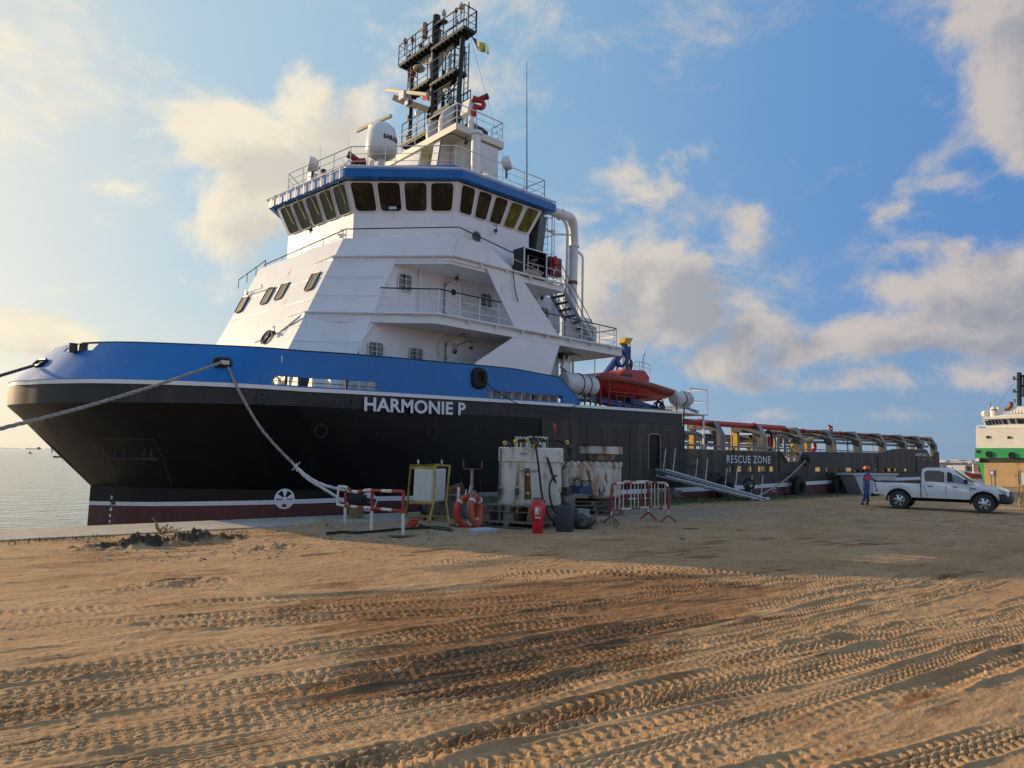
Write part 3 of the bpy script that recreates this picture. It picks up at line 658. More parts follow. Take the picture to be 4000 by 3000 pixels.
f2 = YP(1870, 1478, 21.64); oval('fairlead', f2, .56, .60, (0, -1, 0), .13, rubber)
f3 = Vector((4.14, 27.75, 4.82)); oval('fairlead', f3, .62, .30, (-.74, -.18, .66), .05, blackp)
mb = MB()
for dx in (0, .26): mb.lathe([(.11, 0), (.13, .1), (.12, .25), (.14, .30)], YP(285, 1368, 26.4)+Vector((dx, -dx*.6, -.08)))
mb.build('bow_roller', dkst, ship)
# marks painted on the hull
nm = YP(1418, 1603, YS-.06); MN = MX((nm.x, YS-.075, nm.z), (1, 0, .0215))
text('ship_name', 'HARMONIE P', .66, markw, ship, MN, .006, .018, 1.13, 1.03)
nm2 = YP(1000, 1574, 22.05); text('old_name_welds', 'BOURBON', .52, dgrey, ship, MX((nm2.x, 22.06, nm2.z), (1, -.112, .0)), .006, .006, 1.28, 1.05)
xA = 9.6
for (px, py, s_) in [(438, 1941, '2'), (436, 1963, '7M'), (435, 1986, '8'), (432, 2010, '6'), (430, 2033, '4'), (428, 2056, '2')]:
    p = YP(px-6, py+7, 27.15-.0*py); text('draught_mark', s_, .16, blackp if s_ == '7M' else markw, ship, MX((p.x-.06, p.y-.25, p.z), (.62, -.9, 0)), .01, .004)
for (px, py) in [(1110, 1948), (1436, 1960)]:
    c = YP(px, py, 22.55 if px < 1300 else 22.0); mb = MB(); x = Vector((1, -.17 if px < 1300 else -.09, 0)).normalized(); u = Vector((0, 0, 1)); o_ = x.cross(u)
    cc = c+o_*.05; rr = .33
    for k in range(4):
        a0 = R(45+90*k-12); a1 = R(45+90*k+12+0)
        # white sectors of the propeller sign
    ring = [cc+(x*math.cos(t)+u*math.sin(t))*rr for t in np.linspace(0, 2*math.pi, 37)[:-1]]; inn = [cc+(x*math.cos(t)+u*math.sin(t))*rr*.84 for t in np.linspace(0, 2*math.pi, 37)[:-1]]
    for i in range(36): j = (i+1) % 36; mb.face([ring[i], ring[j], inn[j], inn[i]])
    for k in range(5):
        a = R(90+72*k); w = R(17); w2 = R(8)
        mb.face([cc+o_*.004, cc+o_*.004+(x*math.cos(a-w)+u*math.sin(a-w))*rr*.86, cc+o_*.004+(x*math.cos(a)+u*math.sin(a))*rr*.9, cc+o_*.004+(x*math.cos(a+w)+u*math.sin(a+w))*rr*.86])
    mb.lathe([(.07, 0), (.07, .01)], cc, o_, 12); mb.build('thruster_mark', markw, ship)
# anchor in its pocket
mb = MB(); a = [YP(*q, 24.6) for q in ((375, 1713), (600, 1718), (640, 1800), (672, 1900), (458, 1896), (432, 1800))]
mb.tube([a[0], a[1]], .012, 4); mb.tube([a[0], a[5], a[4]], .012, 4); mb.tube([a[1], a[2], a[3]], .008, 4)
mb.build('anchor_pocket_rim', mat('rusty_edge', (.07, .045, .03), .8), ship)
c0 = YP(520, 1792, 23.9); mb = MB(); mb.box(c0, (1.5, .14, .07), Matrix.Rotation(R(-38), 3, 'Z'))
for dx in (-.55, -.3, .3, .5): q = c0+Matrix.Rotation(R(-38), 3, 'Z') @ Vector((dx, 0, .15)); mb.prism([q+Vector((-.07, 0, -.12)), q+Vector((.09, 0, -.12)), q+Vector((.02, 0, .2))], (.05, .1, 0))
mb.build('anchor', mat('anchor_dark', (.012, .011, .010), .7), ship)
for (px, py) in [(1247, 1683), (1680, 1690)]:
    c = YP(px, py, YS+.3 if px < 1400 else YS+.12); mb = MB(); mb.torus(c+Vector((0, -.12, 0)), .22, .018, (0, 1, 0), 24, 5); mb.build('hull_ring', mat('faint_hull_edge', (.03, .024, .02), .6), ship)

# ------------------------------------------------------------------ superstructure
def Bx(z): return 12.12+(z-7.19)*.4395
def Ax(z): return 11.43+(z-6.79)*.467
def Cx(z): return 15.84+(z-7.34)*.262
def PB(z): return Vector((Bx(z), 25.2, z))
def PA(z): return Vector((Ax(z), 32.4, z))
def PC(z): return Vector((Cx(z), YS, z))
def PQ(z, t=.5): return PB(z).lerp(PC(z), t)
YI = 23.42
Z1, Z2, ZT = 7.30, 9.78, 10.66
def line(pts, a, b): return [a.lerp(b, t) for t in pts]
m = MB()
for side in (0, 1):
    f = (lambda p: p) if side == 0 else mir
    q = [PQ(4.1), PB(4.1), PB(ZT), PQ(ZT)]
    if side: q = [Vector((p.x-.15, p.y, p.z)) for p in q]
    # solid chamfer panel with its thickness, slanting slightly
    lo = PQ(4.1, .49); hi = PQ(ZT, .52); m.mi = 0
    a = [f(p) for p in (PB(4.1), PQ(4.1, .49), PQ(Z2-.15, .53), PQ(Z2-.15, 1.0), PQ(ZT, 1.0), PB(ZT))]
    if side: a = [a[0]]+a[1:]
    m.face(a)
    m.face([f(p) for p in (PC(Z2-.15), (Vector((18.1, YS, Z2-.15))), Vector((19.95, YS, 9.79)), Vector((18.1, YS, 10.67)), PC(ZT))])
m.face([PA(4.1)-Vector((0, 0, 0)), PB(4.1), PB(ZT), PA(ZT)])
b0 = m.build('deckhouse_front', white, ship, smooth=0, solid=.06)
# inner house: recessed walls behind the two galleries
m = MB(); XE = 24.3
inn = lambda z: [PQ(z, .5)+Vector((.05, 0, 0)), Vector((XE, YI, z)), Vector((XE, 2*YC-YI, z)), mir(PQ(z, .5))+Vector((.05, 0, 0))]
for z0, z1 in ((4.1, Z1-.2), (Z1-.05, Z2-.1)):
    a, b = inn(z0), inn(z1)
    for i in range(3): m.face([a[i], a[i+1], b[i+1], b[i]])
m.face([Vector((18.2, YI+1.0, Z2)), Vector((XE, YI+1.0, Z2)), Vector((XE, YI+1.0, 11)), Vector((18.2, YI+1.0, 11))])
m.build('deckhouse_wall', white, ship, smooth=0)
# gallery decks with edge pipe
def deckpoly(z, xe, inset=0.0):
    pb, pc = PB(z), PC(z); return [Vector((pb.x+inset, pb.y, z)), Vector((pc.x, YS+.0+inset, z)), Vector((xe, YS+inset, z)), Vector((xe, 2*YC-YS, z)), mir(pc), mir(pb)]
m = MB(); m.prism(deckpoly(7.06, 26.95, .03), (0, 0, .36)); d1_ = m.build('gallery_deck', white, ship, smooth=0)
m = MB(); m.prism(deckpoly(9.52, 22.85, .03), (0, 0, .26)); d2_ = m.build('gallery_deck', white, ship, smooth=0)
for z, pts in ((7.42, None), (9.83, None)):
    m = MB(); pp = [PB(z)+Vector((-.10, -.04, 0)), PC(z)+Vector((-.04, -.10, 0)), Vector((26.9 if z < 8 else 22.8, YS-.1, z))]
    if z < 8: pp = [Vector((Bx(z)-.12, 28.0, z))]+pp
    else: pp = [Vector((Bx(z)-.12, 26.9, z))]+pp
    m.tube(fillet(pp, .2), .055, 8)
    for a, b in zip(pp, pp[1:]):
        n = int((b-a).length/1.5)
        for i in range(1, n+1): c = a.lerp(b, i/(n+.6)); m.box(c+Vector((.03, .04, -.06)), (.09, .12, .14))
    m.build('foam_pipe', white2, ship)
for (p, q) in [((-.12, 30.2), (-.12, 31.9))]:
    m = MB()
    for z in (6.2, 9.3): a = Vector((Ax(z)-.14, 31.9, z)); b = Vector((Ax(z)-.10, 30.3, z)); m.tube([a, b, b+Vector((-.15, -.3, .02))], .04, 6); m.box(a, (.12, .1, .2))
    m.tube([(Bx(6.55)-.3, 28.3, 6.5), (Bx(6.7)-.12, 26.6, 6.75), (Bx(7.2)-.1, 25.3, 7.3)], .045, 6)
    m.build('foam_pipe', white2, ship)
m = MB()
for z in (6.9, 8.0, 9.0):
    m.bar((Ax(z)-.055, 32.3, z), (Bx(z)-.055, 25.25, z), .018, .018)
m.build('weld_line', white2, ship)
m = MB()
for z in (6.25, 8.15, 8.95): m.bar(PB(z)+Vector((-.03, -.035, 0)), PQ(z, .48)+Vector((-.03, -.035, 0)), .014, .014)
m.build('weld_line', white2, ship)
# side buttresses in the plane of the ship's side
def pl(name, px, mt, Y=YS-.015, th=.06): return plate(name, [xz(x, y, Y) for x, y in px], [], Y, th, mt, ship)
pl('upper_buttress', [(1893, 1035), (2022, 1066), (2186, 1319), (2011, 1287)], white)
pl('lower_buttress', [(2003, 1318), (2184, 1350), (2146, 1475), (1850, 1430), (1862, 1412)], white)
pl('gap_shade_strip', [(1990, 1325), (2001, 1326), (1925, 1412), (1916, 1411)], mat('shaded_gap', (.05, .05, .05), .7), YS+.25, .05)  # dark strip standing in for the shaded gap by the lower buttress
# small windows
def window_front(t, z, w=.42, h=.62):       # in the raked front
    a = PA(z).lerp(PB(z), t); b = PA(z+h).lerp(PB(z+h), t); x = (PB(z)-PA(z)).normalized(); n = Vector((-1, 0, .4)).normalized()
    m = MB(); m.mi = 0; q = [a-x*w/2, a+x*w/2, b+x*w/2, b-x*w/2]; q = [p+n*.05 for p in q]; m.tube(fillet(q+[q[0], q[1]], .1), .035, 5)
    fr = m.build('window', dkst, ship); m = MB(); m.face([p-n*.01 for p in q]); m.build('pane', glassg, fr)
def tofront(px, py):
    # point of the photo on the raked front face
    d = _ray(px, py); p0 = np.array(PA(8)); nrm = np.cross(np.array(PB(8)-PA(8)), np.array(PA(10)-PA(8))); t = ((p0-CAM) @ nrm)/(d @ nrm); return Vector(CAM+d*t)
for (px, py) in [(952, 1193), (1052, 1160), (1108, 1142), (1227, 1104)]:
    c = tofront(px, py); x = (PB(8)-PA(8)).normalized(); u = (PB(9)-PB(8)).normalized(); n = x.cross(u); n = n if n.x < 0 else -n
    w, h = .62, .84; c = c+n*.10; q = [c-x*w/2-u*h/2, c+x*w/2-u*h/2, c+x*w/2+u*h/2, c-x*w/2+u*h/2]
    m = MB(); qq = fillet([(q[0]+q[1])/2]+[q[1], q[2], q[3], q[0]]+[(q[0]+q[1])/2], .12); m.tube(qq, .035, 5); fr = m.build('window', mat('window_rim_grey', (.10, .10, .09), .5), ship)
    m = MB(); m.face(qq[:-1]); m.build('pane', mat('curtained_pane', (.075, .09, .08), .45, var=.3, vs=2.5, spec=.3), fr); m = MB(); m.face([p+n*.006 for p in (q[0]+x*.03, q[0]+x*w*.42, q[3]+x*w*.30, q[3]+x*.03)]) if q[0].y > q[1].y else m.face([p+n*.006 for p in (q[1]-x*.03, q[1]-x*w*.42, q[2]-x*w*.30, q[2]-x*.03)]); m.build('recess_shade_patch', blackp, fr)  # dark trapezoid laid on each pane as the shade of a recess
def gwin(px0, py0, px1, py1, Y=YI, nm='window'):
    a = YP(px0, py0, Y); b = YP(px1, py1, Y); x0, x1 = a.x, b.x; z0 = YP((px0+px1)/2, py1-3, Y).z; z1 = YP((px0+px1)/2, py0+3, Y).z; r = .12
    m = MB(); pts = [Vector((x, Y-.03, z)) for x, z in rrect(x0, z0, x1, z1, r)]; m.tube(pts, .028, 5, closed=True); fr = m.build(nm, white2, ship)
    m = MB(); m.face([p+Vector((0, .012, 0)) for p in pts]); m.build('pane', glassg, fr)
    m = MB(); w = x1-x0
    for s_ in (0, 1): xx = x0+w*(.08+.55*s_); m.face([(xx, Y-.022, z0+.05), (xx+w*.3, Y-.022, z0+.05), (xx+w*.26, Y-.022, z1-.05), (xx+w*.04, Y-.022, z1-.05)])
    m.build('curtain', curt, fr)
    m = MB(); m.tube([((x0+x1)/2, Y-.10, z0-.04), ((x0+x1)/2, Y-.10, z1+.04)], .016, 4)
    for k in (.3, .68): m.tube([(x0-.05, Y-.10, z0+(z1-z0)*k), (x1+.05, Y-.10, z0+(z1-z0)*k)], .012, 4)
    m.build('window_guard', white2, fr)
gwin(1556, 1068, 1606, 1140); gwin(1876, 1145, 1918, 1206); gwin(1438, 1334, 1495, 1395); gwin(1598, 1357, 1650, 1410); gwin(2104, 1200, 2140, 1262)
def door(px, py, Y=YI, txt=None):
    c = YP(px, py, Y-.03); m = MB(); pts = [Vector((x, Y-.02, z)) for x, z in rrect(c.x-.42, c.z-.95, c.x+.42, c.z+.85, .18)]; m.prism(pts, (0, -.05, 0)); d = m.build('door', white, ship, smooth=0)
    m = MB(); m.lathe([(.13, 0), (.13, .02)], (c.x, Y-.07, c.z+.36), (0, -1, 0), 14); m.build('porthole', glassg, d)
    m = MB()
    for k in (-.6, 0, .6): m.box((c.x-.42, Y-.09, c.z+k), (.16, .03, .03))
    m.tube([(c.x-.46, Y-.09, c.z-.7), (c.x-.46, Y-.09, c.z+.65), (c.x-.2, Y-.09, c.z+.78)], .015, 4); m.build('latch', dkst, d)
    if txt: text('door_notice', txt, .09, red, ship, MX((c.x-.18, Y-.085, c.z+.62), (1, 0, 0)), .002)
door(1772, 1405, txt='KEEP\nCLOSED'); door(1768, 1175)
# pipes, lamps and small fittings on the gallery walls
m = MB()
m.tube(fillet([YP(1455, 1265, YI-.1), YP(1412, 1335, YI-.1), YP(1407, 1390, YI-.1)], .1), .05, 6)
m.tube(fillet([YP(1720, 1395, YI-.1), YP(1717, 1335, YI-.1), YP(1752, 1322, YI-.1), YP(1763, 1285, YI-.1)], .15), .04, 6)
m.tube([YP(1643, 1020, YI-.1), YP(1641, 1230, YI-.1)], .045, 6); m.tube([YP(1812, 1075, YI-.1), YP(1812, 1190, YI-.1)], .03, 6)
m.tube([YP(2170, 1150, YI-.1), YP(2170, 1300, YI-.1)], .05, 6); m.tube([YP(2183, 1150, YI-.1), YP(2185, 1300, YI-.1)], .03, 6)
m.build('wall_pipe', white, ship)
m = MB()
m.tube(spline([YP(1786, 1082, YI-.5), YP(1800, 1052, YI-.7), YP(1832, 1050, YI-.8), YP(1893, 1066, YI-.8)], 5), .02, 5)
m.tube(spline([YP(1800, 1310, YI-.7), YP(1835, 1298, YI-.8), YP(1900, 1306, YI-1.0), YP(1995, 1321, YI-1.2)], 5), .022, 5)
m.tube([YP(1785, 1350, 22.2), YP(1835, 1330, 22.2), YP(1862, 1338, 22.2)], .02, 5); m.tube([YP(1815, 1300, 22.2), YP(1820, 1330, 22.2)], .015, 4); m.tube([YP(1832, 1300, 22.2), YP(1832, 1330, 22.2)], .015, 4)
m.tube(spline([YP(2002, 1040, 21.6), YP(2006, 1080, 21.55), YP(2014, 1140, 21.55), YP(2024, 1180, 21.55)], 5), .022, 5)
m.build('deckhead_cable', blackp, ship)
def lamp(p, s=1.0):
    p = Vector(p); m = MB(); m.tube(fillet([p+Vector((0, .12, .28))*s, p+Vector((0, -.05, .32))*s, p+Vector((0, -.05, .1))*s], .08), .016*s, 5); m.lathe([(.07*s, .1*s), (.11*s, .02*s), (.02*s, .0)], p, seg=10)
    l = m.build('deck_lamp', blackp, ship); m = MB(); m.ball(p+Vector((0, 0, -.04*s)), .055*s, 8, (1, 1, 1.2)); m.build('lamp_glass', mat('amber_glass', (.35, .24, .12), .3), l)
for q in [(1784, 1092, YI-.5), (1840, 1365, 22.2), (2117, 1168, YI-.4), (1655, 1277, 23.2), (1570, 850, 24.9), (1936, 905, 22.9)]: lamp(YP(*q))
for q in [(1083, 1306), (1226, 905)]: lamp(tofront(*q)+Vector((-.15, 0, 0)))
m = MB(); m.box(YP(1857, 1088, YI-.1), (.42, .1, .3)); m.build('wall_box', mat('grey_box', (.25, .25, .22), .6), ship)
m = MB(); c = YP(1876, 1090, YI-.12)
a = YP(1858, 1074, YI-.12); b = YP(1892, 1106, YI-.12); m.tube([(a.x, a.y, a.z), (b.x, a.y, a.z), (b.x, a.y, b.z), (a.x, a.y, b.z)], .025, 4, closed=True); m.build('notice_frame', blackp, ship)
# wire coil hanging on the raked front
c = tofront(1046, 1320); m = MB(); x = (PB(8)-PA(8)).normalized(); u = (PB(9)-PB(8)).normalized(); n = x.cross(u).normalized(); n = n if n.x < 0 else -n
for k in range(7):
    m.torus(c+n*(.06+.025*(k % 3))+x*random.uniform(-.03, .03), .28+.03*math.sin(k*2.1), .025, n, 22, 5)
hc = m.build('cable_coil', mat('old_cable', (.03, .026, .022), .8, var=.4, vs=9)); tag(hc, 'black coil of cable hanging low on the white raked front of the big ship', 'cable coil')
# ---- wheelhouse
wb = [Vector((14.1, 31.45, 12.25)), Vector((14.6, 26.25, 12.25)), Vector((17.62, 23.12, 12.25)), Vector((21.9, 23.12, 12.25))]
wt = [Vector((13.45, 31.45, 13.42)), Vector((14.05, 26.0, 13.42)), Vector((17.4, 22.72, 13.42)), Vector((22.35, 22.72, 13.42))]
wbase = [Vector((p.x, p.y, 9.75)) for p in wb]
def full(r): return r+[mir(p)+Vector((-.3 if i > 1 else -.35, 0, 0)) for i, p in reversed(list(enumerate(r)))][:3]
m = MB()
ring0, ring1, ring2 = [full(r)[:7] for r in (wbase, wb, wt)]
# starboard side mirrored from the port corners
def ring(r): return [r[0], r[1], r[2], r[3], Vector((r[3].x, 2*YC-r[3].y, r[3].z)), Vector((r[2].x-.5, 2*YC-r[2].y, r[2].z))]
r0, r1, r2 = ring(wbase), ring(wb), ring(wt)
for i in range(6):
    j = (i+1) % 6; m.face([r0[i], r0[j], r1[j], r1[i]]); m.face([r1[i], r1[j], r2[j], r2[i]])
m.build('wheelhouse', white, ship, smooth=0)
def wins(i, n, e0, e1, gap, last=None):
    a, b, c, d = r1[i], r1[i+1], r2[i+1], r2[i]
    nrm = (b-a).cross(d-a).normalized(); nrm = nrm if nrm.dot(Vector((-1, -1, 0))) > 0 else -nrm
    for k in range(n):
        t0 = e0+(1-e0-e1)*(k/n)+gap/2; t1 = e0+(1-e0-e1)*((k+1)/n)-gap/2
        lo, hi = .03, .965
        P_ = lambda t, s_: (a.lerp(b, t)).lerp(d.lerp(c, t), s_)
        q = [P_(t0, lo), P_(t1, lo), P_(t1, hi), P_(t0, hi)]; q = [p+nrm*.03 for p in q]
        mid = (q[0]+q[1])/2; loop = fillet([mid, q[1], q[2], q[3], q[0], mid], .19)[:-1]
        m = MB(); m.tube(loop, .022, 6, closed=True); fr = m.build('wheelhouse_window', white, ship)
        m = MB(); m.face([p-nrm*.012 for p in loop]); m.build('pane', (mat('green_lit_glass', (.11, .105, .022), .12, var=.6, vs=3, vstretch=(1, 1, .5), spec=.3) if (i == 2 and k >= 3) else glass) if i else mat('sea_lit_glass', (.045, .055, .038), .1, var=.3, vs=12, bump=.25, bs=9), fr)  # paler glass colours paint in light on front and aftermost panes
        m = MB(); w0 = P_((t0+t1)/2+.01, hi)+nrm*.09
        if i == 0:
            m.bar(P_(t0*.3+t1*.7, hi)+nrm*.12, P_(t0*.2+t1*.8, lo+.3)+nrm*.08, .035); m.bar(P_(t0*.3+t1*.7, hi)+nrm*.12, P_(t0*.3+t1*.7, hi+.12)+nrm*.1, .06)
        else: m.bar(w0, P_((t0+t1)/2+.02, lo+.45)+nrm*.05, .012)
        m.build('wiper', mat('brass_wiper', (.32, .25, .12), .5) if i == 0 else dkst, fr)
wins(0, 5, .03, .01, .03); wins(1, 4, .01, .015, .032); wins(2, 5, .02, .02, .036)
m = MB(); c = YP(1534, 812, 24.6); m.box(c, (.32, .02, .12), Matrix.Rotation(R(-47), 3, 'Z')); m.build('window_notice', mat('pale_paper', (.45, .52, .55), .6), ship)
# blue visor and roof
def off(r, d, z): 
    c = Vector((18.5, YC, 0)); out = []
    for p in r: q = Vector((p.x-c.x, p.y-c.y, 0)); out.append(Vector((p.x+q.x/abs(q.x or 1)*d*.9 if abs(q.x) > 1.5 else p.x, p.y+q.y/abs(q.y or 1)*d, z)))
    return out
o0 = off(r2, .10, 13.42); o1 = off(r2, .30, 13.47); o2 = off(r2, .30, 13.80); o3 = off(r2, -.25, 14.22)
for k in (3, 4):
    for o_ in (o0, o1, o2, o3): o_[k].x = 22.95 if o_ is not o0 else 22.5
m = MB()
for A_, B_ in ((o0, o1), (o1, o2), (o2, o3)):
    for i in range(6): j = (i+1) % 6; m.face([A_[i], A_[j], B_[j], B_[i]])
m.build('visor', mat('visor_blue', (.008, .13, .42), .32, var=.15, vs=1.5, bump=.15, bs=1.5, bdist=.03), ship, smooth=0)
m = MB(); m.face(o3); m.build('wheelhouse_roof', deckm, ship)
m = MB(); pr = [p+Vector((0, 0, .02)) for p in off(r2, .36, 13.86)]; pr[3].x = 22.9; pr[4].x = 22.9
m.tube([pr[5], pr[0], pr[1], pr[2], pr[3]], .042, 6)
for a, b in ((pr[0], pr[1]), (pr[1], pr[2]), (pr[2], pr[3])):
    for t in (.12, .37, .62, .87): m.ball(a.lerp(b, t), .06, 6)
m.build('visor_pipe', white2, ship)
m = MB(); 
for t in np.linspace(.06, .96, 9): m.bar(o1[0].lerp(o1[1], t)+Vector((-.05, 0, -.08)), o2[0].lerp(o2[1], t)+Vector((-.06, 0, .02)), .03)
m.build('visor_bracket', white2, ship)
# walkway rail round the wheelhouse
zz = ZT-.05
railing([Vector((PA(ZT).x+.1, 32.2, zz-.25)), Vector((PB(ZT).x+.12, 25.3, zz)), Vector((PC(ZT).x+.1, YS+.1, zz)), Vector((22.7, YS+.1, zz-.85))], .5, 2, .02, 1.6, parent=ship, mtop=blackp, name='walkway_railing')
railing([Vector((Ax(10.6)+.05, 31.9, 10.55)), Vector((Ax(10.6)+.1, 35.2, 10.2))], .45, 1, .02, 1.2, parent=ship, mtop=blackp, m=blackp, name='walkway_railing')
# gallery rail, upper
za = Z1+.13
railing([PQ(za, .55)+Vector((.0, .0, 0)), PQ(za, .70)+Vector((.04, .04, 0)), PC(za)+Vector((.05, .06, 0)), Vector((20.0, YS+.06, za))], 1.0, 3, .022, 1.15, parent=ship, mtop=blackp, name='gallery_railing')
railing([Vector((21.6, YS+.08, za-.02)), Vector((26.6, YS+.08, za-.05)), Vector((26.8, YS+.4, za-.05)), Vector((26.8, YS+6, za-.05))], 1.0, 3, .022, 1.25, parent=ship, mtop=blackp, name='gallery_railing')
railing([Vector((20.6, YS+.08, 9.78)), Vector((22.7, YS+.08, 9.78)), Vector((22.75, YS+3, 9.78))], 1.0, 3, .02, 1.0, parent=ship, mtop=blackp, name='gallery_railing')
# air conditioner, locker and red box
c = YP(1848, 925, YS+.55); m = MB(); m.box(c, (.75, .3, .62)); ac = m.build('air_conditioner', mat('appliance_white', (.68, .68, .66), .5, var=.05), ship, bevel=.02)
m = MB(); m.lathe([(.22, 0), (.22, .03)], c+Vector((.05, -.15, -.02)), (0, -1, 0), 20); fan = m.build('fan_grille', dkst, ac)
m = MB(); a = YP(2042, 980, YS+.1); b = YP(2128, 1062, YS+.1); mm = MB(); zc = (a.z+b.z)/2-.12
for (x0, x1, z0, z1) in ((a.x, b.x, zc+.55, zc+.62), (a.x, b.x, zc-.62, zc-.55), (a.x, a.x+.07, zc-.6, zc+.6), (b.x-.07, b.x, zc-.6, zc+.6)): mm.box(((x0+x1)/2, YS+.35, (z0+z1)/2), (x1-x0, .7, z1-z0))
mm.box(((a.x+b.x)/2, YS+.7, zc), (b.x-a.x, .05, 1.2)); lk = mm.build('open_locker', blackp, ship)
mm = MB(); mm.tube(fillet([(a.x, YS, zc-.6), (a.x, YS, zc+.6), (b.x, YS, zc+.6), (b.x, YS, zc-.6)], .1), .03, 5); mm.build('locker_frame', white, lk)
for k in range(4): mm = MB(); mm.torus((b.x-.45, YS+.3, zc-.4+.22*k), .13, .02, (0, 0, 1), 14, 5); mm.build('hose_coil', silver, lk)
c = YP(2160, 1045, YS+.3); m = MB(); m.box(c, (.75, .4, .85)); m.build('red_box', redd, ship, bevel=.02)
c = YP(2170, 1022, YS+.05); m = MB(); m.lathe([(.09, -.2), (.13, -.15), (.13, .15), (.05, .2), (.05, .26)], c, seg=12); sl = m.build('smoke_float', red, ship)
m = MB(); m.tube([c+Vector((0, 0, -.2)), c+Vector((.05, -.02, -.35)), c+Vector((-.1, -.02, -.42)), c+Vector((-.1, -.02, -.6))], .025, 5); m.build('float_bracket', white2, ship)
# bracketed raft shelf under the locker
m = MB(); m.prism([YP(2040, 1062, YS-.02), YP(2062, 1048, YS-.3), YP(2100, 1060, YS-.3), YP(2122, 1082, YS-.02)], (0, .1, -.05)); m.build('locker_shelf', white2, ship)
# aft stair between the decks
def stair(name, a, b, w, n, mt, tread, parent, up=True):
    a, b = Vector(a), Vector(b); s_ = thing_part(name, parent) if False else None
    m = MB()
    for dy in (0, w): m.bar(a+Vector((0, dy, 0)), b+Vector((0, dy, 0)), .05, .2)
    st = m.build(name, mt, parent)
    for k in range(n):
        c = a.lerp(b, (k+.5)/n); m = MB(); m.box(c+Vector((0, w/2, 0)), (.26, w, .04)); m.build('tread', tread, st)
    m = MB()
    for dy in (-.02, w+.02):
        for hh in (.5, .95): m.tube([a+Vector((0, dy, hh)), b+Vector((0, dy, hh))], .02, 5)
        for t in (0, .5, 1): c = a.lerp(b, t); m.tube([c+Vector((0, dy, 0)), c+Vector((0, dy, .95))], .018, 4)
    m.build('handrail', blackp, st); return st
sa = YP(2195, 1125, 22.1); sb = YP(2320, 1300, 22.1)
stair('stairway', (sa.x-.2, 22.0, sa.z+.1), (sb.x-.2, 22.0, 7.45), .85, 9, mat('stair_blue_grey', (.16, .19, .24), .5), mat('tread_black_yellow', (.05, .045, .03), .6), ship)
# canvas-covered box between the decks
m = MB(); a = YP(2215, 1290, 22.3); b = YP(2335, 1350, 22.3); m.box(((a.x+b.x)/2, 22.5, 7.95), (b.x-a.x, .25, .95)); m.build('deck_screen', mat('screen_white', (.5, .49, .45), .6, var=.1, vs=2, rust=(.3, 3, (.2, .12, .06))), ship)
# pillar below the gallery and floodlight
for px in (2222,):
    c = YP(px, 1420, 23.0); m = MB(); m.lathe([(.24, 4.1), (.24, 7.06)], (c.x, 23.2, 0), seg=14); m.build('pillar', white2, ship)
    m = MB(); m.tube([(c.x+.5, 23.2, 4.1), (c.x+.5, 23.2, 7.1)], .06, 8); m.tube([(c.x+1.3, 22.5, 4.1), (c.x+1.3, 22.5, 7.1)], .025, 6); m.build('standpipe', white2, ship)
c = YP(2208, 1432, 22.4); m = MB(); m.box(c, (.45, .2, .35), Matrix.Rotation(R(25), 3, 'Y')); m.tube([c, c+Vector((0, .1, .5))], .03, 5); m.build('floodlight', white2, ship)
m = MB(); m.tube(spline([YP(2180, 1340, 22.6), YP(2230, 1378, 22.8), YP(2290, 1395, 23.5)], 5), .03, 5); m.tube([YP(2215, 1388, 22.8), YP(2310, 1372, 23.4)], .025, 5); m.box(YP(2200, 1390, 22.7), (.35, .3, .3)); m.build('deckhead_cable', blackp, ship)
# ---- big fire-fighting pipe over the roof and down the after end
m = MB(); ptop = fillet([YP(1890, 693, 22.9), YP(2020, 765, 22.9), YP(2190, 838, 23.0), YP(2236, 850, 23.3), YP(2242, 930, 23.6), (YP(2242, 930, 23.6).x, 23.7, 9.0)], .9, 8)
m.tube(ptop, .23, 14)
for p in (YP(2005, 757, 22.9), YP(2190, 838, 23.0)): m.lathe([(.29, -.06), (.29, .06)], p, (1, 0, -.35), 14)
x_ = YP(2242, 930, 23.6).x; m.lathe([(.28, -.04), (.28, .04)], (x_, 23.6, 12.6), seg=14); m.tube([(x_, 23.7, 9.2), (x_, 23.7, 7.3)], .33, 14)
m.build('fire_main_pipe', white2, ship)
m = MB(); m.lathe([(.255, -.08), (.255, .08)], (x_, 23.66, 10.75), seg=14); m.build('red_flange', redd, ship)
m = MB(); m.tube(fillet([(22.9, 23.2, 13.75), YP(2205, 858, 23.1), YP(2218, 900, 23.1), (YP(2218, 900, 23.1).x, 23.2, 7.4)], .3), .07, 8); m.tube(fillet([(x_, 23.6, 12.5), (x_+.45, 23.4, 12.2), (x_+.45, 23.4, 7.4)], .2), .06, 8); m.tube([YP(2130, 893, 23.3), YP(2165, 915, 23.3), YP(2240, 918, 23.5)], .05, 6)
m.tube([YP(2160, 900, 23.2), YP(2160, 905, 23.2)], .12, 8); m.build('small_pipe', white2, ship)
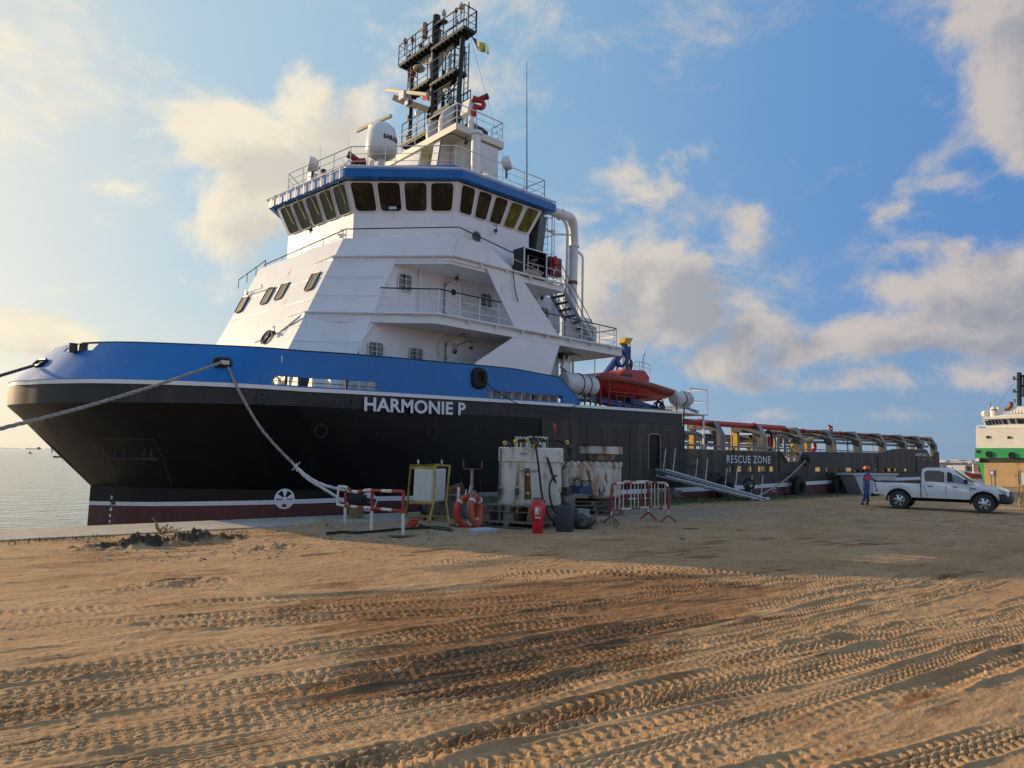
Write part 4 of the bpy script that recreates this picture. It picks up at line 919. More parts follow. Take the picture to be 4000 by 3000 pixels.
# caged ladder and gear behind the wheelhouse
c = Vector((22.6, 23.2, 9.8)); m = MB()
for k in range(7): a_ = math.pi*k/6; m.tube([c+Vector((.45+.42*math.sin(a_), .45*math.cos(a_), 1.0)), c+Vector((.45+.42*math.sin(a_), .45*math.cos(a_), 4.1))], .02, 4)
for z in (1.0, 1.9, 2.8, 3.7, 4.1): m.tube([c+Vector((.45+.42*math.sin(math.pi*k/8), .45*math.cos(math.pi*k/8), z)) for k in range(9)], .02, 4)
for k in range(14): m.tube([c+Vector((.4, -.2, .2+.3*k)), c+Vector((.4, .2, .2+.3*k))], .015, 4)
m.build('caged_ladder', white2, ship)
m = MB(); m.prism([(22.0, 23.0, 9.8), (22.0, 24.6, 9.8), (22.4, 24.8, 13.3), (22.4, 22.9, 13.3)], (.45, 0, 0)); m.build('aft_window_bay', mat('aft_glazing', (.09, .11, .10), .2, var=.4, vs=1.2), ship)
m = MB(); m.box((22.85, 24.3, 12.4), (.35, 1.1, 1.3)); m.build('blue_awning', blued, ship, bevel=.05)
c = Vector((x_+.2, 23.3, 8.75)); m = MB(); m.box(c, (.9, .8, .35)); m.tube([c+Vector((0, 0, -.2)), c+Vector((0, 0, -1.4))], .2, 10); m.build('pipe_bracket', white2, ship, bevel=.03)

# ------------------------------------------------------------------ above the wheelhouse: radome, mast house, mast
cream = mat('mast_house_cream', (.70, .66, .56), .5, var=.05, vs=2)  # even cream colour of the mast house
rz_ = 14.16
def rp(r, k, d=.12): c = Vector((18.5, YC, 0)); p = r[k]; return Vector((p.x+(.12 if p.x < 18 else -.12), p.y+(.12 if p.y < YC else -.12), rz_))
rr_ = [rp(o3, k) for k in range(6)]
railing([rr_[5], rr_[0], rr_[1], rr_[2], rr_[3]+Vector((0, 0, 0))], .98, 3, .02, 1.3, parent=ship, name='roof_railing', m=white2)
# radome: centre behind the front rail
c = YP(1487, 655, 26.6); zb_ = YP(1487, 620, 26.6).z-.03
m = MB(); m.lathe([(.16, rz_-.1), (.16, zb_), (.24, zb_+.04)], (c.x, c.y, 0), seg=14); m.build('radome_pedestal', white2, ship)
rw = (YP(1545, 560, 26.6).x-YP(1430, 560, 26.6).x)/2*.93; zt_ = YP(1487, 478, 26.6).z; hh = zt_-zb_
m = MB(); m.lathe([(rw*.45, zb_), (rw*.86, zb_+hh*.10), (rw, zb_+hh*.22), (rw*.99, zb_+hh*.45), (rw*.93, zb_+hh*.66), (rw*.78, zb_+hh*.84), (rw*.5, zb_+hh*.95), (rw*.2, zb_+hh*.995), (.01, zt_)], (c.x, c.y, 0), seg=36)
rd = m.build('radome', mat('radome_gelcoat', (.72, .73, .74), .3, var=.02), ship, smooth=60)
# lettering wrapped on the drum
t = text('radome_lettering', 'SAILOR', .27, blackp, ship, Matrix.Identity(4), .004, .012, .95, 1.0)
zt0 = YP(1487, 552, 26.6).z-.12
for v in t.data.vertices:
    p = v.co+LOC[ship]; a = -2.02+(p.x)/(rw*1.0); r_ = rw*1.0+p.z+.012; v.co = Vector((c.x+r_*math.cos(a-.0), c.y+r_*math.sin(a), zt0+p.y))-LOC[ship]
# scanner behind the radome
def scanner(c, L, ang, tilt, name='radar_scanner', h=.6):
    c = Vector(c); d = Vector((math.cos(ang), math.sin(ang), tilt)).normalized()
    m = MB(); m.bar(c-d*L/2, c+d*L/2, .14, .17); o = m.build(name, mat('scanner_beige', (.52, .46, .36), .5, var=.1), ship, bevel=.04)
    m = MB(); m.box(c+Vector((0, 0, -.27)), (.4, .3, .34)); m.lathe([(.12, -h), (.1, -.4)], c, seg=10); m.build('scanner_gearbox', white2, o); return o
a = YP(1393, 512, 27.6); b = YP(1529, 452, 27.6); cc = (a+b)/2
p1_ = ZP(1393, 512, cc.z); p2_ = ZP(1529, 452, cc.z); scanner((p1_+p2_)/2, (p2_-p1_).length, math.atan2((p2_-p1_).y, (p2_-p1_).x), 0, h=2.6)
# searchlights, lanterns, aerials along the roof edge
def searchlight(p, dirv, s=.32):
    p = Vector(p); m = MB(); m.lathe([(s*.2, -s*.75), (s*.75, -s*.6), (s, -s*.1), (s, s*.55), (s*.94, s*.6)], p, dirv, 18); m.mi = 0
    o = m.build('searchlight', white2, ship); m = MB(); m.lathe([(.05, -s*2.2), (.05, -s*.9)], p, seg=8); m.tube([p+Vector((0, 0, -s*1.1)), p+Vector((s*1.0, 0, -s*.3)), p+Vector((s*1.0, 0, 0))], .025, 5); m.build('searchlight_yoke', dkst, o)
    m = MB(); m.lathe([(s*.88, s*.56), (s*.3, s*.60)], p, dirv, 16); m.build('lens', glassg, o)
searchlight(YP(1222, 643, 29.6), (-.9, .35, .12), .34)
searchlight(YP(1979, 638, 23.6), (.55, -.7, .25), .32)
m = MB(); p = YP(1263, 690, 29.0); m.lathe([(.16, -.3), (.16, 0), (.10, .02), (.10, .22), (.14, .24), (.10, .34)], p, seg=12); m.lathe([(.05, -1.4), (.05, -.3)], p, seg=8); m.build('signal_lantern', mat('lantern_bronze', (.12, .09, .05), .4, .4), ship)
m = MB(); p = YP(1220, 720, 30.0); m.box(p, (.35, .35, 1.0)); m.lathe([(.2, 0), (.2, .05)], p+Vector((-.2, 0, -.1)), (-1, -.2, 0), 14); m.build('horn_cabinet', white2, ship)
def whip(px, py0, py1, Y, r=.012, mt=None):
    a = YP(px, py1, Y); b = YP(px, py0, Y); m = MB(); m.tube([a, a.lerp(b, .4), b], [r*1.6, r*1.2, r*.6], 5); m.build('whip_aerial', mt or white2, ship)
whip(1251, 565, 760, 29.2); whip(1361, 530, 700, 28.4); whip(2058, 243, 742, 23.3, .022, mat('aerial_grey', (.14, .17, .19), .5)); whip(1544, 490, 650, 26)
m = MB()
for (px, py, Y) in [(1350, 640, 28.2), (1175, 800, 30.5)]:
    p = YP(px, py, Y); m.tube([p+Vector((0, 0, -.8)), p], .045, 6); m.tube([p, p+Vector((-.15, .1, .2))], .02, 5); m.tube([p, p+Vector((.15, -.1, .2))], .02, 5)
m.build('aerial_post', white2, ship)
def monitor(p, s=1.0, mt=None, yaw=0.0, name='fire_monitor'):      # bent fire-fighting gun
    p = Vector(p); c_, s_ = math.cos(yaw), math.sin(yaw); f = lambda x, y, z: p+Vector((x*c_-y*s_, x*s_+y*c_, z))*s
    m = MB(); m.tube([f(0, 0, 0), f(0, 0, .35)], .15*s, 10); m.tube(spline([f(0, 0, .3), f(.12, 0, .48), f(.38, 0, .46), f(.5, 0, .62), f(.4, 0, .82), f(.2, 0, .85)], 5), .125*s, 10)
    m.tube([f(.2, 0, .85), f(-.1, 0, .92)], .16*s, 10); o = m.build(name, mt or red, ship)
    m = MB(); m.tube([f(.15, 0, .86), f(.62, .02, 1.12)], [.12*s, .15*s], 12); m.tube([f(.62, .02, 1.12), f(.70, .02, 1.16)], .17*s, 12); m.build('nozzle', redd, o)
    m = MB(); m.box(f(.05, .18, .6), (.16*s, .12*s, .22*s)); m.build('actuator', blackp, o); return o
# mast house: overhanging top deck on pillars, walls set back
ZD = 17.33; YD = 25.0; kx = 18.95
SLB = [Vector((kx, YD, ZD)), Vector((21.9, YD, ZD)), Vector((21.9, 2*YC-YD, ZD)), Vector((19.05, 2*YC-YD, ZD))]
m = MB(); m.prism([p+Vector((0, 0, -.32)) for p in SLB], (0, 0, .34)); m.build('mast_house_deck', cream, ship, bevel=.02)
m = MB(); w0 = 19.75
m.face([(w0, YD+.35, rz_), (w0, 2*YC-YD-.35, rz_), (w0, 2*YC-YD-.35, ZD-.3), (w0, YD+.35, ZD-.3)])
m.face([(w0, YD+.35, rz_), (21.6, YD+.35, rz_), (21.6, YD+.35, ZD-.3), (w0, YD+.35, ZD-.3)])
m.face([(w0, 2*YC-YD-.35, rz_), (21.6, 2*YC-YD-.35, rz_), (21.6, 2*YC-YD-.35, ZD-.3), (w0, 2*YC-YD-.35, ZD-.3)])
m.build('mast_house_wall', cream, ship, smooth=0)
for yy in (26.4, 28.2, 31.2):
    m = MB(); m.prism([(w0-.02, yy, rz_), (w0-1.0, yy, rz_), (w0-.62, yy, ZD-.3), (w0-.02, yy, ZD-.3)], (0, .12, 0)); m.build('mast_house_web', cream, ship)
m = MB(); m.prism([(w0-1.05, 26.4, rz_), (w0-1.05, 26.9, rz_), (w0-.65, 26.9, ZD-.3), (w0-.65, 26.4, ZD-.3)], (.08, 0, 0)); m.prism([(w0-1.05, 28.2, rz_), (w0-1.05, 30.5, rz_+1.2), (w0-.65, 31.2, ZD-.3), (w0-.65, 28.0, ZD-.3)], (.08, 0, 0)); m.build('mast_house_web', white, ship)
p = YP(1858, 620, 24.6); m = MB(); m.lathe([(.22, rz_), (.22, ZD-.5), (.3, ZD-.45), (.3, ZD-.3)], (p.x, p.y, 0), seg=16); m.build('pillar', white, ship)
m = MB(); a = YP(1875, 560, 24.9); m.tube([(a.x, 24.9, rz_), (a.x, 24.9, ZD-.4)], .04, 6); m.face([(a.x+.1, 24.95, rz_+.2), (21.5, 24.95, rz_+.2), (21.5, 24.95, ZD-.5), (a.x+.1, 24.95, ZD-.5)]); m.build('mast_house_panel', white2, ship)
m = MB(); m.tube(spline([YP(1692, 556, 25.6), YP(1740, 530, 25.5), YP(1775, 524, 25.3), YP(1832, 554, 25.0)], 5), .025, 5); m.build('deckhead_cable', blackp, ship)
lamp(YP(1819, 562, 25.2), 1.0)
railing([Vector((19.05, 33, ZD)), Vector((kx+.08, YD+.08, ZD)), Vector((20.2, YD+.08, ZD)), Vector((21.85, YD+.08, ZD)), Vector((21.85, YD+.9, ZD))], 1.0, 3, .024, 1.2, parent=ship, name='mast_house_railing', m=white2)
railing([rr_[3]+Vector((0, .0, 0)), rr_[3]+Vector((0, 3, 0))], .98, 3, .02, 1.3, parent=ship, name='roof_railing', m=white2)
p = YP(1858, 500, 24.9); m = MB(); m.lathe([(.17, 16.9), (.14, 17.6), (.17, 17.8), (.12, 17.9), (.12, YP(1858, 446, 24.9).z)], (p.x, p.y+.35, 0), seg=12); m.build('monitor_pedestal', white2, ship)
q = YP(1858, 446, 25.25); monitor((q.x-.1, q.y, q.z-.1), .92, yaw=-.5)
m = MB(); m.box(YP(1826, 425, 25.6), (.3, .55, .75), Matrix.Rotation(R(12), 3, 'Y')); m.build('control_box', white2, ship)
q = YP(1420, 640, 27.8); monitor((q.x, q.y, rz_+.3), 1.0, redd, yaw=2.6)
m = MB(); m.box((q.x-.9, q.y-.3, rz_+.3), (.5, .5, .5)); m.build('monitor_housing', white2, ship, bevel=.05)
# funnels: grey cowls with dark mouths beside the mast
m = MB(); m.tube(spline([YP(1740, 530, 27.3), YP(1745, 470, 27.3), YP(1775, 440, 27.2), YP(1815, 432, 27.0)], 6), [.38]*19, 16); m.tube(spline([YP(1690, 560, 28.8), YP(1692, 500, 28.8), YP(1725, 475, 28.7), YP(1770, 470, 28.5)], 6), .34, 16); m.build('exhaust_cowl', mat('cowl_grey', (.42, .45, .48), .5, var=.06), ship)
m = MB(); m.prism([YP(1795, 445, 26.9), YP(1823, 412, 26.9), YP(1822, 432, 26.9), YP(1805, 470, 26.9)], (0, .8, 0)); m.prism([(20.0, 25.9, ZD+.1), (21.6, 25.9, ZD+.1), (21.6, 25.9, ZD+.75), (20.6, 25.9, ZD+.95)], (0, 1.6, 0)); m.build('exhaust_hood', blackp, ship)
# lattice mast
XM = 20.33
m = MB(); m.tube([(XM, YC, ZD-.3), (XM, YC, 24.95)], .21, 12); mast = m.build('signal_mast', mastp, ship)
m = MB()
m.tube([(XM, YC-1.95, ZD), (XM, YC-2.3, 22.9)], .13, 8); m.tube([(XM, YC+2.1, ZD), (XM, YC+2.1, 23.3)], .11, 8); m.tube([(XM+1.2, YC-.6, ZD), (XM+1.2, YC-.6, 22.8)], .10, 8); m.tube([(XM+1.2, YC+.9, ZD), (XM+1.2, YC+.9, 22.8)], .09, 8)
m.build('mast_leg', mastp, mast)
def platf(y0, y1, z, d=.75, x0=-.35, h=.16):
    m = MB(); m.box((XM+x0+d/2, (y0+y1)/2, z), (d, abs(y1-y0), h))
    for y in np.arange(min(y0, y1)+.2, max(y0, y1), .35): m.box((XM+x0+d/2, y, z-h*.7), (d*.95, .05, .09))
    m.build('mast_platform', mastp, mast)
platf(26.0, 28.75, 22.95); platf(28.85, 31.75, 23.3, .7); platf(26.6, 28.75, 21.0); platf(28.85, 30.9, 21.35, .6); platf(27.0, 28.7, 19.3, .6); platf(28.9, 31.3, 18.6, .5)
m = MB(); m.bar((XM-.1, 28.9, 19.75), (XM-.5, 31.7, 21.35), .34, .3); m.build('mast_boom', mastp, mast)
g_ = mat('gusset_grey', (.30, .31, .30), .5)
m = MB()
for (y0, y1, z) in ((28.6, 27.3, 22.85), (29.0, 30.6, 23.2), (28.6, 27.4, 20.9), (29.0, 30.2, 21.2)): m.prism([(XM+.05, y0, z), (XM+.05, y1, z), (XM+.05, y0, z-.95)], (.05, 0, 0))
m.build('gusset', g_, mast)
def mrail(path, h=1.15, n=3): return railing([Vector((XM+a, y, z)) for a, y, z in path], h, n, .026, .8, parent=mast, name='mast_railing', m=mastp)
mrail([(.3, 28.6, 23.0), (-.35, 28.5, 23.0), (-.35, 26.0, 22.95), (.4, 26.0, 22.95)]); mrail([(-.35, 28.6, 23.3), (-.35, 31.75, 23.3), (.35, 31.75, 23.3), (.35, 29, 23.3)])
mrail([(-.35, 28.6, 21.05), (-.35, 26.7, 21.05), (.4, 26.7, 21.05)]); mrail([(-.25, 29.1, 21.4), (-.25, 30.9, 21.4), (.35, 30.9, 21.4)]); mrail([(-.3, 28.4, 19.35), (-.3, 27.0, 19.35), (.3, 27.0, 19.35), (.3, 28.4, 19.35)]); mrail([(-.25, 29.2, 18.65), (-.25, 31.3, 18.65)]); mrail([(.45, 28.5, 23.0), (.45, 26.0, 22.95)])
mrail([(1.3, 30.3, 17.4), (1.3, 27.0, 17.4)], 1.2, 3); mrail([(.9, 28.4, 19.35), (.9, 26.9, 19.35)])
m = MB()
for x, y in ((XM+.55, 28.0), (XM+.75, 28.75), (XM+.9, 27.3), (XM+.4, 29.35)):
    for dx in (-.17, .17): m.tube([(x, y+dx, ZD), (x, y+dx, 23.1)], .032, 5)
    for z in np.arange(ZD+.2, 23, .32): m.tube([(x, y-.17, z), (x, y+.17, z)], .018, 4)
for z in np.arange(18, 23, 1.0): m.tube([(XM+1.2, YC-.6, z), (XM, YC-2.15, z+.5)], .03, 5); m.tube([(XM+1.2, YC+.9, z), (XM+1.2, YC-.6, z+.7)], .03, 5); 
for z in np.arange(17.8, 22.8, .8): m.torus((XM+.65, 28.0, z), .33, .02, (0, 0, 1), 12, 4)
m.build('mast_ladder', mastp, mast)
# lanterns, aerials and horns on the mast
def lantern(px, py, s=1.0, st=0, X=XM, cm=None):
    p = XP(px, py, X); m = MB()
    m.lathe([(.05*s, -.32*s), (.05*s, -.18*s), (.10*s, -.16*s), (.12*s, -.05*s), (.09*s, .02*s), (.02, .16*s)], p, seg=10); m.tube([p+Vector((0, 0, -.9)), p+Vector((0, 0, -.3))], .03, 5)
    m.build('mast_lantern', cm or [blackp, mat('lantern_red_brown', (.16, .05, .03), .4), mat('lantern_pale', (.45, .42, .38), .4)][st], mast)
for q in [(1583, 158, 1, 1), (1612, 152, 1, 1), (1652, 108, 1, 2), (1703, 72, 1.6, 0), (1734, 47, 1.1, 2), (1802, 22, 1.2, 2), (1601, 222, 1.3, 0), (1682, 253, 1, 2), (1601, 275, 1.3, 1), (1615, 280, 1.3, 1), (1784, 80, .9, 2), (1782, 38, .8, 0), (1645, 175, .8, 0), (1600, 455, 1.2, 1), (1595, 535, 1.2, 1), (1672, 455, .9, 1)]: lantern(*q)
m = MB(); p = XP(1685, 122, XM); m.lathe([(.16, -.45), (.16, -.18), (.19, -.17), (.19, -.1), (.15, -.08), (.15, .3), (.1, .35)], p+Vector((-.35, .1, 0)), seg=12); m.build('horn_drum', mat('drum_cream', (.32, .28, .2), .5), mast)
m = MB(); p = XP(1637, 268, XM); m.ball(p, .33, 14, (1, 1, .55)); m.build('satellite_dome', mat('dome_beige', (.45, .38, .26), .4), mast)
m = MB(); p = XP(1632, 440, XM-.6); m.ball(p, .16, 10, (1, 1, 1.4)); m.tube([p, p+Vector((0, 0, -.6))], .03, 5); m.build('satellite_dome', white2, mast)
m = MB(); a = XP(1720, 100, XM); b = XP(1738, 80, XM); m.bar(XP(1704, 98, XM), XP(1740, 80, XM), .3, .12); m.build('mast_yard', mastp, mast)
for (px, y0, y1) in [(1829, 20, 130), (1832, 8, 40), (1722, 120, 200), (1738, 125, 230), (1845, 0, 0)][:4]:
    a, b = XP(px, y0, XM), XP(px, y1, XM); m = MB(); m.tube([a, b], .035, 5); m.build('whip_aerial', mastp, mast)
a, b = XP(1510, 350, XM-.6), XP(1671, 370, XM-.6); z_ = (a.z+b.z)/2
pa, pb = ZP(1510, 350, z_), ZP(1671, 370, z_); 
m = MB(); m.bar(a, b, .16, .2); sc_ = m.build('radar_scanner', mat('scanner_beige', (.52, .46, .36), .5), mast, bevel=.04)
m = MB(); c = XP(1582, 378, XM-.5); m.box(c, (.5, .45, .42)); m.box(c+Vector((.1, -.2, -.35)), (.3, .3, .4)); m.build('scanner_gearbox', white2, sc_)
m = MB(); m.tube([XP(1831, 124, XM), Vector((22.6, 24.6, 13.9))], .008, 4); m.build('flag_halyard', dkst, ship)
# flags (cloth held by halyards)
def flag(name, label, pts, mts, X, wav=.06, cat='flag'):
    A, B, C_, D = [XP(px, py, X) for px, py in pts]; m = MB(); n = 12; rows = []
    for i in range(7):
        v = i/6; l_ = A.lerp(D, v); r_ = B.lerp(C_, v); rows.append([l_.lerp(r_, k/n)+Vector((wav*math.sin(k*.9+v*1.5), 0, wav*.5*math.sin(k*.8+v*2))) for k in range(n+1)])
    m.grid(rows, mf=lambda i, j: min(len(mts)-1, int((j+i*.6)/n*len(mts))) if len(mts) > 1 else 0); o = m.build(name, mts, None, smooth=60); return tag(o, label, cat)
flag('flag', 'yellow, green and blue flag flying from the halyard beside the mast top', [(1842, 145), (1912, 178), (1911, 212), (1864, 197)], [mat('flag_blue', (.08, .15, .35), .8), mat('flag_yellow', (.50, .45, .10), .8), mat('flag_green', (.10, .22, .14), .8)], XM+.2)
flag('pennant', 'small red pennant hanging by the radar scanner on the mast', [(1665, 372), (1671, 392), (1655, 392), (1643, 385)], [mat('flag_red', (.60, .05, .06), .8)], XM-.9, .02, 'pennant')
flag('flag', 'green flag half hidden behind the lower mast rails', [(1610, 325), (1650, 350), (1650, 362), (1610, 350)], [mat('flag_green2', (.05, .30, .16), .8)], XM+.3, .03)
# forecastle gear that shows through the slots
m = MB(); m.lathe([(.35, -.9), (.35, .9)], (11.3, 24.6, 4.6), (0, 1, 0), 14); m.lathe([(.55, -.95), (.55, -.88)], (11.3, 24.6, 4.6), (0, 1, 0), 18); m.lathe([(.55, .88), (.55, .95)], (11.3, 24.6, 4.6), (0, 1, 0), 18); m.build('mooring_winch', dkst, ship)
for x in (12.35, 19.6, 20.2, 21.6): m = MB(); m.lathe([(.13, 4.1), (.13, 4.75), (.17, 4.8)], (x, 22.35, 0), seg=10); m.build('deck_bollard', [rusty, white2, dkst][int(x*10) % 3], ship)
m = MB(); m.box((10.6, 22.9, 4.5), (.12, .1, .7)); m.box((9.9, 22.8, 4.4), (.08, .1, .6)); m.build('deck_locker', white2, ship)
m = MB()
for k in range(9): m.torus((9.85+.04*(k % 3), 22.6, 4.42), .14+.012*k, .012, (.3, -1, .1*k-.3), 12, 4)
m.build('yellow_line_coil', mat('line_yellow', (.45, .40, .08), .8), ship)

# ------------------------------------------------------------------ after deck: bulwark, cargo rail frames, pipes
zt = [(32, 2.66), (52, 2.91), (58.2, 2.98), (61.4, 3.35), (63, 3.45), (69.1, 3.49)]
top = [(x, z) for x, z in zt]
nt_ = [xz(3047, 1766), xz(3071, 1805), xz(3108, 1803), xz(3126, 1766)]
outer = [(32.06, 1.83)]+[(32.06, 2.66)]+nt_+[(52, 2.91), (58.2, 2.98), (61.4, 3.35), (63, 3.45), (69.1, 3.49), (69.6, 3.2), (70.1, 2.6), (70.6, 2.55), (71.2, 3.4), (72.3, 3.38), (72.3, 1.83)]
bw = plate('deck_bulwark', outer, [], YS-.0, .1, brownh, ship)
m = MB()
for seg_ in ([(32.06, 2.68), nt_[0]], [nt_[3], (52, 2.93), (58.2, 3.0), (61.4, 3.37), (69.1, 3.51)]):
    m.tube([(x, YS, z) for x, z in seg_], .05, 6)
m.tube([(x, YS-.08, z) for x, z in nt_], .07, 6); m.build('bulwark_capping', mat('worn_cap', (.16, .15, .14), .5, var=.3, vs=5), ship)
# stays between deck edge and bulwark; their tan colour paints in low sun behind the ports
m = MB(); tan = mat('stay_sunlit_tan', (.42, .33, .20), .6, var=.15, vs=5)
for i, x in enumerate(np.arange(33.2, 72, 1.15)):
    m.prism([(x, YS+.03, 1.5), (x, YS+.75, 1.5), (x, YS+.25, 2.7), (x, YS+.03, 2.7)], (.06, 0, 0))
m.build('bulwark_stay', tan, ship)
m = MB(); 
_op = [(2700, 2703), (2838, 2855), (2880, 2896), (2918, 2936), (2960, 2986), (3000, 3020), (3183, 3205), (3225, 3230), (3258, 3276), (3303, 3325), (3371, 3386), (3412, 3424), (3463, 3481), (3492, 3499), (3530, 3545), (3600, 3603)]
for (a_, b_), (c_, d_) in zip(_op, _op[1:]): x0, x1 = YP(b_, 1825, YS).x, YP(c_, 1825, YS).x; m.box(((x0+x1)/2, YS, 1.67), (x1-x0, .06, .36))
x0 = YP(2700, 1825, YS).x; m.box(((32.1+x0)/2, YS, 1.67), (x0-32.1, .06, .36)); x1 = YP(3603, 1825, YS).x; m.box(((72.2+x1)/2, YS, 1.67), (72.2-x1, .06, .36))
for x in (37.0, 42.4, 58.0, 66.4): m.box((x, YS-.07, 2.2), (.09, .06, 1.3))
m.build('port_cover', brownh, ship)
rz = YP(2838, 1810, YS-.1); text('rescue_zone_lettering', 'RESCUE ZONE', .62, markw, ship, MX((rz.x, YS-.08, rz.z+.03), (1, 0, .005)), .004, .006, 1.15, 1.12)
st_ = YP(3578, 1781, YS-.1); text('stern_name', 'HARMONIE P', .36, markw, ship, MX((st_.x, YS-.08, st_.z), (1, 0, .0)), .004, .004, 1.3, 1.05); text('port_of_registry', 'MADEIRA', .22, mat('faded_white', (.3, .3, .29), .6), ship, MX((st_.x+1.3, YS-.08, st_.z-.36), (1, 0, 0)), .004, .004, 1.3)
oval('fairlead', YP(3146, 1797, YS-.04), .95, .42, (0, -1, 0), .10, rubber)
m = MB(); m.torus(YP(3146, 1797, YS-.06), .3, .08, (0, 1, 0), 20, 6, .9, 1.1); m.build('fairlead_ring', rubber, ship)
m = MB(); p = YP(2972, 1911, YS-.12)
text('hull_symbols', 'TC', .34, markw, ship, MX((YP(3012, 1922, YS-.05).x, YS-.06, YP(3012, 1922, YS).z), (1, 0, 0)), .003, .002, 1.5)
m = MB()
for k in range(8): m.box((YP(3072, 1880, YS).x, YS-.05, .25+.17*k), (.09, .02, .08))
m.build('draught_scale', markw, ship)
fr0 = [36.0, 40.9, 45.8, 50.5, 55.2, 60.0, 64.6, 68.6, 72.1]
fm = mat('frame_grey_paint', (.062, .066, .072), .5, var=.12, vs=2, col2=(.20, .16, .11), c2lo=.58, c2hi=.62, c2s=1.1, c2stretch=(1, 1, .8), rust=(.3, 4, (.15, .09, .05)))
ftan = mat('frame_edge_tan', (.30, .25, .17), .55, var=.12, vs=2, col2=(.13, .13, .13), c2lo=.45, c2hi=.55, c2s=1.3)
for k, x in enumerate(fr0):
    ztop = 4.30+.012*(x-34)
    for s_ in (1, -1):
        f = (lambda p: p) if s_ == 1 else mir
        m = MB(); w = .55; pro = [(YS+.18, 1.5), (YS+.18, ztop-.75), (YS+.62, ztop), (YS+2.4, ztop)]; pri = [(YS+.62, 1.5), (YS+.62, ztop-.95), (YS+.95, ztop-.42), (YS+2.4, ztop-.42)]
        for (a, b), (c_, d_) in zip(zip(pro, pro[1:]), zip(pri, pri[1:])):
            P8 = [f(Vector((xx, y, z))) for xx in (x, x+w) for y, z in (a, b, d_, c_)]
            m.mi = 0; m.raw(P8, [(0, 1, 2, 3), (7, 6, 5, 4)]); m.mi = 1; m.raw(P8, [(0, 4, 5, 1)]); m.mi = 0; m.raw(P8, [(3, 2, 6, 7)])
        fo = m.build('cargo_rail_frame', [fm, ftan], ship, smooth=0)
        m = MB(); p = f(Vector((x+.3, YS+2.2, 1.5))); q = f(Vector((x+.3, YS+2.2, ztop-.3))); m.bar(p, q, .3, .3, up=(0, 1, 0)); m.build('inner_post', mat('post_yellow', (.50, .31, .05), .55, var=.1, vs=3, rust=(.32, 5, (.12, .07, .03))) if k < 7 else grey, fo)
def runpipe(name, y, z, r, mt, x0=32.1, x1=72, dz=.012, both_=True):
    for s_ in (1, -1) if both_ else (1,):
        yy = y if s_ == 1 else 2*YC-y; m = MB(); m.tube([(x0, yy, z), (x1, yy, z+dz*(x1-x0))], r, 10)
        for x in np.arange(x0+3, x1, 6.1): m.tube([(x, yy, z+dz*(x-x0)), (x+.12, yy, z+dz*(x-x0))], r*1.35, 10)
        m.build(name, mt, ship)
runpipe('red_deck_pipe', YS+1.0, 4.22, .17, red, 32.1, 45.2); runpipe('red_deck_pipe', YS+1.2, 4.28, .13, redd, 45.2, 72)
runpipe('grey_deck_pipe', YS+1.1, 3.85, .12, grey, 45.5, 72); runpipe('grey_deck_pipe', YS+.8, 3.55, .10, grey, 45.5, 72); runpipe('grey_deck_pipe', YS+1.5, 3.98, .09, dkst, 40.5, 72)
runpipe('guard_rail_pipe', YS+.25, 2.92, .055, grey, 32.1, 44.8, .006); runpipe('guard_rail_pipe', YS+.5, 2.62, .07, grey, 33, 72, .006)
m = MB(); m.tube(fillet([(32.1, YS+.9, 3.62), (34.9, YS+.9, 3.62), (35.3, YS+.9, 3.3), (35.3, YS+.9, 2.6)], .3), .11, 8); m.torus((33.2, YS+.9, 3.62), .14, .05, (1, 0, 0), 12, 6); m.build('branch_pipe', grey, ship)
ym = mat('valve_yellow', (.62, .42, .02), .45)
m = MB(); p = Vector((46.6, YS+1.0, 2.4)); m.tube(spline([p, p+Vector((0, 0, .6)), p+Vector((.6, 0, 1.05)), p+Vector((1.9, 0, 1.35)), p+Vector((2.6, 0, 1.4))], 5), .14, 8); m.ball(p+Vector((.05, 0, .55)), .3, 10); m.tube([p+Vector((-.4, 0, .9)), p+Vector((.5, 0, .5))], .1, 8); m.build('yellow_valve', ym, ship)
m = MB(); p = Vector((49.0, YS+1.0, 2.3)); m.tube(spline([p, p+Vector((.1, 0, .5)), p+Vector((.6, 0, .8)), p+Vector((.6, 0, 1.3))], 5), .14, 8); m.ball(p+Vector((.25, 0, .5)), .26, 10); m.tube([p+Vector((-1.2, 0, .1)), p+Vector((-1.6, 0, .9))], .11, 8); m.build('red_valve', red, ship)
m = MB(); p = Vector((43.5, YS+.6, 2.7)); m.tube(fillet([p, p+Vector((0, 0, 1.15)), p+Vector((.9, 0, 1.15)), p+Vector((.9, 0, -.1))], .3), .11, 8); m.torus(p+Vector((-.6, 0, .6)), .3, .07, (.3, 1, 0), 16, 5, .7, 1.7); m.build('manifold_loop', grey, ship)
m = MB(); p = Vector((42.0, YS+.6, 2.9)); m.torus(p+Vector((.3, 0, .55)), .42, .09, (.2, 1, 0), 16, 5, .8, 1.5); m.build('hose_loop', rubber, ship); m = MB(); m.tube([p+Vector((.3, 0, .8)), p+Vector((.4, 0, .2))], .13, 8); m.build('red_valve', red, ship)
m = MB(); p = Vector((69.6, YS+.9, 3.3)); m.tube(spline([p, p+Vector((.3, 0, .5)), p+Vector((.2, 0, 1.0)), p+Vector((.9, 0, .6)), p+Vector((1.0, 0, -.2))], 5), .17, 8); m.build('yellow_valve', ym, ship)
monitor((52.9, YS+1.2, 4.35), .5, red, 3.0, name='deck_monitor')
for x in (33.4, 35.6, 38.4, 39.6, 42.2, 44.2, 54.3, 56.6, 58.0, 61.5, 62.9):
    m = MB(); m.tube([(x, YS+1.6, 1.5), (x, YS+1.6, 4.1)], .05, 6); m.build('deck_stanchion', [ym, grey, dkst][int(x*10) % 3], ship)
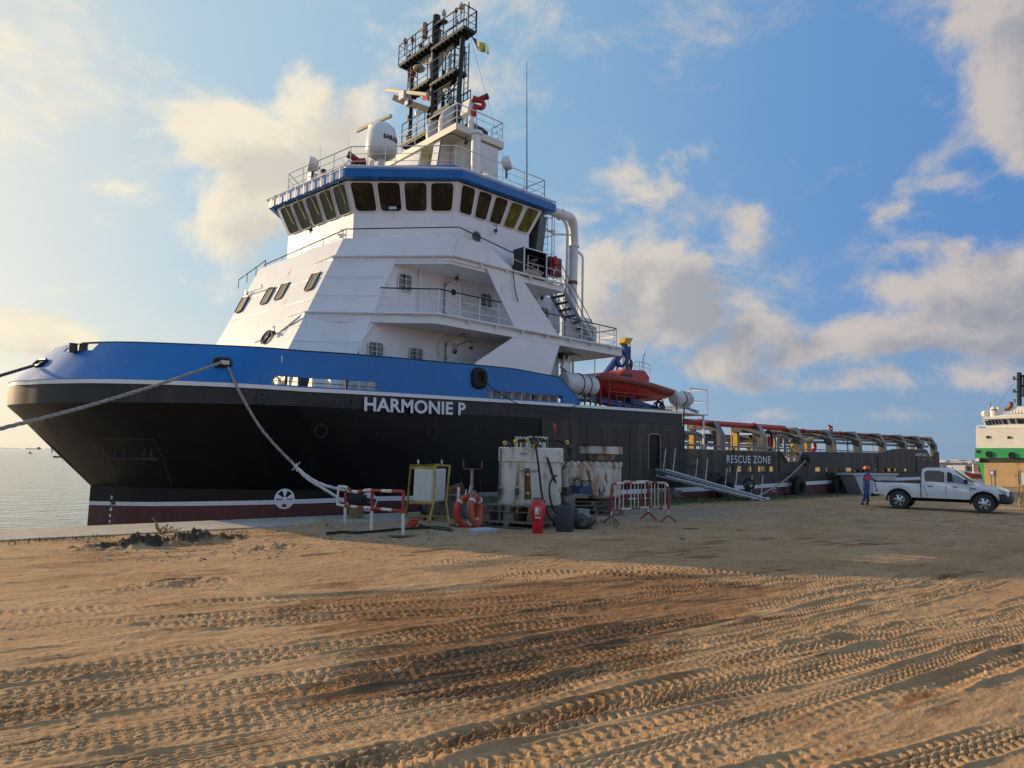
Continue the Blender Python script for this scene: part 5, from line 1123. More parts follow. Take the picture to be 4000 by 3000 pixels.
railing([Vector((33, YS+1.5, 2.2)), Vector((72, YS+1.5, 2.5))], .75, 3, .03, 1.7, parent=ship, name='deck_side_railing', m=grey)
railing([Vector((33, 2*YC-YS-1.5, 2.2)), Vector((72, 2*YC-YS-1.5, 2.5))], .75, 3, .03, 1.7, parent=ship, name='deck_side_railing', m=grey)
# raft platform at the break of the forecastle
a = YP(2665, 1612, YS+.3); m = MB(); m.box((33.3, YS+.8, 4.62), (2.6, 1.5, .06)); m.bar((34.3, YS+.2, 1.5), (34.3, YS+.2, 4.6), .09); m.build('raft_platform', white2, ship)
railing([Vector((32.9, YS+.1, 4.66)), Vector((34.55, YS+.1, 4.66)), Vector((34.55, YS+1.4, 4.66))], 1.35, 2, .028, 1.7, parent=ship, name='platform_railing', m=white2)
m = MB()
for x in (32.0, 32.7): m.bar((x, YS+.35, 4.6), (x-.0, YS+.35, 5.2), .07)
m.bar((31.6, YS+.35, 5.15), (34.0, YS+.35, 4.7), .08); m.bar((32.9, YS+.35, 4.95), (34.1, YS+.35, 4.8), .06); m.build('raft_cradle', grey, ship)
# deck rails and feet abreast of the boat
m = MB()
for x in (24.6, 25.0, 25.4, 26.9, 27.5, 28.2): m.tube([(x, YS+.3, 4.5), (x, YS+.3, 5.3 if x > 26 else 5.1)], .045, 6)
m.tube([(24.5, YS+.3, 4.72), (26.0, YS+.3, 4.72)], .04, 5); m.tube([(24.5, YS+.3, 4.95), (26.0, YS+.3, 4.95)], .04, 5); m.tube([(27.5, YS+.35, 4.66), (31.5, YS+.35, 4.7)], .05, 6)
m.build('boat_deck_stand', dkst, ship)
m = MB()
for px in (2344, 2378): p = YP(px, 1578, YS+.25); m.tube([(p.x, p.y, 4.5), (p.x, p.y, YP(px, 1490, YS+.25).z)], .055, 6)
m.build('red_stand_post', redd, ship)
m = MB(); m.bar((26.3, 22.8, 4.95), (29.4, 22.8, 4.65), .5, .28); m.bar((29.0, 23.0, 5.1), (31.4, 23.0, 4.75), .5, .28); m.build('boat_cradle', blued, ship, bevel=.03)
m = MB(); random.seed(3)
for k in range(6): m.torus((31.2+random.uniform(-.2, .2), 22.6, 4.95+random.uniform(-.1, .1)), .28, .035, (random.uniform(-.5, .5), 1, random.uniform(-.5, .5)), 14, 5)
m.build('hose_heap', mat('old_cable', (.03, .026, .022), .8), ship)
# davit
m = MB(); A1 = YP(2345, 1470, 24.2); TT = YP(2446, 1352, 24.2); B1 = YP(2438, 1455, 24.2)
m.bar((A1.x-.2, 24.2, A1.z-.5), TT, .26, .3); m.bar((B1.x, 24.2, 4.4), TT+Vector((.05, 0, 0)), .3, .34, up=(1, 0, 0))
m.bar(YP(2405, 1410, 24.1), YP(2418, 1427, 24.1), .22, .25); m.torus(YP(2425, 1400, 24.1), .42, .09, (0, 1, 0), 18, 6); m.bar(YP(2413, 1430, 24.1), YP(2408, 1452, 24.1), .1); m.build('davit', blued, ship, bevel=.03)
m = MB(); m.prism([YP(2440, 1338, 24.0), YP(2447, 1318, 24.0), YP(2474, 1321, 24.0), YP(2462, 1345, 24.0), YP(2452, 1348, 24.0)], (0, .45, 0)); m.build('davit_head', mat('davit_yellow', (.55, .36, .02), .5), ship, bevel=.03)
m = MB(); m.tube([YP(2463, 1345, 24.1), YP(2463, 1405, 23.9)], .02, 5); m.lathe([(.06, -.3), (.12, -.1), (.12, .1), (.05, .25)], YP(2464, 1422, 23.8), seg=8); m.build('falls_and_hook', dkst, ship)
# rescue boat resting on its cradle
bt = thing('rescue_boat', 'orange-red rescue boat with enclosed cabin resting on the blue cradle', 'rescue boat', (29.5, 23.3, 4.9))
def sec(px, pyt, pyb): a = YP(px, pyt, 22.6); b = YP(px, pyb, 22.6); return a.x, a.z, b.z
S = [sec(2328, 1488, 1497), sec(2342, 1482, 1525), sec(2380, 1481, 1548), sec(2440, 1490, 1563), sec(2510, 1505, 1568), sec(2575, 1523, 1566), sec(2630, 1538, 1560)]
rows = []
for i, (x, z1, z0) in enumerate(S):
    w = [.12, .7, .98, 1.1, 1.1, 1.05, .95][i]; yc = 23.5; rows.append([(x, yc-w, z1), (x, yc-w*.88, z0*.5+z1*.5), (x, yc-.35*w, z0+.06), (x, yc, z0), (x, yc+.35*w, z0+.06), (x, yc+w*.88, z0*.5+z1*.5), (x, yc+w, z1)])
m = MB(); m.grid(rows); m.face(rows[-1]); m.face([r[0] for r in rows]+[r[-1] for r in reversed(rows)]); m.build('hull', redboat, bt, smooth=40)
m = MB(); tp = [Vector(r[0])+Vector((0, -.05, .02)) for r in rows]; tq = [Vector(r[-1])+Vector((0, .05, .02)) for r in rows]
m.tube(spline(tp, 4), .17, 10); m.tube(spline(tq, 4), .17, 10); m.tube([tp[0], tq[0]], .17, 10); m.build('fender_tube', redsp, bt)
def hood(pxs, nm):
    m = MB(); P = [YP(*q, 22.9) for q in pxs]; m.prism(P, (0, 1.3, 0)); return m.build(nm, redboat, bt, bevel=.12)
hood([(2425, 1486), (2433, 1455), (2445, 1443), (2520, 1447), (2540, 1462), (2543, 1480), (2530, 1500)][:7] if False else [(2425, 1490), (2430, 1462), (2446, 1442), (2522, 1446), (2542, 1474), (2536, 1506)], 'cabin'); hood([(2340, 1474), (2360, 1454), (2415, 1452), (2424, 1476)], 'bow_canopy')
m = MB(); m.prism([YP(*q, 22.86) for q in [(2428, 1481), (2432, 1461), (2468, 1459), (2471, 1479)]], (0, .05, 0)); m.build('cabin_opening', blackp, bt)
m = MB(); m.tube([YP(2505, 1455, 23), YP(2518, 1372, 23)], .035, 5); m.tube([YP(2516, 1385, 23), YP(2518, 1368, 23)], .06, 6); m.build('light_mast', white2, bt)
railing([YP(2480, 1449, 23.3), YP(2515, 1450, 23.3), YP(2540, 1462, 23.3)], .5, 2, .02, .5, parent=bt, name='cabin_railing', m=white2)
m = MB()
for px, pt, pb in ((2487, 1492, 1520), (2585, 1508, 1545)): m.tube([YP(px+3, pt, 22.3), YP(px, pb, 22.35)], .03, 5)
m.build('lashing', dkst, bt)
m = MB()
for (a, b) in (((2370, 1527), (2540, 1544)), ((2420, 1545), (2480, 1551))): m.tube([YP(*a, 22.42), YP(*b, 22.40)], .018, 4)
m.build('hull_strake', mat('strake_light', (.62, .14, .08), .5), bt)
# life raft canisters
def raft(px0, py0, px1, py1, r, lab, Y, tilt):
    a = YP(px0, py0, Y); b = YP(px1, py1, Y); ax = (b-a); Lg = ax.length; t = thing('life_raft_canister', lab, 'life raft', tuple((a+b)/2-Vector((0, 0, r))), 'white life raft canisters on the boat deck')
    m = MB(); m.lathe([(r*.35, 0), (r*.8, .03), (r*.96, .15), (r, .25), (r, Lg-.25), (r*.96, Lg-.15), (r*.8, Lg-.03), (r*.35, Lg)], a, ax, 24)
    for k in range(6): m.torus(a+ax*(.38+.09*k), r*1.01, .022, ax, 24, 5)
    m.build('shell', mat('raft_shell', (.62, .63, .64), .4, var=.06, vs=3, rust=(.3, 6, (.25, .2, .15))), t)
    m = MB()
    for k in (.45, .68): m.torus(a+ax*k, r*1.03, .03, ax, 24, 4)
    m.build('band', dkst, t)
    m = MB(); m.prism([a+Vector((-.1, -.1, -r)), a+Vector((.3, -.1, -r-.15)), b+Vector((-.2, -.1, -r-.15)), b+Vector((0, -.1, -r+.1))], (0, .6, -.06)); m.build('cradle', white2, t)
raft(2196, 1492, 2320, 1512, .50, 'white ribbed life raft canister at the after end of the blue bulwark', YS+.65, 0)
raft(2630, 1556, 2694, 1560, .40, 'white ribbed life raft canister on the cradle astern of the rescue boat', YS+.65, 0)

# ------------------------------------------------------------------ gangway, fenders, mooring lines
gw = thing('gangway', 'aluminium gangway sloping from the dark hull doorway down to the quay', 'gangway', (35.5, 20.2, 0))
g0 = Vector((29.45, YS-.15, 1.62)); g1 = Vector((35.9, 19.75, .16)); d = (g1-g0); side = d.cross(Vector((0, 0, 1))).normalized()
if side.y > 0: side = -side
for s_ in (0, 1):
    o_ = side*(.75*s_); m = MB(); m.tube([g0+o_, g1+o_], .045, 6); m.tube([g0+o_+Vector((0, 0, -.32)), g1+o_+Vector((-.2, 0, -.1))], .04, 6)
    n = 20
    for k in range(n):
        a = g0.lerp(g1, k/n)+o_; b = g0.lerp(g1, (k+.5)/n)+o_+Vector((0, 0, -.3)); c = g0.lerp(g1, (k+1)/n)+o_; m.tube([a, b, c], .02, 4)
    m.build('truss', galv, gw)
m = MB(); 
for k in range(34): a = g0.lerp(g1, (k+.5)/34); m.box(a+side*.375+Vector((0, 0, .02)), (.13, .75, .02), Matrix.Rotation(math.atan2(d.y, d.x), 3, 'Z'))
m.build('tread_deck', galv, gw)
for s_ in (0, 1):
    m = MB(); tops = []
    for k, t in enumerate((.07, .38, .68, .95)):
        a = g0.lerp(g1, t)+side*(.75*s_); b = a+Vector((.22, 0, 1.15)); m.tube([a, b], .028, 5); tops.append(b)
    m.build('stanchion', galv, gw)
    m = MB(); 
    for hh in (1.0, .55):
        T_ = [g0.lerp(g1, t)+side*(.75*s_)+Vector((.2, 0, 1.15))*hh for t in (.0, .07, .38, .68, .95)]
        for a, b in zip(T_, T_[1:]): m.tube(sag(a, b, .09, 7), .018, 4)
    m.build('guard_rope', mat('green_rope', (.035, .055, .045), .9), gw)
    m = MB(); T0 = [g0.lerp(g1, t)+side*(.75*s_) for t in np.linspace(.05, .95, 14)]
    for a, b in zip(T0, T0[1:]): m.tube([a, b+Vector((.2, 0, 1.0))], .006, 3); m.tube([b, a+Vector((.2, 0, 1.0))], .006, 3)
    m.build('safety_net', mat('green_rope', (.035, .055, .045), .9), gw)
m = MB(); m.bar(g1+Vector((.05, .1, 0)), g1+side*.85+Vector((.05, 0, 0)), .3, .12); m.tube([g1+Vector((0, 0, -.02)), g1+side*.8+Vector((0, 0, -.02))], .08, 8); m.build('foot_roller', galv, gw)
p = g0.lerp(g1, .93); lb = MB(); lb.torus((p.x+.05, p.y, p.z+.62), .26, .06, (.9, .4, .1), 20, 6); lb.ball((p.x+.1, p.y+.1, p.z+.3), .26, 8, (.7, .7, 1.3)); o = lb.build('lifebuoy_net_bundle', mat('dark_net', (.02, .022, .02), .9, bump=.5)); tag(o, 'dark bundle of net and buoy at the foot of the gangway', 'net bundle')
def tyre(c, lab, R_=.52, r=.24, ax=(0, 1, 0), chains=True):
    t = thing('tyre_fender', lab, 'fender', c, 'tyre fenders hung along the after hull'); c = Vector(c); m = MB(); ax = Vector(ax)
    m.torus(c, R_, r, ax, 28, 10); 
    m.build('tyre', rubber, t, smooth=50); m = MB()
    for k in range(28):
        a = 2*math.pi*k/28; u = Vector((math.cos(a), 0, math.sin(a))); m.box(c+u*(R_+r*.92), (.06, r*1.2, .06), Matrix.Rotation(-a, 3, 'Y'))
    m.build('tread_lugs', rubber, t)
    m = MB()
    for dx in (-.45, .25): m.tube([c+Vector((dx*.5, .2, R_)), Vector((c.x+dx-.2, YS-.04, 1.38))], .025, 5); m.ball((c.x+dx-.2, YS-.08, 1.38), .10, 8)
    m.build('chain', blackp, t)
tyre((35.4, 21.25, .48), 'tyre fender on the hull directly behind the gangway'); tyre((44.1, 21.25, .5), 'tyre fender right of the gangway where the mooring line crosses'); tyre((49.9, 21.25, .56), 'tyre fender on the hull midway between the gangway and the pickup')
for x, z in ((57.8, 0), (61.5, 0), (62.3, 0), (65.9, 0), (66.8, 0)):
    pass
m = MB()
for px, py in ((3352, 1838), (3375, 1838), (3462, 1836), (3484, 1834)): m.ball(YP(px, py, YS-.08), .13, 8)
m.build('chain_plate', blackp, ship)
def ropeobj(name, pts, r, mt, label, cat='mooring line', group=None, strands=3):
    L_ = resample(pts, max(12, int(sum((Vector(a)-Vector(b)).length for a, b in zip(pts, pts[1:]))/(r*1.9)))); m = MB(); n = len(L_)
    if strands > 1:
        for s_ in range(strands):
            P = []
            for i, p in enumerate(L_):
                a = i*.75+s_*2*math.pi/strands; t = (L_[min(i+1, n-1)]-L_[max(i-1, 0)]).normalized(); u = t.cross(Vector((0, 0, 1))).normalized(); w = t.cross(u); P.append(p+(u*math.cos(a)+w*math.sin(a))*r*.48)
            m.tube(P, r*.62, 5)
    else: m.tube(L_, r, 6)
    return tag(m.build(name, mt, None, smooth=60), label, cat, group)
F1 = Vector((f1.x, f1.y-.10, f1.z)); BOL = Vector((11.7, 20.05, 0))
eye = YP(1330, 1930, 20.3)
ropeobj('mooring_line', spline([F1+Vector((.12, .05, -.02)), YP(935, 1530, 22.0), YP(1010, 1660, 21.6), YP(1085, 1750, 21.2), YP(1160, 1825, 20.8)], 8), .042, rope, 'grey mooring line running down from the blue bulwark fairlead towards the bollard')
for k, (ex, ey) in enumerate(((1392, 1925), (1365, 1972))):
    ropeobj('mooring_line_eye', spline([YP(1148, 1815, 20.85), YP(1200, 1860+8*k, 20.6), YP(1270, 1896+16*k, 20.3), YP(ex, ey, 20.0)], 8), .045, ropew, ['white upper leg of the spliced rope eye going to the quay bollard', 'white lower leg of the spliced rope eye passing behind the striped barrier'][k])
c = YP(1155, 1822, 20.8); m = MB(); random.seed(5)
for k in range(9): a = Vector((random.uniform(-1, 1), random.uniform(-.3, .3), random.uniform(-1, 1)))*.16; m.tube([c, c+a*.6+Vector((0, 0, -.02)), c+a], .014, 4)
tag(m.build('rope_frays', ropew), 'white frayed rope ends sticking out at the splice of the mooring line', 'rope')
a = F1+Vector((-.05, .02, 0)); b = XP(0, 1681, -3.0)
dd = _ray(-160, 1716); endp = Vector(CAM+dd*(17.5/dd[1]))
ropeobj('mooring_line', spline([a, a.lerp(endp, .33)-Vector((0, 0, .10)), a.lerp(endp, .66)-Vector((0, 0, .10)), endp], 8), .045, rope, 'long grey mooring line crossing the dark bow and running out on the left')
a = Vector((3.95, f3.y-.1, f3.z-.12)); dd = _ray(-80, 1492); endp = Vector(CAM+dd*(24/dd[1])); ropeobj('mooring_line', spline([a, a.lerp(endp, .5), endp], 6), .05, mat('rope_dark', (.09, .075, .075), .9, var=.4, vs=15), 'dark head line leading left from the tip of the bow')
sa_ = YP(3146, 1800, YS-.2); sb_ = ZP(2935, 1955, .1)
ropeobj('mooring_line', spline([sa_, YP(3080, 1865, 21.2), YP(3000, 1918, 20.8), sb_], 8), .05, rope, 'grey mooring line from the after bulwark ring down to the foot of the gangway')
ropeobj('messenger_line', spline([f2+Vector((.1, -.15, -.05)), YP(1950, 1535, YS-.25), YP(2050, 1588, YS-.25), YP(2180, 1610, YS-.2), YP(2280, 1568, YS-.15)], 8), .018, mat('thin_line_dark', (.03, .03, .03), .9), 'thin dark line sagging along the hull from the round black fairlead', 'line', None, 1)
m = MB(); q = F1+Vector((.02, -.02, 0)); m.bar(q+Vector((-.1, 0, 0)), q+Vector((.14, .0, 0)), .12, .13); tag(m.build('chafing_sleeve', mat('canvas_cream', (.62, .58, .46), .8, var=.1)), 'cream canvas chafing sleeve round the rope in the oval fairlead', 'rope sleeve')
# bollard
bl = thing('mooring_bollard', 'stubby rusty bollard with black rope turns behind the striped barrier', 'bollard', tuple(BOL))
m = MB(); m.lathe([(.24, 0), (.24, .42)], BOL, seg=20); m.build('post', mat('bollard_rust_yellow', (.20, .14, .07), .8, var=.4, vs=7), bl)
m = MB(); m.lathe([(.30, .42), (.34, .5), (.34, .66), (.26, .76), (.05, .8)], BOL, seg=20); m.tube([BOL+Vector((.2, -.2, .62)), BOL+Vector((.5, -.35, .58))], .06, 6); m.tube([BOL+Vector((.2, -.2, .5)), BOL+Vector((.35, -.3, .47))], .07, 6); m.build('cap', rubber, bl)

# ------------------------------------------------------------------ things on the water and beyond
# second ship, green and white
GX = 111.0
gs = thing('moored_ship', 'second ship with green bulwark, white front and rust stained bow at the right edge', 'ship', (125, 27, -1.5))
def gy(py, px=3900): return XP(px, py, GX).z
def gp(px, py, x=GX): return XP(px, py, x)
gW = mat('sunlit_dirty_white', (.72, .68, .60), .5, var=.08, vs=.6, rust=(.3, 1.2, (.35, .2, .1))); gG = mat('green_bulwark', (.03, .30, .10), .5, var=.15, vs=.8, rust=(.28, 1.5, (.02, .03, .02)))
gB = mat('bow_rust_beige', (.46, .30, .15), .7, var=.2, vs=.5, col2=(.12, .08, .05), c2lo=.52, c2hi=.7, c2s=.5)
def gstrip(y0, y1, mt, name, dx=0.0, xl=3811, th=9):
    a, b = gp(xl, y1, GX+dx), gp(4150, y1, GX+dx); c, d = gp(4150, y0, GX+dx), gp(xl, y0, GX+dx); m = MB(); m.prism([a, b, c, d], (th, 0, 0)); return m.build(name, mt, gs, smooth=0)
gstrip(1673, 1756, gW, 'front_house', .5, 3812); g_b = gstrip(1750, 1789, gG, 'bulwark', 0, 3808); gstrip(1789, 1810, mat('dark_band', (.04, .035, .025), .7, var=.4, vs=1.5), 'rubbing_band', .1, 3822)
m = MB(); P = [gp(3822, 1806), gp(3848, 1806), gp(3848, 1910), gp(3843, 1885), gp(3833, 1850)]; m.prism(P, (8, 0, 0)); m.build('stem', mat('stem_green', (.05, .33, .07), .5, var=.2, vs=.8), gs, smooth=0)
m = MB(); P = [gp(3844, 1808, GX-.15), gp(4150, 1808, GX-.15), gp(4150, 1925, GX-.15), gp(3848, 1925, GX-.15)]; m.prism(P, (8, 0, 0)); m.build('hull', gB, gs, smooth=0)
m = MB(); m.prism([gp(3812, 1790, GX-.3), gp(3825, 1790, GX-.3), gp(3825, 1802, GX-.3), gp(3809, 1802, GX-.3)], (1, 0, 0)); m.build('bow_fender', gW, gs)
# wheelhouse
m = MB(); lo = [(3853, 1672), (3974, 1672), (4150, 1672)]; up_ = [(3838, 1638), (3970, 1634), (4150, 1632)]
x0 = GX+2
for (a, b, c, d_) in ((lo[0], lo[1], up_[1], up_[0]), (lo[1], lo[2], up_[2], up_[1])): m.prism([gp(*a, x0), gp(*b, x0), gp(*c, x0), gp(*d_, x0)], (7, 0, 0))
m.build('wheelhouse', gW, gs, smooth=0)
m = MB(); m.prism([gp(3836, 1638, x0-.3), gp(3975, 1633, x0-.3), gp(4150, 1631, x0-.3), gp(4150, 1624, x0-.3), gp(3975, 1622, x0-.3), gp(3845, 1630, x0-.3)], (7.5, 0, 0)); m.prism([gp(3850, 1630, x0+1), gp(4150, 1622, x0+1), gp(4150, 1612, x0+1), gp(3920, 1620, x0+1)], (5, 0, 0)); m.build('roof', gW, gs, smooth=0)
for q in ([(3845, 1644), (3855, 1644), (3862, 1661), (3853, 1661)], [(3858, 1642), (3868, 1642), (3875, 1660), (3866, 1660)], [(3871, 1641), (3881, 1641), (3888, 1659), (3880, 1659)], [(3884, 1640), (3895, 1641), (3902, 1658), (3893, 1658)], [(3897, 1639), (3908, 1640), (3915, 1657), (3907, 1657)], [(3914, 1638), (3930, 1638), (3938, 1656), (3922, 1657)], [(3940, 1637), (3962, 1637), (3966, 1655), (3947, 1655)], [(3971, 1637), (4000, 1637), (4000, 1655), (3975, 1655)], [(3853, 1703), (3865, 1702), (3862, 1712), (3852, 1712)], [(3935, 1704), (3947, 1704), (3946, 1713), (3934, 1713)], [(3815, 1758), (3827, 1760), (3823, 1769), (3813, 1768)]):
    xx = x0-.1 if q[0][1] < 1670 else (GX+.38 if q[0][1] < 1740 else GX-.1); m = MB(); m.prism([gp(*p, xx) for p in q], (.08, 0, 0)); m.build('window', glass, gs)
for (px, py) in ((3862, 1774), (3951, 1778)): p = gp(px, py, GX-.12); m = MB(); m.torus(p, .38, .12, (1, 0, 0), 16, 6, .7, .8); m.mi = 0; m.lathe([(.3, 0), (.3, .04)], p, (-1, 0, 0), 12); m.build('hawse_ring', blackp, gs)
m = MB(); P = lambda px, py: gp(px, py, x0+2)
m.tube([P(3982, 1585), P(3981, 1455)], .28, 6)
for y in (1467, 1508, 1545): m.bar(P(3972, y), P(4060, y+1), .2, .2)
for y in (1470, 1520): m.tube([P(3960, y), P(3960, y+14)], .16, 5); m.tube([P(3960, y+10), P(3980, y+12)], .1, 5)
for x in (3990, 3998): m.tube([P(x, 1465), P(x, 1550)], .07, 4)
for y in range(1472, 1545, 8): m.tube([P(3988, y), P(4010, y)], .06, 4)
m.tube([P(3963, 1558), P(3964, 1572)], .1, 5); m.build('signal_mast', mastp, gs)
m = MB(); m.prism([P(3935, 1612), P(3948, 1588), P(4100, 1588), P(4100, 1614)], (3, 0, 0)); m.build('mast_house', gW, gs, smooth=0)
m = MB(); m.tube(spline([P(3925, 1600), P(3940, 1595), P(3950, 1580), P(3945, 1573)], 4), .28, 6); m.build('fire_monitor', mat('rusty_brown', (.20, .09, .04), .7), gs)
m = MB(); m.ball(P(3848, 1617), .5, 8); m.ball(P(3901, 1598), .35, 8); m.lathe([(.45, -.8), (.45, .4), (.2, .7)], P(3882, 1608), seg=10); m.build('searchlight', gW, gs)
m = MB(); m.tube([P(3882, 1600), P(3882, 1603)], .55, 8); m.build('compass_cover', blackp, gs)
m = MB()
for x in range(3855, 4000, 12): m.tube([P(x, 1624), P(x, 1604)], .06, 4)
for y in (1604, 1612): m.tube([P(3855, y+2), P(4000, y)], .05, 4)
m.tube([P(3816, 1672), P(3822, 1662), P(3850, 1664)], .08, 4); m.build('roof_railing', gW, gs)
m = MB(); m.tube([P(3867, 1610), P(3867, 1575)], .04, 4); m.tube([P(3871, 1608), P(3870, 1566)], .04, 4); m.tube([P(3887, 1600), P(3957, 1500)], .03, 4); m.build('whip_aerial', grey, gs)
# box cabinet and panel stand ashore in front of that ship
m = MB(); a = XP(3866, 1836, 88); b = XP(3890, 1858, 88); m.box((88, (a.y+b.y)/2, (a.z+b.z)/2), (.5, abs(a.y-b.y), abs(a.z-b.z))); m.tube([(88, a.y-.1, 0), (88, a.y-.1, b.z)], .05, 5); m.build
kb = thing('meter_cabinet', 'small grey cabinet with a white plate before the beige bow on the right', 'cabinet', (88, (a.y+b.y)/2, 0))
m.build('cabinet', grey, kb); mm = MB(); mm.box((87.7, (a.y+b.y)/2, (a.z+b.z)/2), (.05, abs(a.y-b.y)*.5, abs(a.z-b.z)*.55)); mm.build('plate', stripe, kb); mm = MB(); mm.tube([(88, b.y+.1, -.2), (88, b.y+.1, b.z)], .08, 5); mm.build('leg', grey, kb)
sx = 44.0; a = XP(3977, 1846, sx); b = XP(4030, 1895, sx)
sg = thing('panel_stand', 'yellow framed white panel on legs at the right edge of the photo', 'sign stand', (sx, (a.y+b.y)/2, 0))
m = MB(); m.box((sx, (a.y+b.y)/2, (a.z+b.z)/2), (.06, abs(a.y-b.y), abs(a.z-b.z))); m.build('panel', mat('panel_white', (.62, .62, .6), .5), sg)
m = MB(); z0 = a.z+.05; m.tube([(sx-.05, a.y, 0), (sx-.05, a.y, z0), (sx-.05, b.y, z0), (sx-.05, b.y, 0)], .035, 5); m.tube([(sx-.05, a.y, 0), (sx+.3, a.y-.2, z0)], .03, 5); m.build('frame', yframe, sg)
# red boat, shore, town, ships at anchor
rb = ZP(3815, 1868, -1.5); k = rb.length/100
rbt = thing('moored_launch', 'small orange-red launch afloat between the pickup and the green ship', 'boat', tuple(rb)); u_ = Vector((.74, -.673, 0))
m = MB(); rows = []
for t, w, z0 in ((-4, .2, 1.6), (-2.6, 1.0, 1.1), (0, 1.3, .9), (2.6, 1.2, 1.0), (4, 1.0, 1.3)):
    c = rb+u_*t*1.0; v = Vector((.673, .74, 0)); rows.append([c-v*w+Vector((0, 0, z0+.6)), c-v*w*.7, c+v*w*.7, c+v*w+Vector((0, 0, z0+.6))])
m.grid(rows); m.face([r[0] for r in rows]+[r[3] for r in reversed(rows)]); m.face(rows[-1]); m.build('hull', mat('launch_red', (.62, .07, .03), .5), rbt)
m = MB(); m.tube([rb+u_*-1+Vector((0, 0, 1.5)), rb+u_*-1+Vector((0, 0, 5.2))], .28, 6); m.tube([rb+u_*-2.5+Vector((0, 0, 5.2)), rb+u_*4+Vector((0, 0, 5.2))], .2, 5); m.build('awning_mast', gW, rbt)
m = MB(); m.box(rb+u_*2.6+Vector((0, 0, 2.2)), (1.0, 1.0, 1.5)); m.build('cabin', gW, rbt); m = MB(); m.box(rb+u_*1.8+Vector((0, 0, 2.4)), (.8, .8, 1.2)); m.build('engine_box', blackp, rbt)
# far shore: hill with houses; distance haze put into hill and tree colours
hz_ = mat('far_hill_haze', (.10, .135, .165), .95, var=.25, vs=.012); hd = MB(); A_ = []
def far(px, py, dist): d_ = _ray(px, py); d_ = d_/math.hypot(d_[0], d_[1]); return Vector(CAM+d_*dist)
xsf = np.linspace(3380, 4500, 90)
def hy(px): 
    return 1832.5-(22 if px > 3640 else np.interp(px, [3380, 3640], [16, 22]))-np.interp(px, [3640, 4500], [0, 6])+1.2*math.sin(px*.05)+.6*math.sin(px*.17)+(px-3700)*.0205
r0 = [far(x, hy(x)+30, 1000) for x in xsf]; 
rows = [[Vector((far(x, 1800, D).x, far(x, 1800, D).y, -1.6+(far(x, hy(x)*(1)+0, D).z+1.6)*f)) for x in xsf] for D, f in ((1000, 0), (1050, .22), (1200, .75), (1350, 1.0), (1700, .95))]
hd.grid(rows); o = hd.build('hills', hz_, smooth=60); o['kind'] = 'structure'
random.seed(21); tw = mat('far_house_wall', (.62, .58, .53), .9); tr = mat('far_house_roof', (.26, .15, .11), .9)
for k in range(84):
    px = random.uniform(3665, 3900); row = random.choice([0, 0, 0, 1, 2, 2]); D = [1330, 1180, 1020][row]; f = [.97, .72, .12][row]
    b_ = far(px, 1800, D); zt__ = -1.6+(far(px, hy(px), 1350).z+1.6)*f; w = random.uniform(6, 16); h = random.uniform(3, 6.5)
    t = MB(); t.box((b_.x, b_.y, zt__+h/2-1), (w, w, h+1)); o = thing('far_house', None, None); bpy.data.objects.remove(o)
    o = t.build('far_house', [tw, tw, tr][k % 3], smooth=0); tag(o, 'tiny pale house among the others on the hazy shore behind the pickup', 'house', 'tiny houses on the far shore')
m = MB(); random.seed(4)
for k in range(110):
    px = random.uniform(3640, 4000); D = random.choice([1040, 1120, 1200]); b_ = far(px, 1800, D); f = np.interp(D, [1000, 1050, 1200], [0, .22, .75]); m.ball((b_.x, b_.y, -1.6+(far(px, hy(px), 1350).z+1.6)*f+2), random.uniform(7, 14), 8, (1.6, 1.6, .30))
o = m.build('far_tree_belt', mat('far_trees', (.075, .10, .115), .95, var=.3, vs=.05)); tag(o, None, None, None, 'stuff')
m = MB(); P = [far(x, 1800, 9000) for x in np.linspace(-900, 70, 14)]; hs = [26, 30, 28, 24, 26, 24, 20, 18, 16, 14, 12, 8, 5, 2]
for (a, ha), (b, hb) in zip(zip(P, hs), zip(P[1:], hs[1:])): m.prism([(a.x, a.y, -2), (b.x, b.y, -2), (b.x, b.y, hb*.5), (a.x, a.y, ha*.5)], (0, 60, 0))
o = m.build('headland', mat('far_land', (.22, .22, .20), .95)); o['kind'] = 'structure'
fs = mat('far_ship_grey', (.20, .21, .24), .9)
def farship(px, w, D, lab, big=True):
    c = far(px, 1752, D); v = Vector((_r0[0], _r0[1], 0)); L_ = w/FPX*D; u = L_/160; t = thing('anchored_cargo_ship', lab, 'ship', (c.x, c.y, -1.5), 'cargo ships anchored on the horizon'); m = MB()
    P = [(-.5, 10), (-.47, 0), (.47, 0), (.5, 11), (.42, 11), (.38, 8), (-.44, 8)]; m.prism([Vector((c.x, c.y, -1.5))+v*(a*L_)+Vector((0, 0, b*u)) for a, b in P], (20*u, 20*u, 0)); m.build('hull', fs, t, smooth=0)
    m = MB(); P = [(.30, 8), (.44, 8), (.43, 24), (.36, 26), (.31, 20)]; m.prism([Vector((c.x, c.y, -1.5))+v*(a*L_)+Vector((0, 0, b*u)) for a, b in P], (14*u, 14*u, 0)); m.build('bridge_house', fs, t, smooth=0)
    m = MB()
    for a in (-.18, .14): m.tube([Vector((c.x, c.y, 6*u))+v*(a*L_), Vector((c.x, c.y, 24*u))+v*(a*L_)], 1.1*u, 5)
    m.build('deck_crane', fs, t)
farship(128, 46, 4500, 'larger cargo ship silhouette on the horizon left of the bow'); farship(190, 22, 7000, 'smaller cargo ship silhouette on the horizon close to the bow')
c = far(118, 1760, 620); c.z = -1.5; m = MB(); m.lathe([(1.1, 0), (1.1, .5), (.25, .9), (.2, 1.6)], c, seg=10); tag(m.build('channel_buoy', mat('buoy_dark_red', (.12, .03, .03), .6)), 'dark red conical buoy afloat left of the bow', 'buoy')
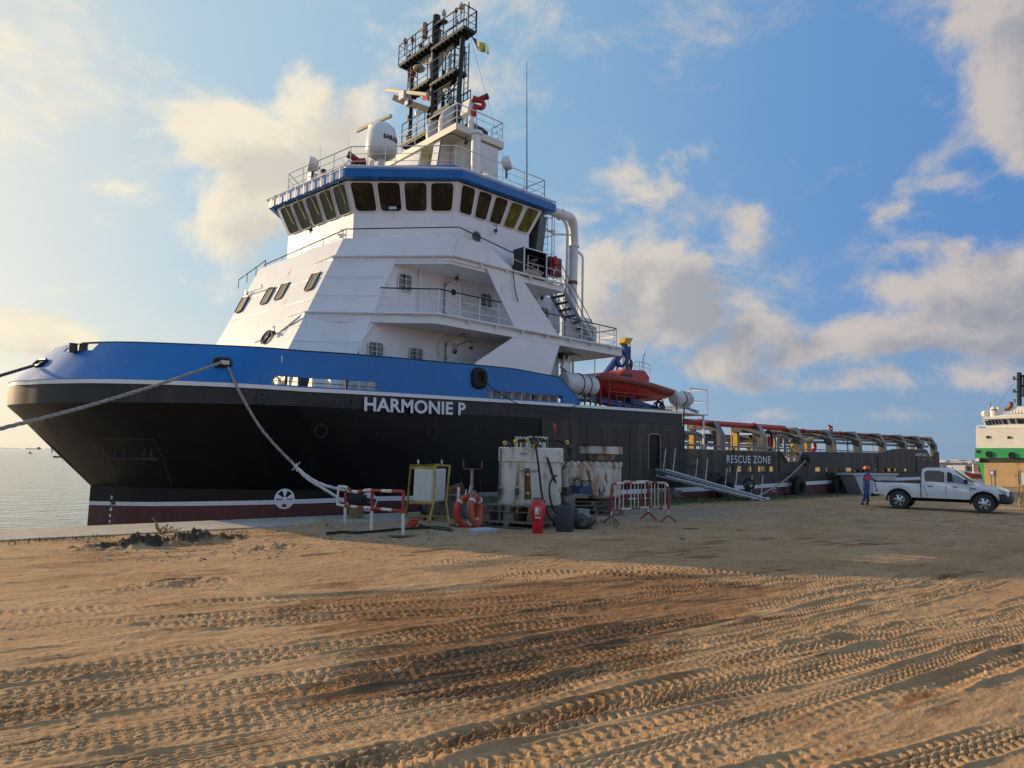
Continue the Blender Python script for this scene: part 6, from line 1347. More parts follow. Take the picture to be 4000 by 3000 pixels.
c = far(204, 1753, 900); m = MB(); m.lathe([(.7, -1.5), (.5, 1.0), (.3, 2.6)], (c.x, c.y, 0), seg=8); tag(m.build('channel_marker', fs), 'thin grey channel marker post in the water near the bow', 'channel marker')
c = ZP(240, 1787, -1.5); v = Vector((_r0[0], _r0[1], 0)); w = Vector((_fh[0], _fh[1], 0)); fb = thing('fishing_canoe', 'low dark canoe on the water just under the flared bow', 'boat', tuple(c)); Lc = 4.6*c.length/370*1.6
m = MB(); rows = [[c+v*(t*Lc)-w*b+Vector((0, 0, z)), c+v*(t*Lc)+Vector((0, 0, -.1)), c+v*(t*Lc)+w*b+Vector((0, 0, z))] for t, b, z in ((-.5, .05, .7), (-.38, .4, .5), (0, .6, .45), (.4, .4, .5), (.5, .05, .75))]
m.grid(rows); m.face([r[0] for r in rows]+[r[2] for r in reversed(rows)]); m.build('hull', blackp, fb); m = MB(); m.ball(c+v*(.12*Lc)+Vector((0, 0, .9)), .45, 8, (1, 1, 1.3)); m.build('canoe_load', blackp, fb)

# ------------------------------------------------------------------ on the quay
def G(px, py, dz=0.0): p = ZP(px, py, 0.0); return Vector((p.x, p.y, gz(p.x, p.y)+dz))
# striped pipe barrier
br = thing('pipe_barrier', 'bent red and white striped pipe barrier with three legs before the bollard', 'barrier', tuple(ZP(1450, 2074)))
postm = [mat('barrier_red', (.32, .035, .025), .6, var=.2, vs=8, rust=(.3, 12, (.2, .1, .06))), mat('barrier_white', (.66, .62, .54), .6, var=.12, vs=9, rust=(.35, 12, (.2, .12, .08)))]
L3 = [G(1347, 2050), G(1450, 2074), G(1574, 2092)]
tops = [(1350, 1912), (1455, 1916), (1576, 1920)]
Tp = [YP(px, py, L.y) for (px, py), L in zip(tops, L3)]
for L_, T_ in zip(L3, Tp):
    m = MB(); a = L_.lerp(T_, .5); m.tube([a, T_+Vector((0, 0, -.03))], .042, 8); m.mi = 1; m.tube([L_+Vector((0, 0, -.05)), a], .042, 8); m.build('leg', postm, br)
far_ = YP(1322, 1900, 18.95); farb = YP(1318, 1970, 18.95)
def striped(pts, w, name):
    P = resample(pts, 41); m = MB()
    for i in range(8): m.mi = (i+1) % 2; m.tube(P[i*5:i*5+6], w, 8)
    m.build(name, postm, br)
striped([far_, YP(1352, 1902, 18.75), YP(1372, 1918, 18.2), YP(1395, 1921, 17.8), YP(1440, 1914, 16.8), Tp[1], Tp[2]], .042, 'top_rail')
mids = [YP(1345, 1976, L3[0].y), YP(1450, 1984, L3[1].y), YP(1574, 1997, L3[2].y)]
striped([farb]+mids, .038, 'middle_rail')
m = MB(); m.mi = 1; m.tube([far_, farb], .035, 8); m.build('end_post', postm, br)
m = MB()
for q in [(1333, 1900, 18.9), (1350, 1905, 18.75)]: m.torus(YP(*q), .06, .012, (1, -.3, 0), 12, 4)
m.build('wire_tie', blackp, br)
o = MB(); c = G(1575, 2096, .03); o.box(c, (.75, .4, .02), Matrix.Rotation(.3, 3, 'Z') @ Matrix.Rotation(.06, 3, 'Y')); tag(o.build('steel_plate', mat('brown_plate', (.17, .10, .05), .8, var=.2)), 'flat rusty brown plate under the right leg of the striped barrier', 'steel plate')
# white cabinet in a yellow frame
cb = thing('equipment_cabinet', 'white cabinet hung in a worn yellow steel frame with four splayed legs', 'cabinet', tuple(ZP(1670, 2030)))
yA, yB = 19.2, 17.3
FLt, FLb = YP(1605, 1818, 18.9), G(1582, 2022); FRt, FRb = YP(1701, 1815, 17.6), G(1672, 2052); BRt, BRb = YP(1757, 1820, 18.5), G(1755, 2045); BLt, BLb = YP(1650, 1822, 19.9), G(1652, 2028)
m = MB()
for a, b, k in ((FLt, FLb, (1592, 1965)), (FRt, FRb, (1694, 1965)), (BRt, BRb, (1742, 1960))):
    kn = YP(k[0], k[1], (a.y+b.y)/2); m.tube([a, a.lerp(kn, .98), kn, b+Vector((0, 0, -.03))], .035, 6)
m.build('leg', yframe, cb)
m = MB(); m.tube([FLt, FRt, BRt, BLt], .035, 6, closed=True); m.tube([YP(1610, 1828, 18.8), YP(1696, 1828, 17.7)], .045, 6); m.tube([YP(1602, 1963, 18.8), YP(1690, 1966, 17.7)], .045, 6)
a, b, c = G(1582, 2022, .12), G(1672, 2040, .14), G(1755, 2036, .12); m.tube([a, b], .035, 6); m.tube([b+Vector((.1, .2, 0)), c], .035, 6); m.build('frame', yframe, cb)
m = MB(); P = [YP(1618, 1831, 18.6), YP(1690, 1831, 17.75), YP(1684, 1962, 17.75), YP(1612, 1958, 18.6)]; m.prism(P, (.75, .30, .0)); m.build('box', mat('cabinet_white', (.60, .60, .57), .5, var=.05, vs=3, col2=(.45, .4, .3), c2lo=.62, c2hi=.75, c2s=4, c2max=.5), cb, bevel=.03)
m = MB()
for px in (1634, 1726): c = YP(px, 1804, 18.6); m.torus(c, .055, .018, (.6, -.8, 0), 14, 5); m.tube([c+Vector((0, 0, -.12)), c+Vector((0, 0, -.06))], .03, 5)
m.build('lifting_eye', galv, cb)
m = MB(); m.tube(spline([YP(1640, 1972, 18.5), YP(1648, 1996, 18.5), YP(1662, 2014, 18.4), YP(1656, 2035, 18.3), YP(1642, 2050, 18.2)], 6), .045, 6); m.tube([YP(1664, 2018, 18.4), YP(1698, 2026, 18.2)], .03, 6); m.tube([YP(1668, 1975, 18.5), YP(1667, 2010, 18.5)], .01, 4); m.build('cable', rubber, cb)
# iron stand with two lifebuoys
sp_ = G(1838, 2060); stn = thing('lifebuoy_stand', 'rusty upright stand with two-pronged fork head behind the lifebuoys', 'stand', tuple(sp_))
tp_ = YP(1842, 1834, sp_.y); m = MB(); m.tube([sp_, tp_], .03, 8); m.tube([sp_+Vector((.05, 0, 1.1)), tp_+Vector((.05, 0, 0))], .015, 5); m.build('pole', mat('pole_rust_tan', (.32, .24, .17), .7, var=.3, vs=9), stn)
m = MB(); Y_ = sp_.y
m.tube([YP(1808, 1793, Y_), YP(1810, 1829, Y_), YP(1842, 1832, Y_), YP(1880, 1832, Y_), YP(1881, 1800, Y_)], .014, 5); m.tube([YP(1812, 1797, Y_+.15), YP(1813, 1833, Y_+.15), YP(1842, 1836, Y_), YP(1884, 1832, Y_+.15), YP(1884, 1800, Y_+.15)], .012, 5); m.build('fork', rusty, stn)
def buoy(c, ax, lab, R_=.44, mt=orange):
    c = Vector(c); t = thing('lifebuoy', lab, 'lifebuoy', tuple(c-Vector((0, 0, R_+.1))), 'lifebuoys hung on the iron stand'); m = MB(); m.torus(c, R_, .10, ax, 36, 12, 1, 1.22); m.build('ring', mt, t, smooth=60)
    axv = Vector(ax).normalized(); u = axv.cross(Vector((0, 0, 1))).normalized(); w = Vector((0, 0, 1))
    for k in range(4):
        a = R(45+90*k); m = MB(); q = [c+u*math.cos(a+e)*R_+w*math.sin(a+e)*R_*1.22 for e in (-.09, 0, .09)]; m.tube(q, .106, 12); m.build('reflective_band', silver, t)
    m = MB(); m.tube([c+(u*math.cos(a)*1.0+w*math.sin(a)*1.22)*(R_+.13-.05*abs(math.sin(2*a)))-axv*.0 for a in np.linspace(0, 2*math.pi, 33)[:-1]], .012, 4, closed=True); m.build('grab_line', dkst, t); return t
by1 = YP(1857, 1996, sp_.y-.25); by2 = YP(1824, 2000, sp_.y+.12)
t1_ = buoy(by1, (.42, -.85, .1), 'front faded orange lifebuoy with lettering hanging on the iron stand', .34, mat('lifebuoy_faded', (.44, .10, .055), .55, var=.15, vs=5))
buoy(by2, (-.2, -.95, .05), 'rear bright red-orange lifebuoy half hidden behind the front one', .34)
text('buoy_lettering', 'SUMBA', .085, blackp, t1_, MX((by1.x-.36, by1.y-.17, by1.z-.16), (.03, .02, 1), (-1, -.45, 0)), .002)
m = MB()
for q in [(1832, 1928, 1838, 1895), (1818, 1935, 1822, 1913), (1850, 1935, 1842, 1912), (1863, 1940, 1852, 1915)]: m.tube([YP(q[0], q[1], sp_.y-.1), YP(q[2], q[3], sp_.y)], .014, 5)
m.build('hook_wire', galv, stn)
# red and white marker post
pp = G(1787, 2055); tp_ = YP(1792, 1903, pp.y); mk = thing('marker_post', 'thin post, white above and red below, leaning beside the lifebuoys', 'post', tuple(pp)); md = pp.lerp(tp_, .55)
m = MB(); m.bar(md, tp_, .075, .04); m.build('upper_part', postm[1], mk); m = MB(); m.bar(pp, md, .075, .04); m.build('lower_part', postm[0], mk); m = MB(); m.box(pp+Vector((0, 0, .03)), (.55, .25, .05), Matrix.Rotation(.4, 3, 'Z')); m.build('foot', rusty, mk)
m = MB()
for k in range(3): c = G(1608, 2056, .05+.07*k)+Vector((.04*k, 0, 0)); m.box(c, (.42-.06*k, .22, .07), Matrix.Rotation(.5+.2*k, 3, 'Z') @ Matrix.Rotation(.12*(k-1), 3, 'Y'))
tag(m.build('red_bracket', mat('bracket_orange_red', (.50, .075, .02), .6)), 'small orange-red metal piece lying by the cabinet frame', 'metal piece')
m = MB(); P = [G(*q, .05) for q in ((1275, 2091), (1340, 2086), (1390, 2088), (1470, 2080), (1560, 2074), (1640, 2068), (1700, 2066), (1755, 2074))]; m.tube(spline(P, 6), .034, 8); tag(m.build('ground_hose', rubber), 'black hose lying on the sand under the striped barrier', 'hose')
m = MB(); P = [G(*q, .04) for q in ((1640, 2055), (1690, 2068), (1765, 2078))]; m.tube(spline(P, 6), .035, 8); tag(m.build('green_hose', mat('hose_green', (.03, .05, .035), .6)), 'short dark green hose end on the sand below the cabinet', 'hose')
m = MB(); random.seed(9)
c0 = G(1885, 2078, .04); m.mi = 0; pts = [c0+Vector((math.cos(a)*.55*random.uniform(.6, 1.1), math.sin(a)*.35*random.uniform(.5, 1.1), 0)) for a in np.linspace(0, 6.28, 12)[:-1]]; top_ = [p+Vector((0, 0, random.uniform(.02, .08))) for p in pts]
for a in range(11): m.face([c0+Vector((0, 0, .09)), top_[a], top_[(a+1) % 11]]); m.face([top_[a], pts[a]-Vector((0, 0, .05)), pts[(a+1) % 11]-Vector((0, 0, .05)), top_[(a+1) % 11]])
tag(m.build('cement_rag', mat('rag_grey', (.38, .38, .40), .9, var=.2, vs=10), smooth=60), 'crumpled grey sacking lying in front of the lifebuoys', 'sack')
# concrete quay block behind, with a drum on it
bk = MB(); a = G(1700, 2035); bk.prism([Vector((13.6, 19.3, 0)), Vector((15.0, 17.6, 0)), Vector((21.2, 18.4, 0)), Vector((21.2, 19.4, 0))], (0, 0, .80)); tag(bk.build('concrete_block', concd, bevel=.05), 'long dark stained concrete block behind the lifebuoys and the white tank', 'concrete block')
m = MB(); c = YP(1775, 1925, 18.9); m.lathe([(.24, -.35), (.26, 0), (.24, .35)], c, (.7, -.5, .35), 14); tag(m.build('rusty_bucket', rusty), 'tilted rusty bucket on the concrete block behind the cabinet', 'bucket')
m = MB()
for px in (1801, 1877): a = YP(px, 1915, 18.7); m.tube([a, a+Vector((0, 0, .42))], .012, 4); tag(m.build('iron_rod', rusty), ['left', 'right'][px > 1850]+' one of two thin iron rods standing up behind the lifebuoys', 'rod'); m = MB()
# pallets under the tanks
def pallet(c, w, d_, ang, lab, h=.15, layers=1):
    t = thing('pallet', lab, 'pallet', c, 'wooden pallets under the tanks'); M = Matrix.Rotation(ang, 3, 'Z'); c = Vector(c)
    m = MB()
    for k in range(7): m.box(c+M @ Vector((0, -d_/2+d_*(k+.5)/7, h-.012)), (w, d_/7*.8, .024), M)
    m.build('top_board', wood, t); m = MB()
    for i in range(3):
        for j in range(3): m.box(c+M @ Vector((-w/2+.07+(w-.14)*i/2, -d_/2+.06+(d_-.12)*j/2, h/2)), (.14, .1, h-.05), M)
    m.build('block', wood, t); m = MB()
    for j in range(3): m.box(c+M @ Vector((0, -d_/2+.06+(d_-.12)*j/2, .012)), (w, .1, .024), M)
    m.build('bottom_board', wood, t)
LB = G(1975, 2060); RB = G(2165, 2072)
tkc = Vector(((LB.x+RB.x)/2+.25, (LB.y+RB.y)/2+.85, 0)); TA = math.atan2(RB.y-LB.y, RB.x-LB.x)
gzt = 0.02
for k, (z, w, d_, dx) in enumerate(((.0, 2.2, 1.7, 0), (.42, 1.6, 1.3, .1))):
    pallet((tkc.x+dx*.3, tkc.y-.05+dx, gzt+z), w, d_, TA, ['lowest wide pallet flat on the ground under the big white tank', 'upper pallet directly under the big white tank'][k], .16 if k == 0 else .2)
m = MB(); M = Matrix.Rotation(TA, 3, 'Z')
for dx in (-.8, 0, .75): m.box(tkc+M @ Vector((dx, 0, .29+gzt)), (.34, 1.1, .26), M)
tag(m.build('timber_bearers', wood), 'rough timber bearers between the pallets under the big white tank', 'timber')
# big square tank
zt0 = gzt+.62; tt = thing('square_tank', 'big dirty white square tank with straps, hoses and bottles on its lid', 'tank', (tkc.x, tkc.y, zt0))
tl, tr_ = YP(1963, 1935, tkc.y-.75), YP(2222, 1935, tkc.y-.75)
wT = 1.84; dT = 1.35
ztop = YP(2085, 1748, tkc.y-.7).z; zrim = YP(2085, 1806, tkc.y-.7).z; cx = YP(2094, 1900, tkc.y-.7).x
TC = Vector((cx+.42, tkc.y+.0, 0)); M = Matrix.Rotation(TA*.55-.1, 3, 'Z')
rowsT = []
def rr(w, d_, z, r=.16): return [TC+M @ Vector((x, y, z)) for x, y in rrect(-w/2, -d_/2, w/2, d_/2, r, 3)]
m = MB(); prof = [(wT-.06, dT-.06, zt0), (wT, dT, zt0+.06), (wT, dT, zrim), (wT+.10, dT+.10, zrim+.02), (wT+.10, dT+.10, ztop-.03), (wT+.04, dT+.04, ztop)]
rings = [rr(*q) for q in prof]; rings = [r_+[r_[0]] for r_ in rings]; m.grid(rings); m.face(rings[-1][:-1]); m.face(list(reversed(rings[0][:-1]))); m.build('tank_body', tankw, tt, smooth=35)
def onT(px, py): # on the front face of the tank
    n_ = M @ Vector((0, -1, 0)); p0 = TC+n_*(dT/2+.012); d_ = _ray(px, py); t = (np.array(p0-Vector((0, 0, 0)))-CAM) @ np.array(n_)/(d_ @ np.array(n_)); return Vector(CAM+d_*t)
nT = M @ Vector((0, -1, 0)); xT = M @ Vector((1, 0, 0))
m = MB(); m.face([onT(2050, 1829), onT(2070, 1829), onT(2076, 1950), onT(2048, 1950)]); m.build('rust_slot', mat('slot_rust', (.17, .055, .015), .8, var=.4, vs=9), tt, smooth=0)
m = MB(); 
for q in ((2062, 1853), (2062, 1926)): m.lathe([(.045, 0), (.045, .03)], onT(*q), nT, 10)
m.build('slot_bolt', mat('bolt_cream', (.5, .48, .4), .5), tt)
m = MB(); m.bar(onT(2032, 1839)+nT*.03, onT(2102, 1839)+nT*.03, .02, .03); m.build('slot_bar', grey, tt)
m = MB(); a = onT(2045, 1772); m.box(a+nT*.06, (.22, .01, .06), M); m.build('maker_plate', mat('plate_grey', (.30, .30, .30), .5), tt)
for (px, mt, x2) in ((2030, strapy, 2020), (1957, strapg, 1952)):
    m = MB(); a = onT(px, 1750)+nT*.02; b = onT(x2, 1900)+nT*(.04); c = onT(x2, 1950)+nT*.02
    for p, q in ((a, b), (b, c), (c, Vector((c.x, c.y, gzt+.1)))): m.bar(p, q, .075, .012, up=(0, 1, 0)) if False else m.face([p-xT*.04, p+xT*.04, q+xT*.04, q-xT*.04])
    m.build('strap', mt, tt, solid=.008); m = MB(); m.box(b+Vector((0, 0, -.15)), (.12, .1, .2), M); m.build('ratchet', dkst, tt)
# bottles and sockets crowded on the lid: small fittings
random.seed(12); m = MB(); 
bw_ = [mat('fitting_white', (.6, .57, .5), .5), mat('fitting_black', (.02, .02, .02), .6), mat('fitting_rust', (.25, .15, .09), .7)]
for k in range(70):
    t = (k % 35)/34; x = -.42+.98*t+random.uniform(-.01, .01); y = -.15+.4*(k // 35)+random.uniform(-.08, .08); h = random.uniform(.26, .36); c = TC+M @ Vector((x-.05, y, ztop)); r_ = random.uniform(.018, .032)
    m.mi = 0 if random.random() < .55 else 2; m.tube([c, c+Vector((0, 0, h*.55))], r_, 6); m.mi = 1 if random.random() < .65 else 2; m.tube([c+Vector((0, 0, h*.55)), c+Vector((0, 0, h*.9))], r_*.8, 6); m.mi = 0; m.tube([c+Vector((0, 0, h*.9)), c+Vector((0, 0, h))], r_*1.15, 6)
ms_ = m.build('bottle_crate', bw_); tag(ms_, 'tight cluster of small black and white bottle fittings standing on the big tank lid', 'fittings')
m = MB(); 
P = [YP(1968, 1733, TC.y-.5), YP(2000, 1735, TC.y-.5), YP(2020, 1722, TC.y-.4), YP(2060, 1716, TC.y-.4), YP(2090, 1712, TC.y-.4)]; m.tube(spline(P, 5), .035, 6)
m.tube(spline([YP(2090, 1730, TC.y-.5), YP(2096, 1765, TC.y-.85), YP(2106, 1840, TC.y-.95), YP(2112, 1900, TC.y-.95), YP(2120, 1950, TC.y-1.0)], 6), .03, 6)
m.tube(spline([YP(2108, 1740, TC.y-.5), YP(2138, 1790, TC.y-.85), YP(2160, 1860, TC.y-.95), YP(2178, 1900, TC.y-1.0), YP(2198, 1945, TC.y-1.05), YP(2215, 1965, TC.y-1.05)], 6), .035, 6)
m.tube(spline([YP(2225, 1780, TC.y-.6), YP(2200, 1830, TC.y-.95), YP(2152, 1880, TC.y-1.0), YP(2148, 1940, TC.y-1.05), YP(2165, 1995, TC.y-1.05), YP(2180, 2010, TC.y-1.05)], 6), .03, 6)
m.tube(spline([YP(2120, 1725, TC.y-.2), YP(2180, 1722, TC.y-.2), YP(2215, 1745, TC.y-.3), YP(2228, 1790, TC.y-.4)], 6), .03, 6)
m.tube(spline([YP(2125, 1955, TC.y-1.0), YP(2140, 2010, TC.y-1.0), YP(2165, 2040, TC.y-1.0)], 5), .03, 6)
hz = thing('fuel_hoses', 'black hoses with yellow couplings draped over the big white tank', 'hose', (TC.x, TC.y-.9, 0)); m.build('hose', rubber, hz)
m = MB()
for q in ((1972, 1731), (2015, 1725), (2060, 1720), (2086, 1742), (2216, 1728), (2186, 1915)): c = YP(*q, TC.y-.6 if q[1] < 1800 else TC.y-1.03); m.tube([c+Vector((-.03, 0, .05)), c+Vector((.02, 0, -.05))], .055, 8)
m.build('yellow_coupling', mat('coupling_yellow', (.50, .38, .05), .5), hz)
m = MB(); 
for q in ((1980, 1734), (2082, 1728), (2222, 1745), (2205, 1960), (2220, 1975)): c = YP(*q, TC.y-.55 if q[1] < 1800 else TC.y-1.05); m.ball(c, .09, 8); m.tube([c, c+Vector((.12, -.05, -.08))], .045, 6)
m.build('valve', dkst, hz)
fp = YP(2168, 1728, TC.y-.1); ft = YP(2163, 1655, TC.y-.1); fl = thing('marker_flag', 'small red flag on a red stick stuck on the big tank', 'flag', tuple(fp)); m = MB(); m.tube([fp, ft], .016, 5); m.build('stick', red, fl)
m = MB(); m.face([YP(2160, 1650, TC.y-.1), YP(2171, 1655, TC.y-.1), YP(2175, 1686, TC.y-.1), YP(2165, 1684, TC.y-.1)]); m.build('cloth', mat('faded_red_cloth', (.42, .07, .06), .8), fl, solid=.006)
# rusty second tank with its flanged plug
T2 = Vector((20.6, 17.75, 0)); t2 = thing('rusty_tank', 'rust streaked white square tank with a round flanged hatch on top', 'tank', (T2.x, T2.y, .5))
YT = 17.2; x0 = YP(2248, 1900, YT).x; x1 = YP(2442, 1900, YT).x; zt2 = YP(2345, 1803, YT).z; zb2 = YP(2345, 1945, YT).z; w2 = (x1-x0)*.82; c2 = Vector(((x0+x1)/2, YT+w2*.38, 0))
M2 = Matrix.Rotation(-.35, 3, 'Z')
def r2_(w, z, r=.2): return [c2+M2 @ Vector((x, y, z)) for x, y in rrect(-w/2, -w*.42, w/2, w*.42, r, 3)]
m = MB(); rg = [r2_(w2*.92, zb2), r2_(w2, zb2+.1), r2_(w2, zt2-.2), r2_(w2+.05, zt2-.18), r2_(w2+.05, zt2-.06), r2_(w2, zt2)]; rg = [q+[q[0]] for q in rg]; m.grid(rg); m.face(rg[-1][:-1]); m.build('tank_body', tankr, t2)
n2 = M2 @ Vector((0, -1, 0)); x2 = M2 @ Vector((1, 0, 0))
m = MB()
for k in range(9): c = c2+M2 @ Vector((-w2/2+w2*(k+.5)/9, -w2*.42-.02, zt2-.05)); m.box(c, (.10, .08, .11), M2)
for k in range(6): c = c2+M2 @ Vector((-w2/2-.02, -w2*.42+w2*.84*(k+.5)/6, zt2-.05)); m.box(c, (.08, .10, .11), M2)
m.build('flange_lug', tankr, t2); m = MB(); m.slab([(p.x, p.y) for p in r2_(w2+.14, 0)], zt2, zt2+.05); m.build('lid', mat('lid_dark_rust', (.05, .03, .02), .8, var=.4), t2)
ch = YP(2345, 1770, YT+.7); zc0, zc1, zc2, zc3 = zt2+.05, YP(2345, 1792, ch.y).z, YP(2345, 1774, ch.y).z, YP(2345, 1744, ch.y).z
rw2 = (YP(2410, 1760, ch.y).x-YP(2276, 1760, ch.y).x)/2*.83
m = MB(); m.lathe([(rw2*.55, zc0), (rw2*.62, zc1), (rw2*.68, zc2), (rw2, zc2+.01), (rw2, zc3), (rw2*.9, zc3+.01)], (ch.x, ch.y, 0), seg=30); m.build('hatch', tankr, t2); m = MB(); m.lathe([(rw2*1.03, zc3+.012), (rw2*1.03, zc3+.04)], (ch.x, ch.y, 0), seg=30); m.build('hatch_cover', mat('lid_dark_rust', (.05, .03, .02), .8), t2)
m = MB(); a = YP(2248, 1842, c2.y-.8); 
for i in range(5):
    for j in range(5): m.box(c2+M2 @ Vector((-w2/2-.006, -.25+.07*i, zt2-.5+.06*j)), (.02, .045, .04), M2)
m.build('vent_holes', blackp, t2)
for k, (z, w) in enumerate(((.0, 2.3), (.17, 2.1), (.34, 1.9))): pallet((c2.x+.15-.1*k, c2.y-.0, .02+z), w, 1.7, -.35, ['bottom', 'middle', 'top'][k]+' pallet of the stack under the rusty tank', .15)
# fire extinguisher in a red cover
ex = G(2100, 2083); ez = YP(2098, 1952, ex.y).z; xt = thing('extinguisher_cover', 'upright red padded extinguisher cover with a white label', 'extinguisher', tuple(ex))
m = MB(); c = Vector((ex.x, ex.y, 0)); H_ = ez-ex.z
prof = [(.0, .15, .13), (.05, .165, .15), (.30, .17, .15), (.48, .2, .16), (.62, .27, .17), (.8, .28, .17), (.92, .24, .15), (.99, .12, .08)]; rg = []
for h, a, b in prof: rg.append([Vector((ex.x+a*math.cos(t)*.92, ex.y+b*math.sin(t), ex.z+h*H_)) for t in np.linspace(0, 2*math.pi, 21)])
m.grid(rg); m.face(rg[-1][:-1]); m.face(list(reversed(rg[0][:-1]))); m.build('cover', mat('cover_red_vinyl', (.52, .012, .018), .35, var=.12, vs=5, bump=.3, bs=6, bdist=.02), xt, smooth=60)
f_ = lambda px, py: YP(px, py, ex.y-.175)
m = MB(); m.face([f_(2091, 1983), f_(2101, 1983), f_(2101, 2012), f_(2091, 2012)]); m.face([f_(2090, 2020), f_(2112, 2022), f_(2112, 2026), f_(2090, 2025)]); m.build('label_patch', mat('label_white', (.7, .7, .68), .5), xt, solid=.004)
a = f_(2104, 2008); text('label_lettering', 'PQS', .10, mat('label_white', (.7, .7, .68), .5), xt, MX((a.x+.05, a.y, a.z), (0, 0, 1), (-1, 0, 0)), .003)
m = MB(); a, b = f_(2090, 1981), f_(2114, 2016); m.tube([(a.x, a.y, a.z), (b.x, a.y, a.z), (b.x, a.y, b.z), (a.x, a.y, b.z)], .005, 4, closed=True); m.build('label_border', mat('label_white', (.7, .7, .68), .5), xt)
# dark drum
dr = G(2205, 2076); dz = YP(2205, 1973, dr.y).z-dr.z; wd = (YP(2233, 2020, dr.y).x-YP(2178, 2020, dr.y).x)/2*.86
m = MB(); m.lathe([(wd*.97, 0), (wd, .03), (wd*1.02, dz*.5), (wd, dz*.92), (wd*.94, dz*.98), (wd*.86, dz), (wd*.82, dz-.05)], dr, seg=26); tag(m.build('plastic_drum', mat('drum_blue_black', (.022, .034, .05), .5, var=.25, vs=6, col2=(.06, .06, .05), c2lo=.55, c2hi=.8, c2s=5)), 'dark blue plastic drum standing on the sand by the extinguisher cover', 'drum')
# rubbish bag, crate with netting, tray, timber steps
random.seed(2)
def lump(name, c, sc, mt, lab, cat, seed=1, n=24):
    m = MB(); m.ball((0, 0, 0), 1, n); vs = []
    for v in m.v:
        f = 1+.7*float(fbm(np.array([v.x*2.6+seed]), np.array([v.y*2.6+v.z*2.1]), 4, seed)[0]); vs.append(Vector((v.x*sc[0]*f+c[0], v.y*sc[1]*f+c[1], max(-.02, (v.z*.98+.85)*sc[2]*f)+c[2])))
    m.v = vs; return tag(m.build(name, mt, smooth=50), lab, cat)
b_ = G(2278, 2066); lump('rubbish_bag', b_, (.36, .3, .2), mat('bag_dark', (.05, .05, .05), .5, var=.5, vs=6, col2=(.5, .5, .5), c2lo=.62, c2hi=.7, c2s=4), 'dark rubbish bag with white scraps on the sand right of the drum', 'rubbish bag', 3)
cr = YP(2268, 1915, 15.9); ct = thing('blue_crate', 'blue crate with green netting on the timber between the two tanks', 'crate', (cr.x, cr.y, cr.z-.15)); m = MB(); m.box(cr, (.62, .45, .3)); m.build('crate', mat('crate_blue', (.025, .06, .13), .6), ct, bevel=.02)
m = MB()
for k in range(26): a = cr+Vector((random.uniform(-.42, .25), random.uniform(-.28, .2), random.uniform(.1, .38))); m.torus(a, random.uniform(.05, .12), .012, (random.uniform(-1, 1), random.uniform(-1, 1), random.uniform(-1, 1)), 9, 3)
m.build('netting', mat('net_green', (.03, .07, .045), .9), ct)
m = MB(); m.prism([YP(2100, 1945, 15.0), YP(2296, 1933, 15.2), YP(2298, 1942, 15.2), YP(2100, 1958, 15.0)], (.15, .9, .02)); tag(m.build('timber_plank', wood), 'grey timber planks carrying the blue crate beside the big tank', 'timber')
m = MB(); a = YP(2130, 1960, 14.9); b = YP(2305, 2060, 14.7)
m.box((15.6, 15.35, .42), (1.3, .9, .84), Matrix.Rotation(-.25, 3, 'Z')); m.box((16.2, 15.1, .15), (1.5, .9, .3), Matrix.Rotation(-.25, 3, 'Z')); tag(m.build('timber_stack', wood, bevel=.02), 'stack of weathered boards behind the dark drum', 'timber')
c = YP(2268, 2003, 14.7); m = MB(); m.box(c, (.42, .35, .24), Matrix.Rotation(-.2, 3, 'Z')); tag(m.build('grey_tub', mat('tub_grey', (.25, .26, .27), .6, var=.2)), 'small pale grey tub on the boards right of the drum', 'tub')
c = YP(2205, 1925, 15.4); m = MB(); m.box(c, (.3, .3, .35), Matrix.Rotation(.3, 3, 'Z')); m.tube([c+Vector((.2, 0, .2)), c+Vector((.35, -.1, -.15))], .03, 5); tag(m.build('hose_pump', mat('pump_dark', (.04, .04, .03), .6)), 'small dark pump at the corner of the big tank above the drum', 'pump')
# crowd barriers
def crowd(a, b, h, lab, pairfeet=True, z0=.42, nb=9, rr=.16, flip=False):
    a, b = Vector(a), Vector(b); t = thing('crowd_barrier', lab, 'crowd barrier', tuple((a+b)/2), 'red and white crowd barriers by the rusty tank'); X_ = (b-a); Lr = X_.length; X_.normalize(); Z = Vector((0, 0, 1)); m = MB()
    P = lambda s_, z: a+X_*s_+Z*z
    loop = fillet([P(0, z0), P(0, h), P(Lr, h), P(Lr, z0)], .28, 6); Q = resample(loop, 49)
    for i in range(8): m.mi = 0 if (i in (0, 1, 3, 6, 7)) else 1; m.tube(Q[i*6:i*6+7], .036, 7)
    m.mi = 0
    for i in range(4): m.mi = i % 2; m.tube([P(Lr*i/4, z0), P(Lr*(i+1)/4, z0)], .026, 7)
    m.build('frame', postm, t)
    for i in range(nb):
        s_ = Lr*(i+1)/(nb+1); m = MB(); m.tube([P(s_, z0), P(s_, h-.01)], .017, 5); m.build('bar', postm[0] if i % 4 == 3 else postm[1], t)
    N_ = X_.cross(Z)
    for s_ in (0.02, Lr-.02):
        m = MB(); m.mi = 1; m.tube([P(s_, z0), P(s_, .22)], .024, 6); m.mi = 0
        for sg_ in (-1, 1): m.tube([P(s_, .24), P(s_, 0)+X_*.0+N_*sg_*.30], .026, 6)
        m.build('foot', postm, t)
    return t
pA, pB = G(2387, 2047), G(2534, 2028); hA = YP(2387, 1890, pA.y).z
crowd(pA, pB, hA, 'left red and white crowd barrier standing before the rusty tank')
pC, pD = G(2534, 2026)+Vector((.1, .1, 0)), G(2612, 2040); crowd(pC, pD, YP(2600, 1888, pD.y).z, 'right red and white crowd barrier, seen end on at the corner', nb=5)
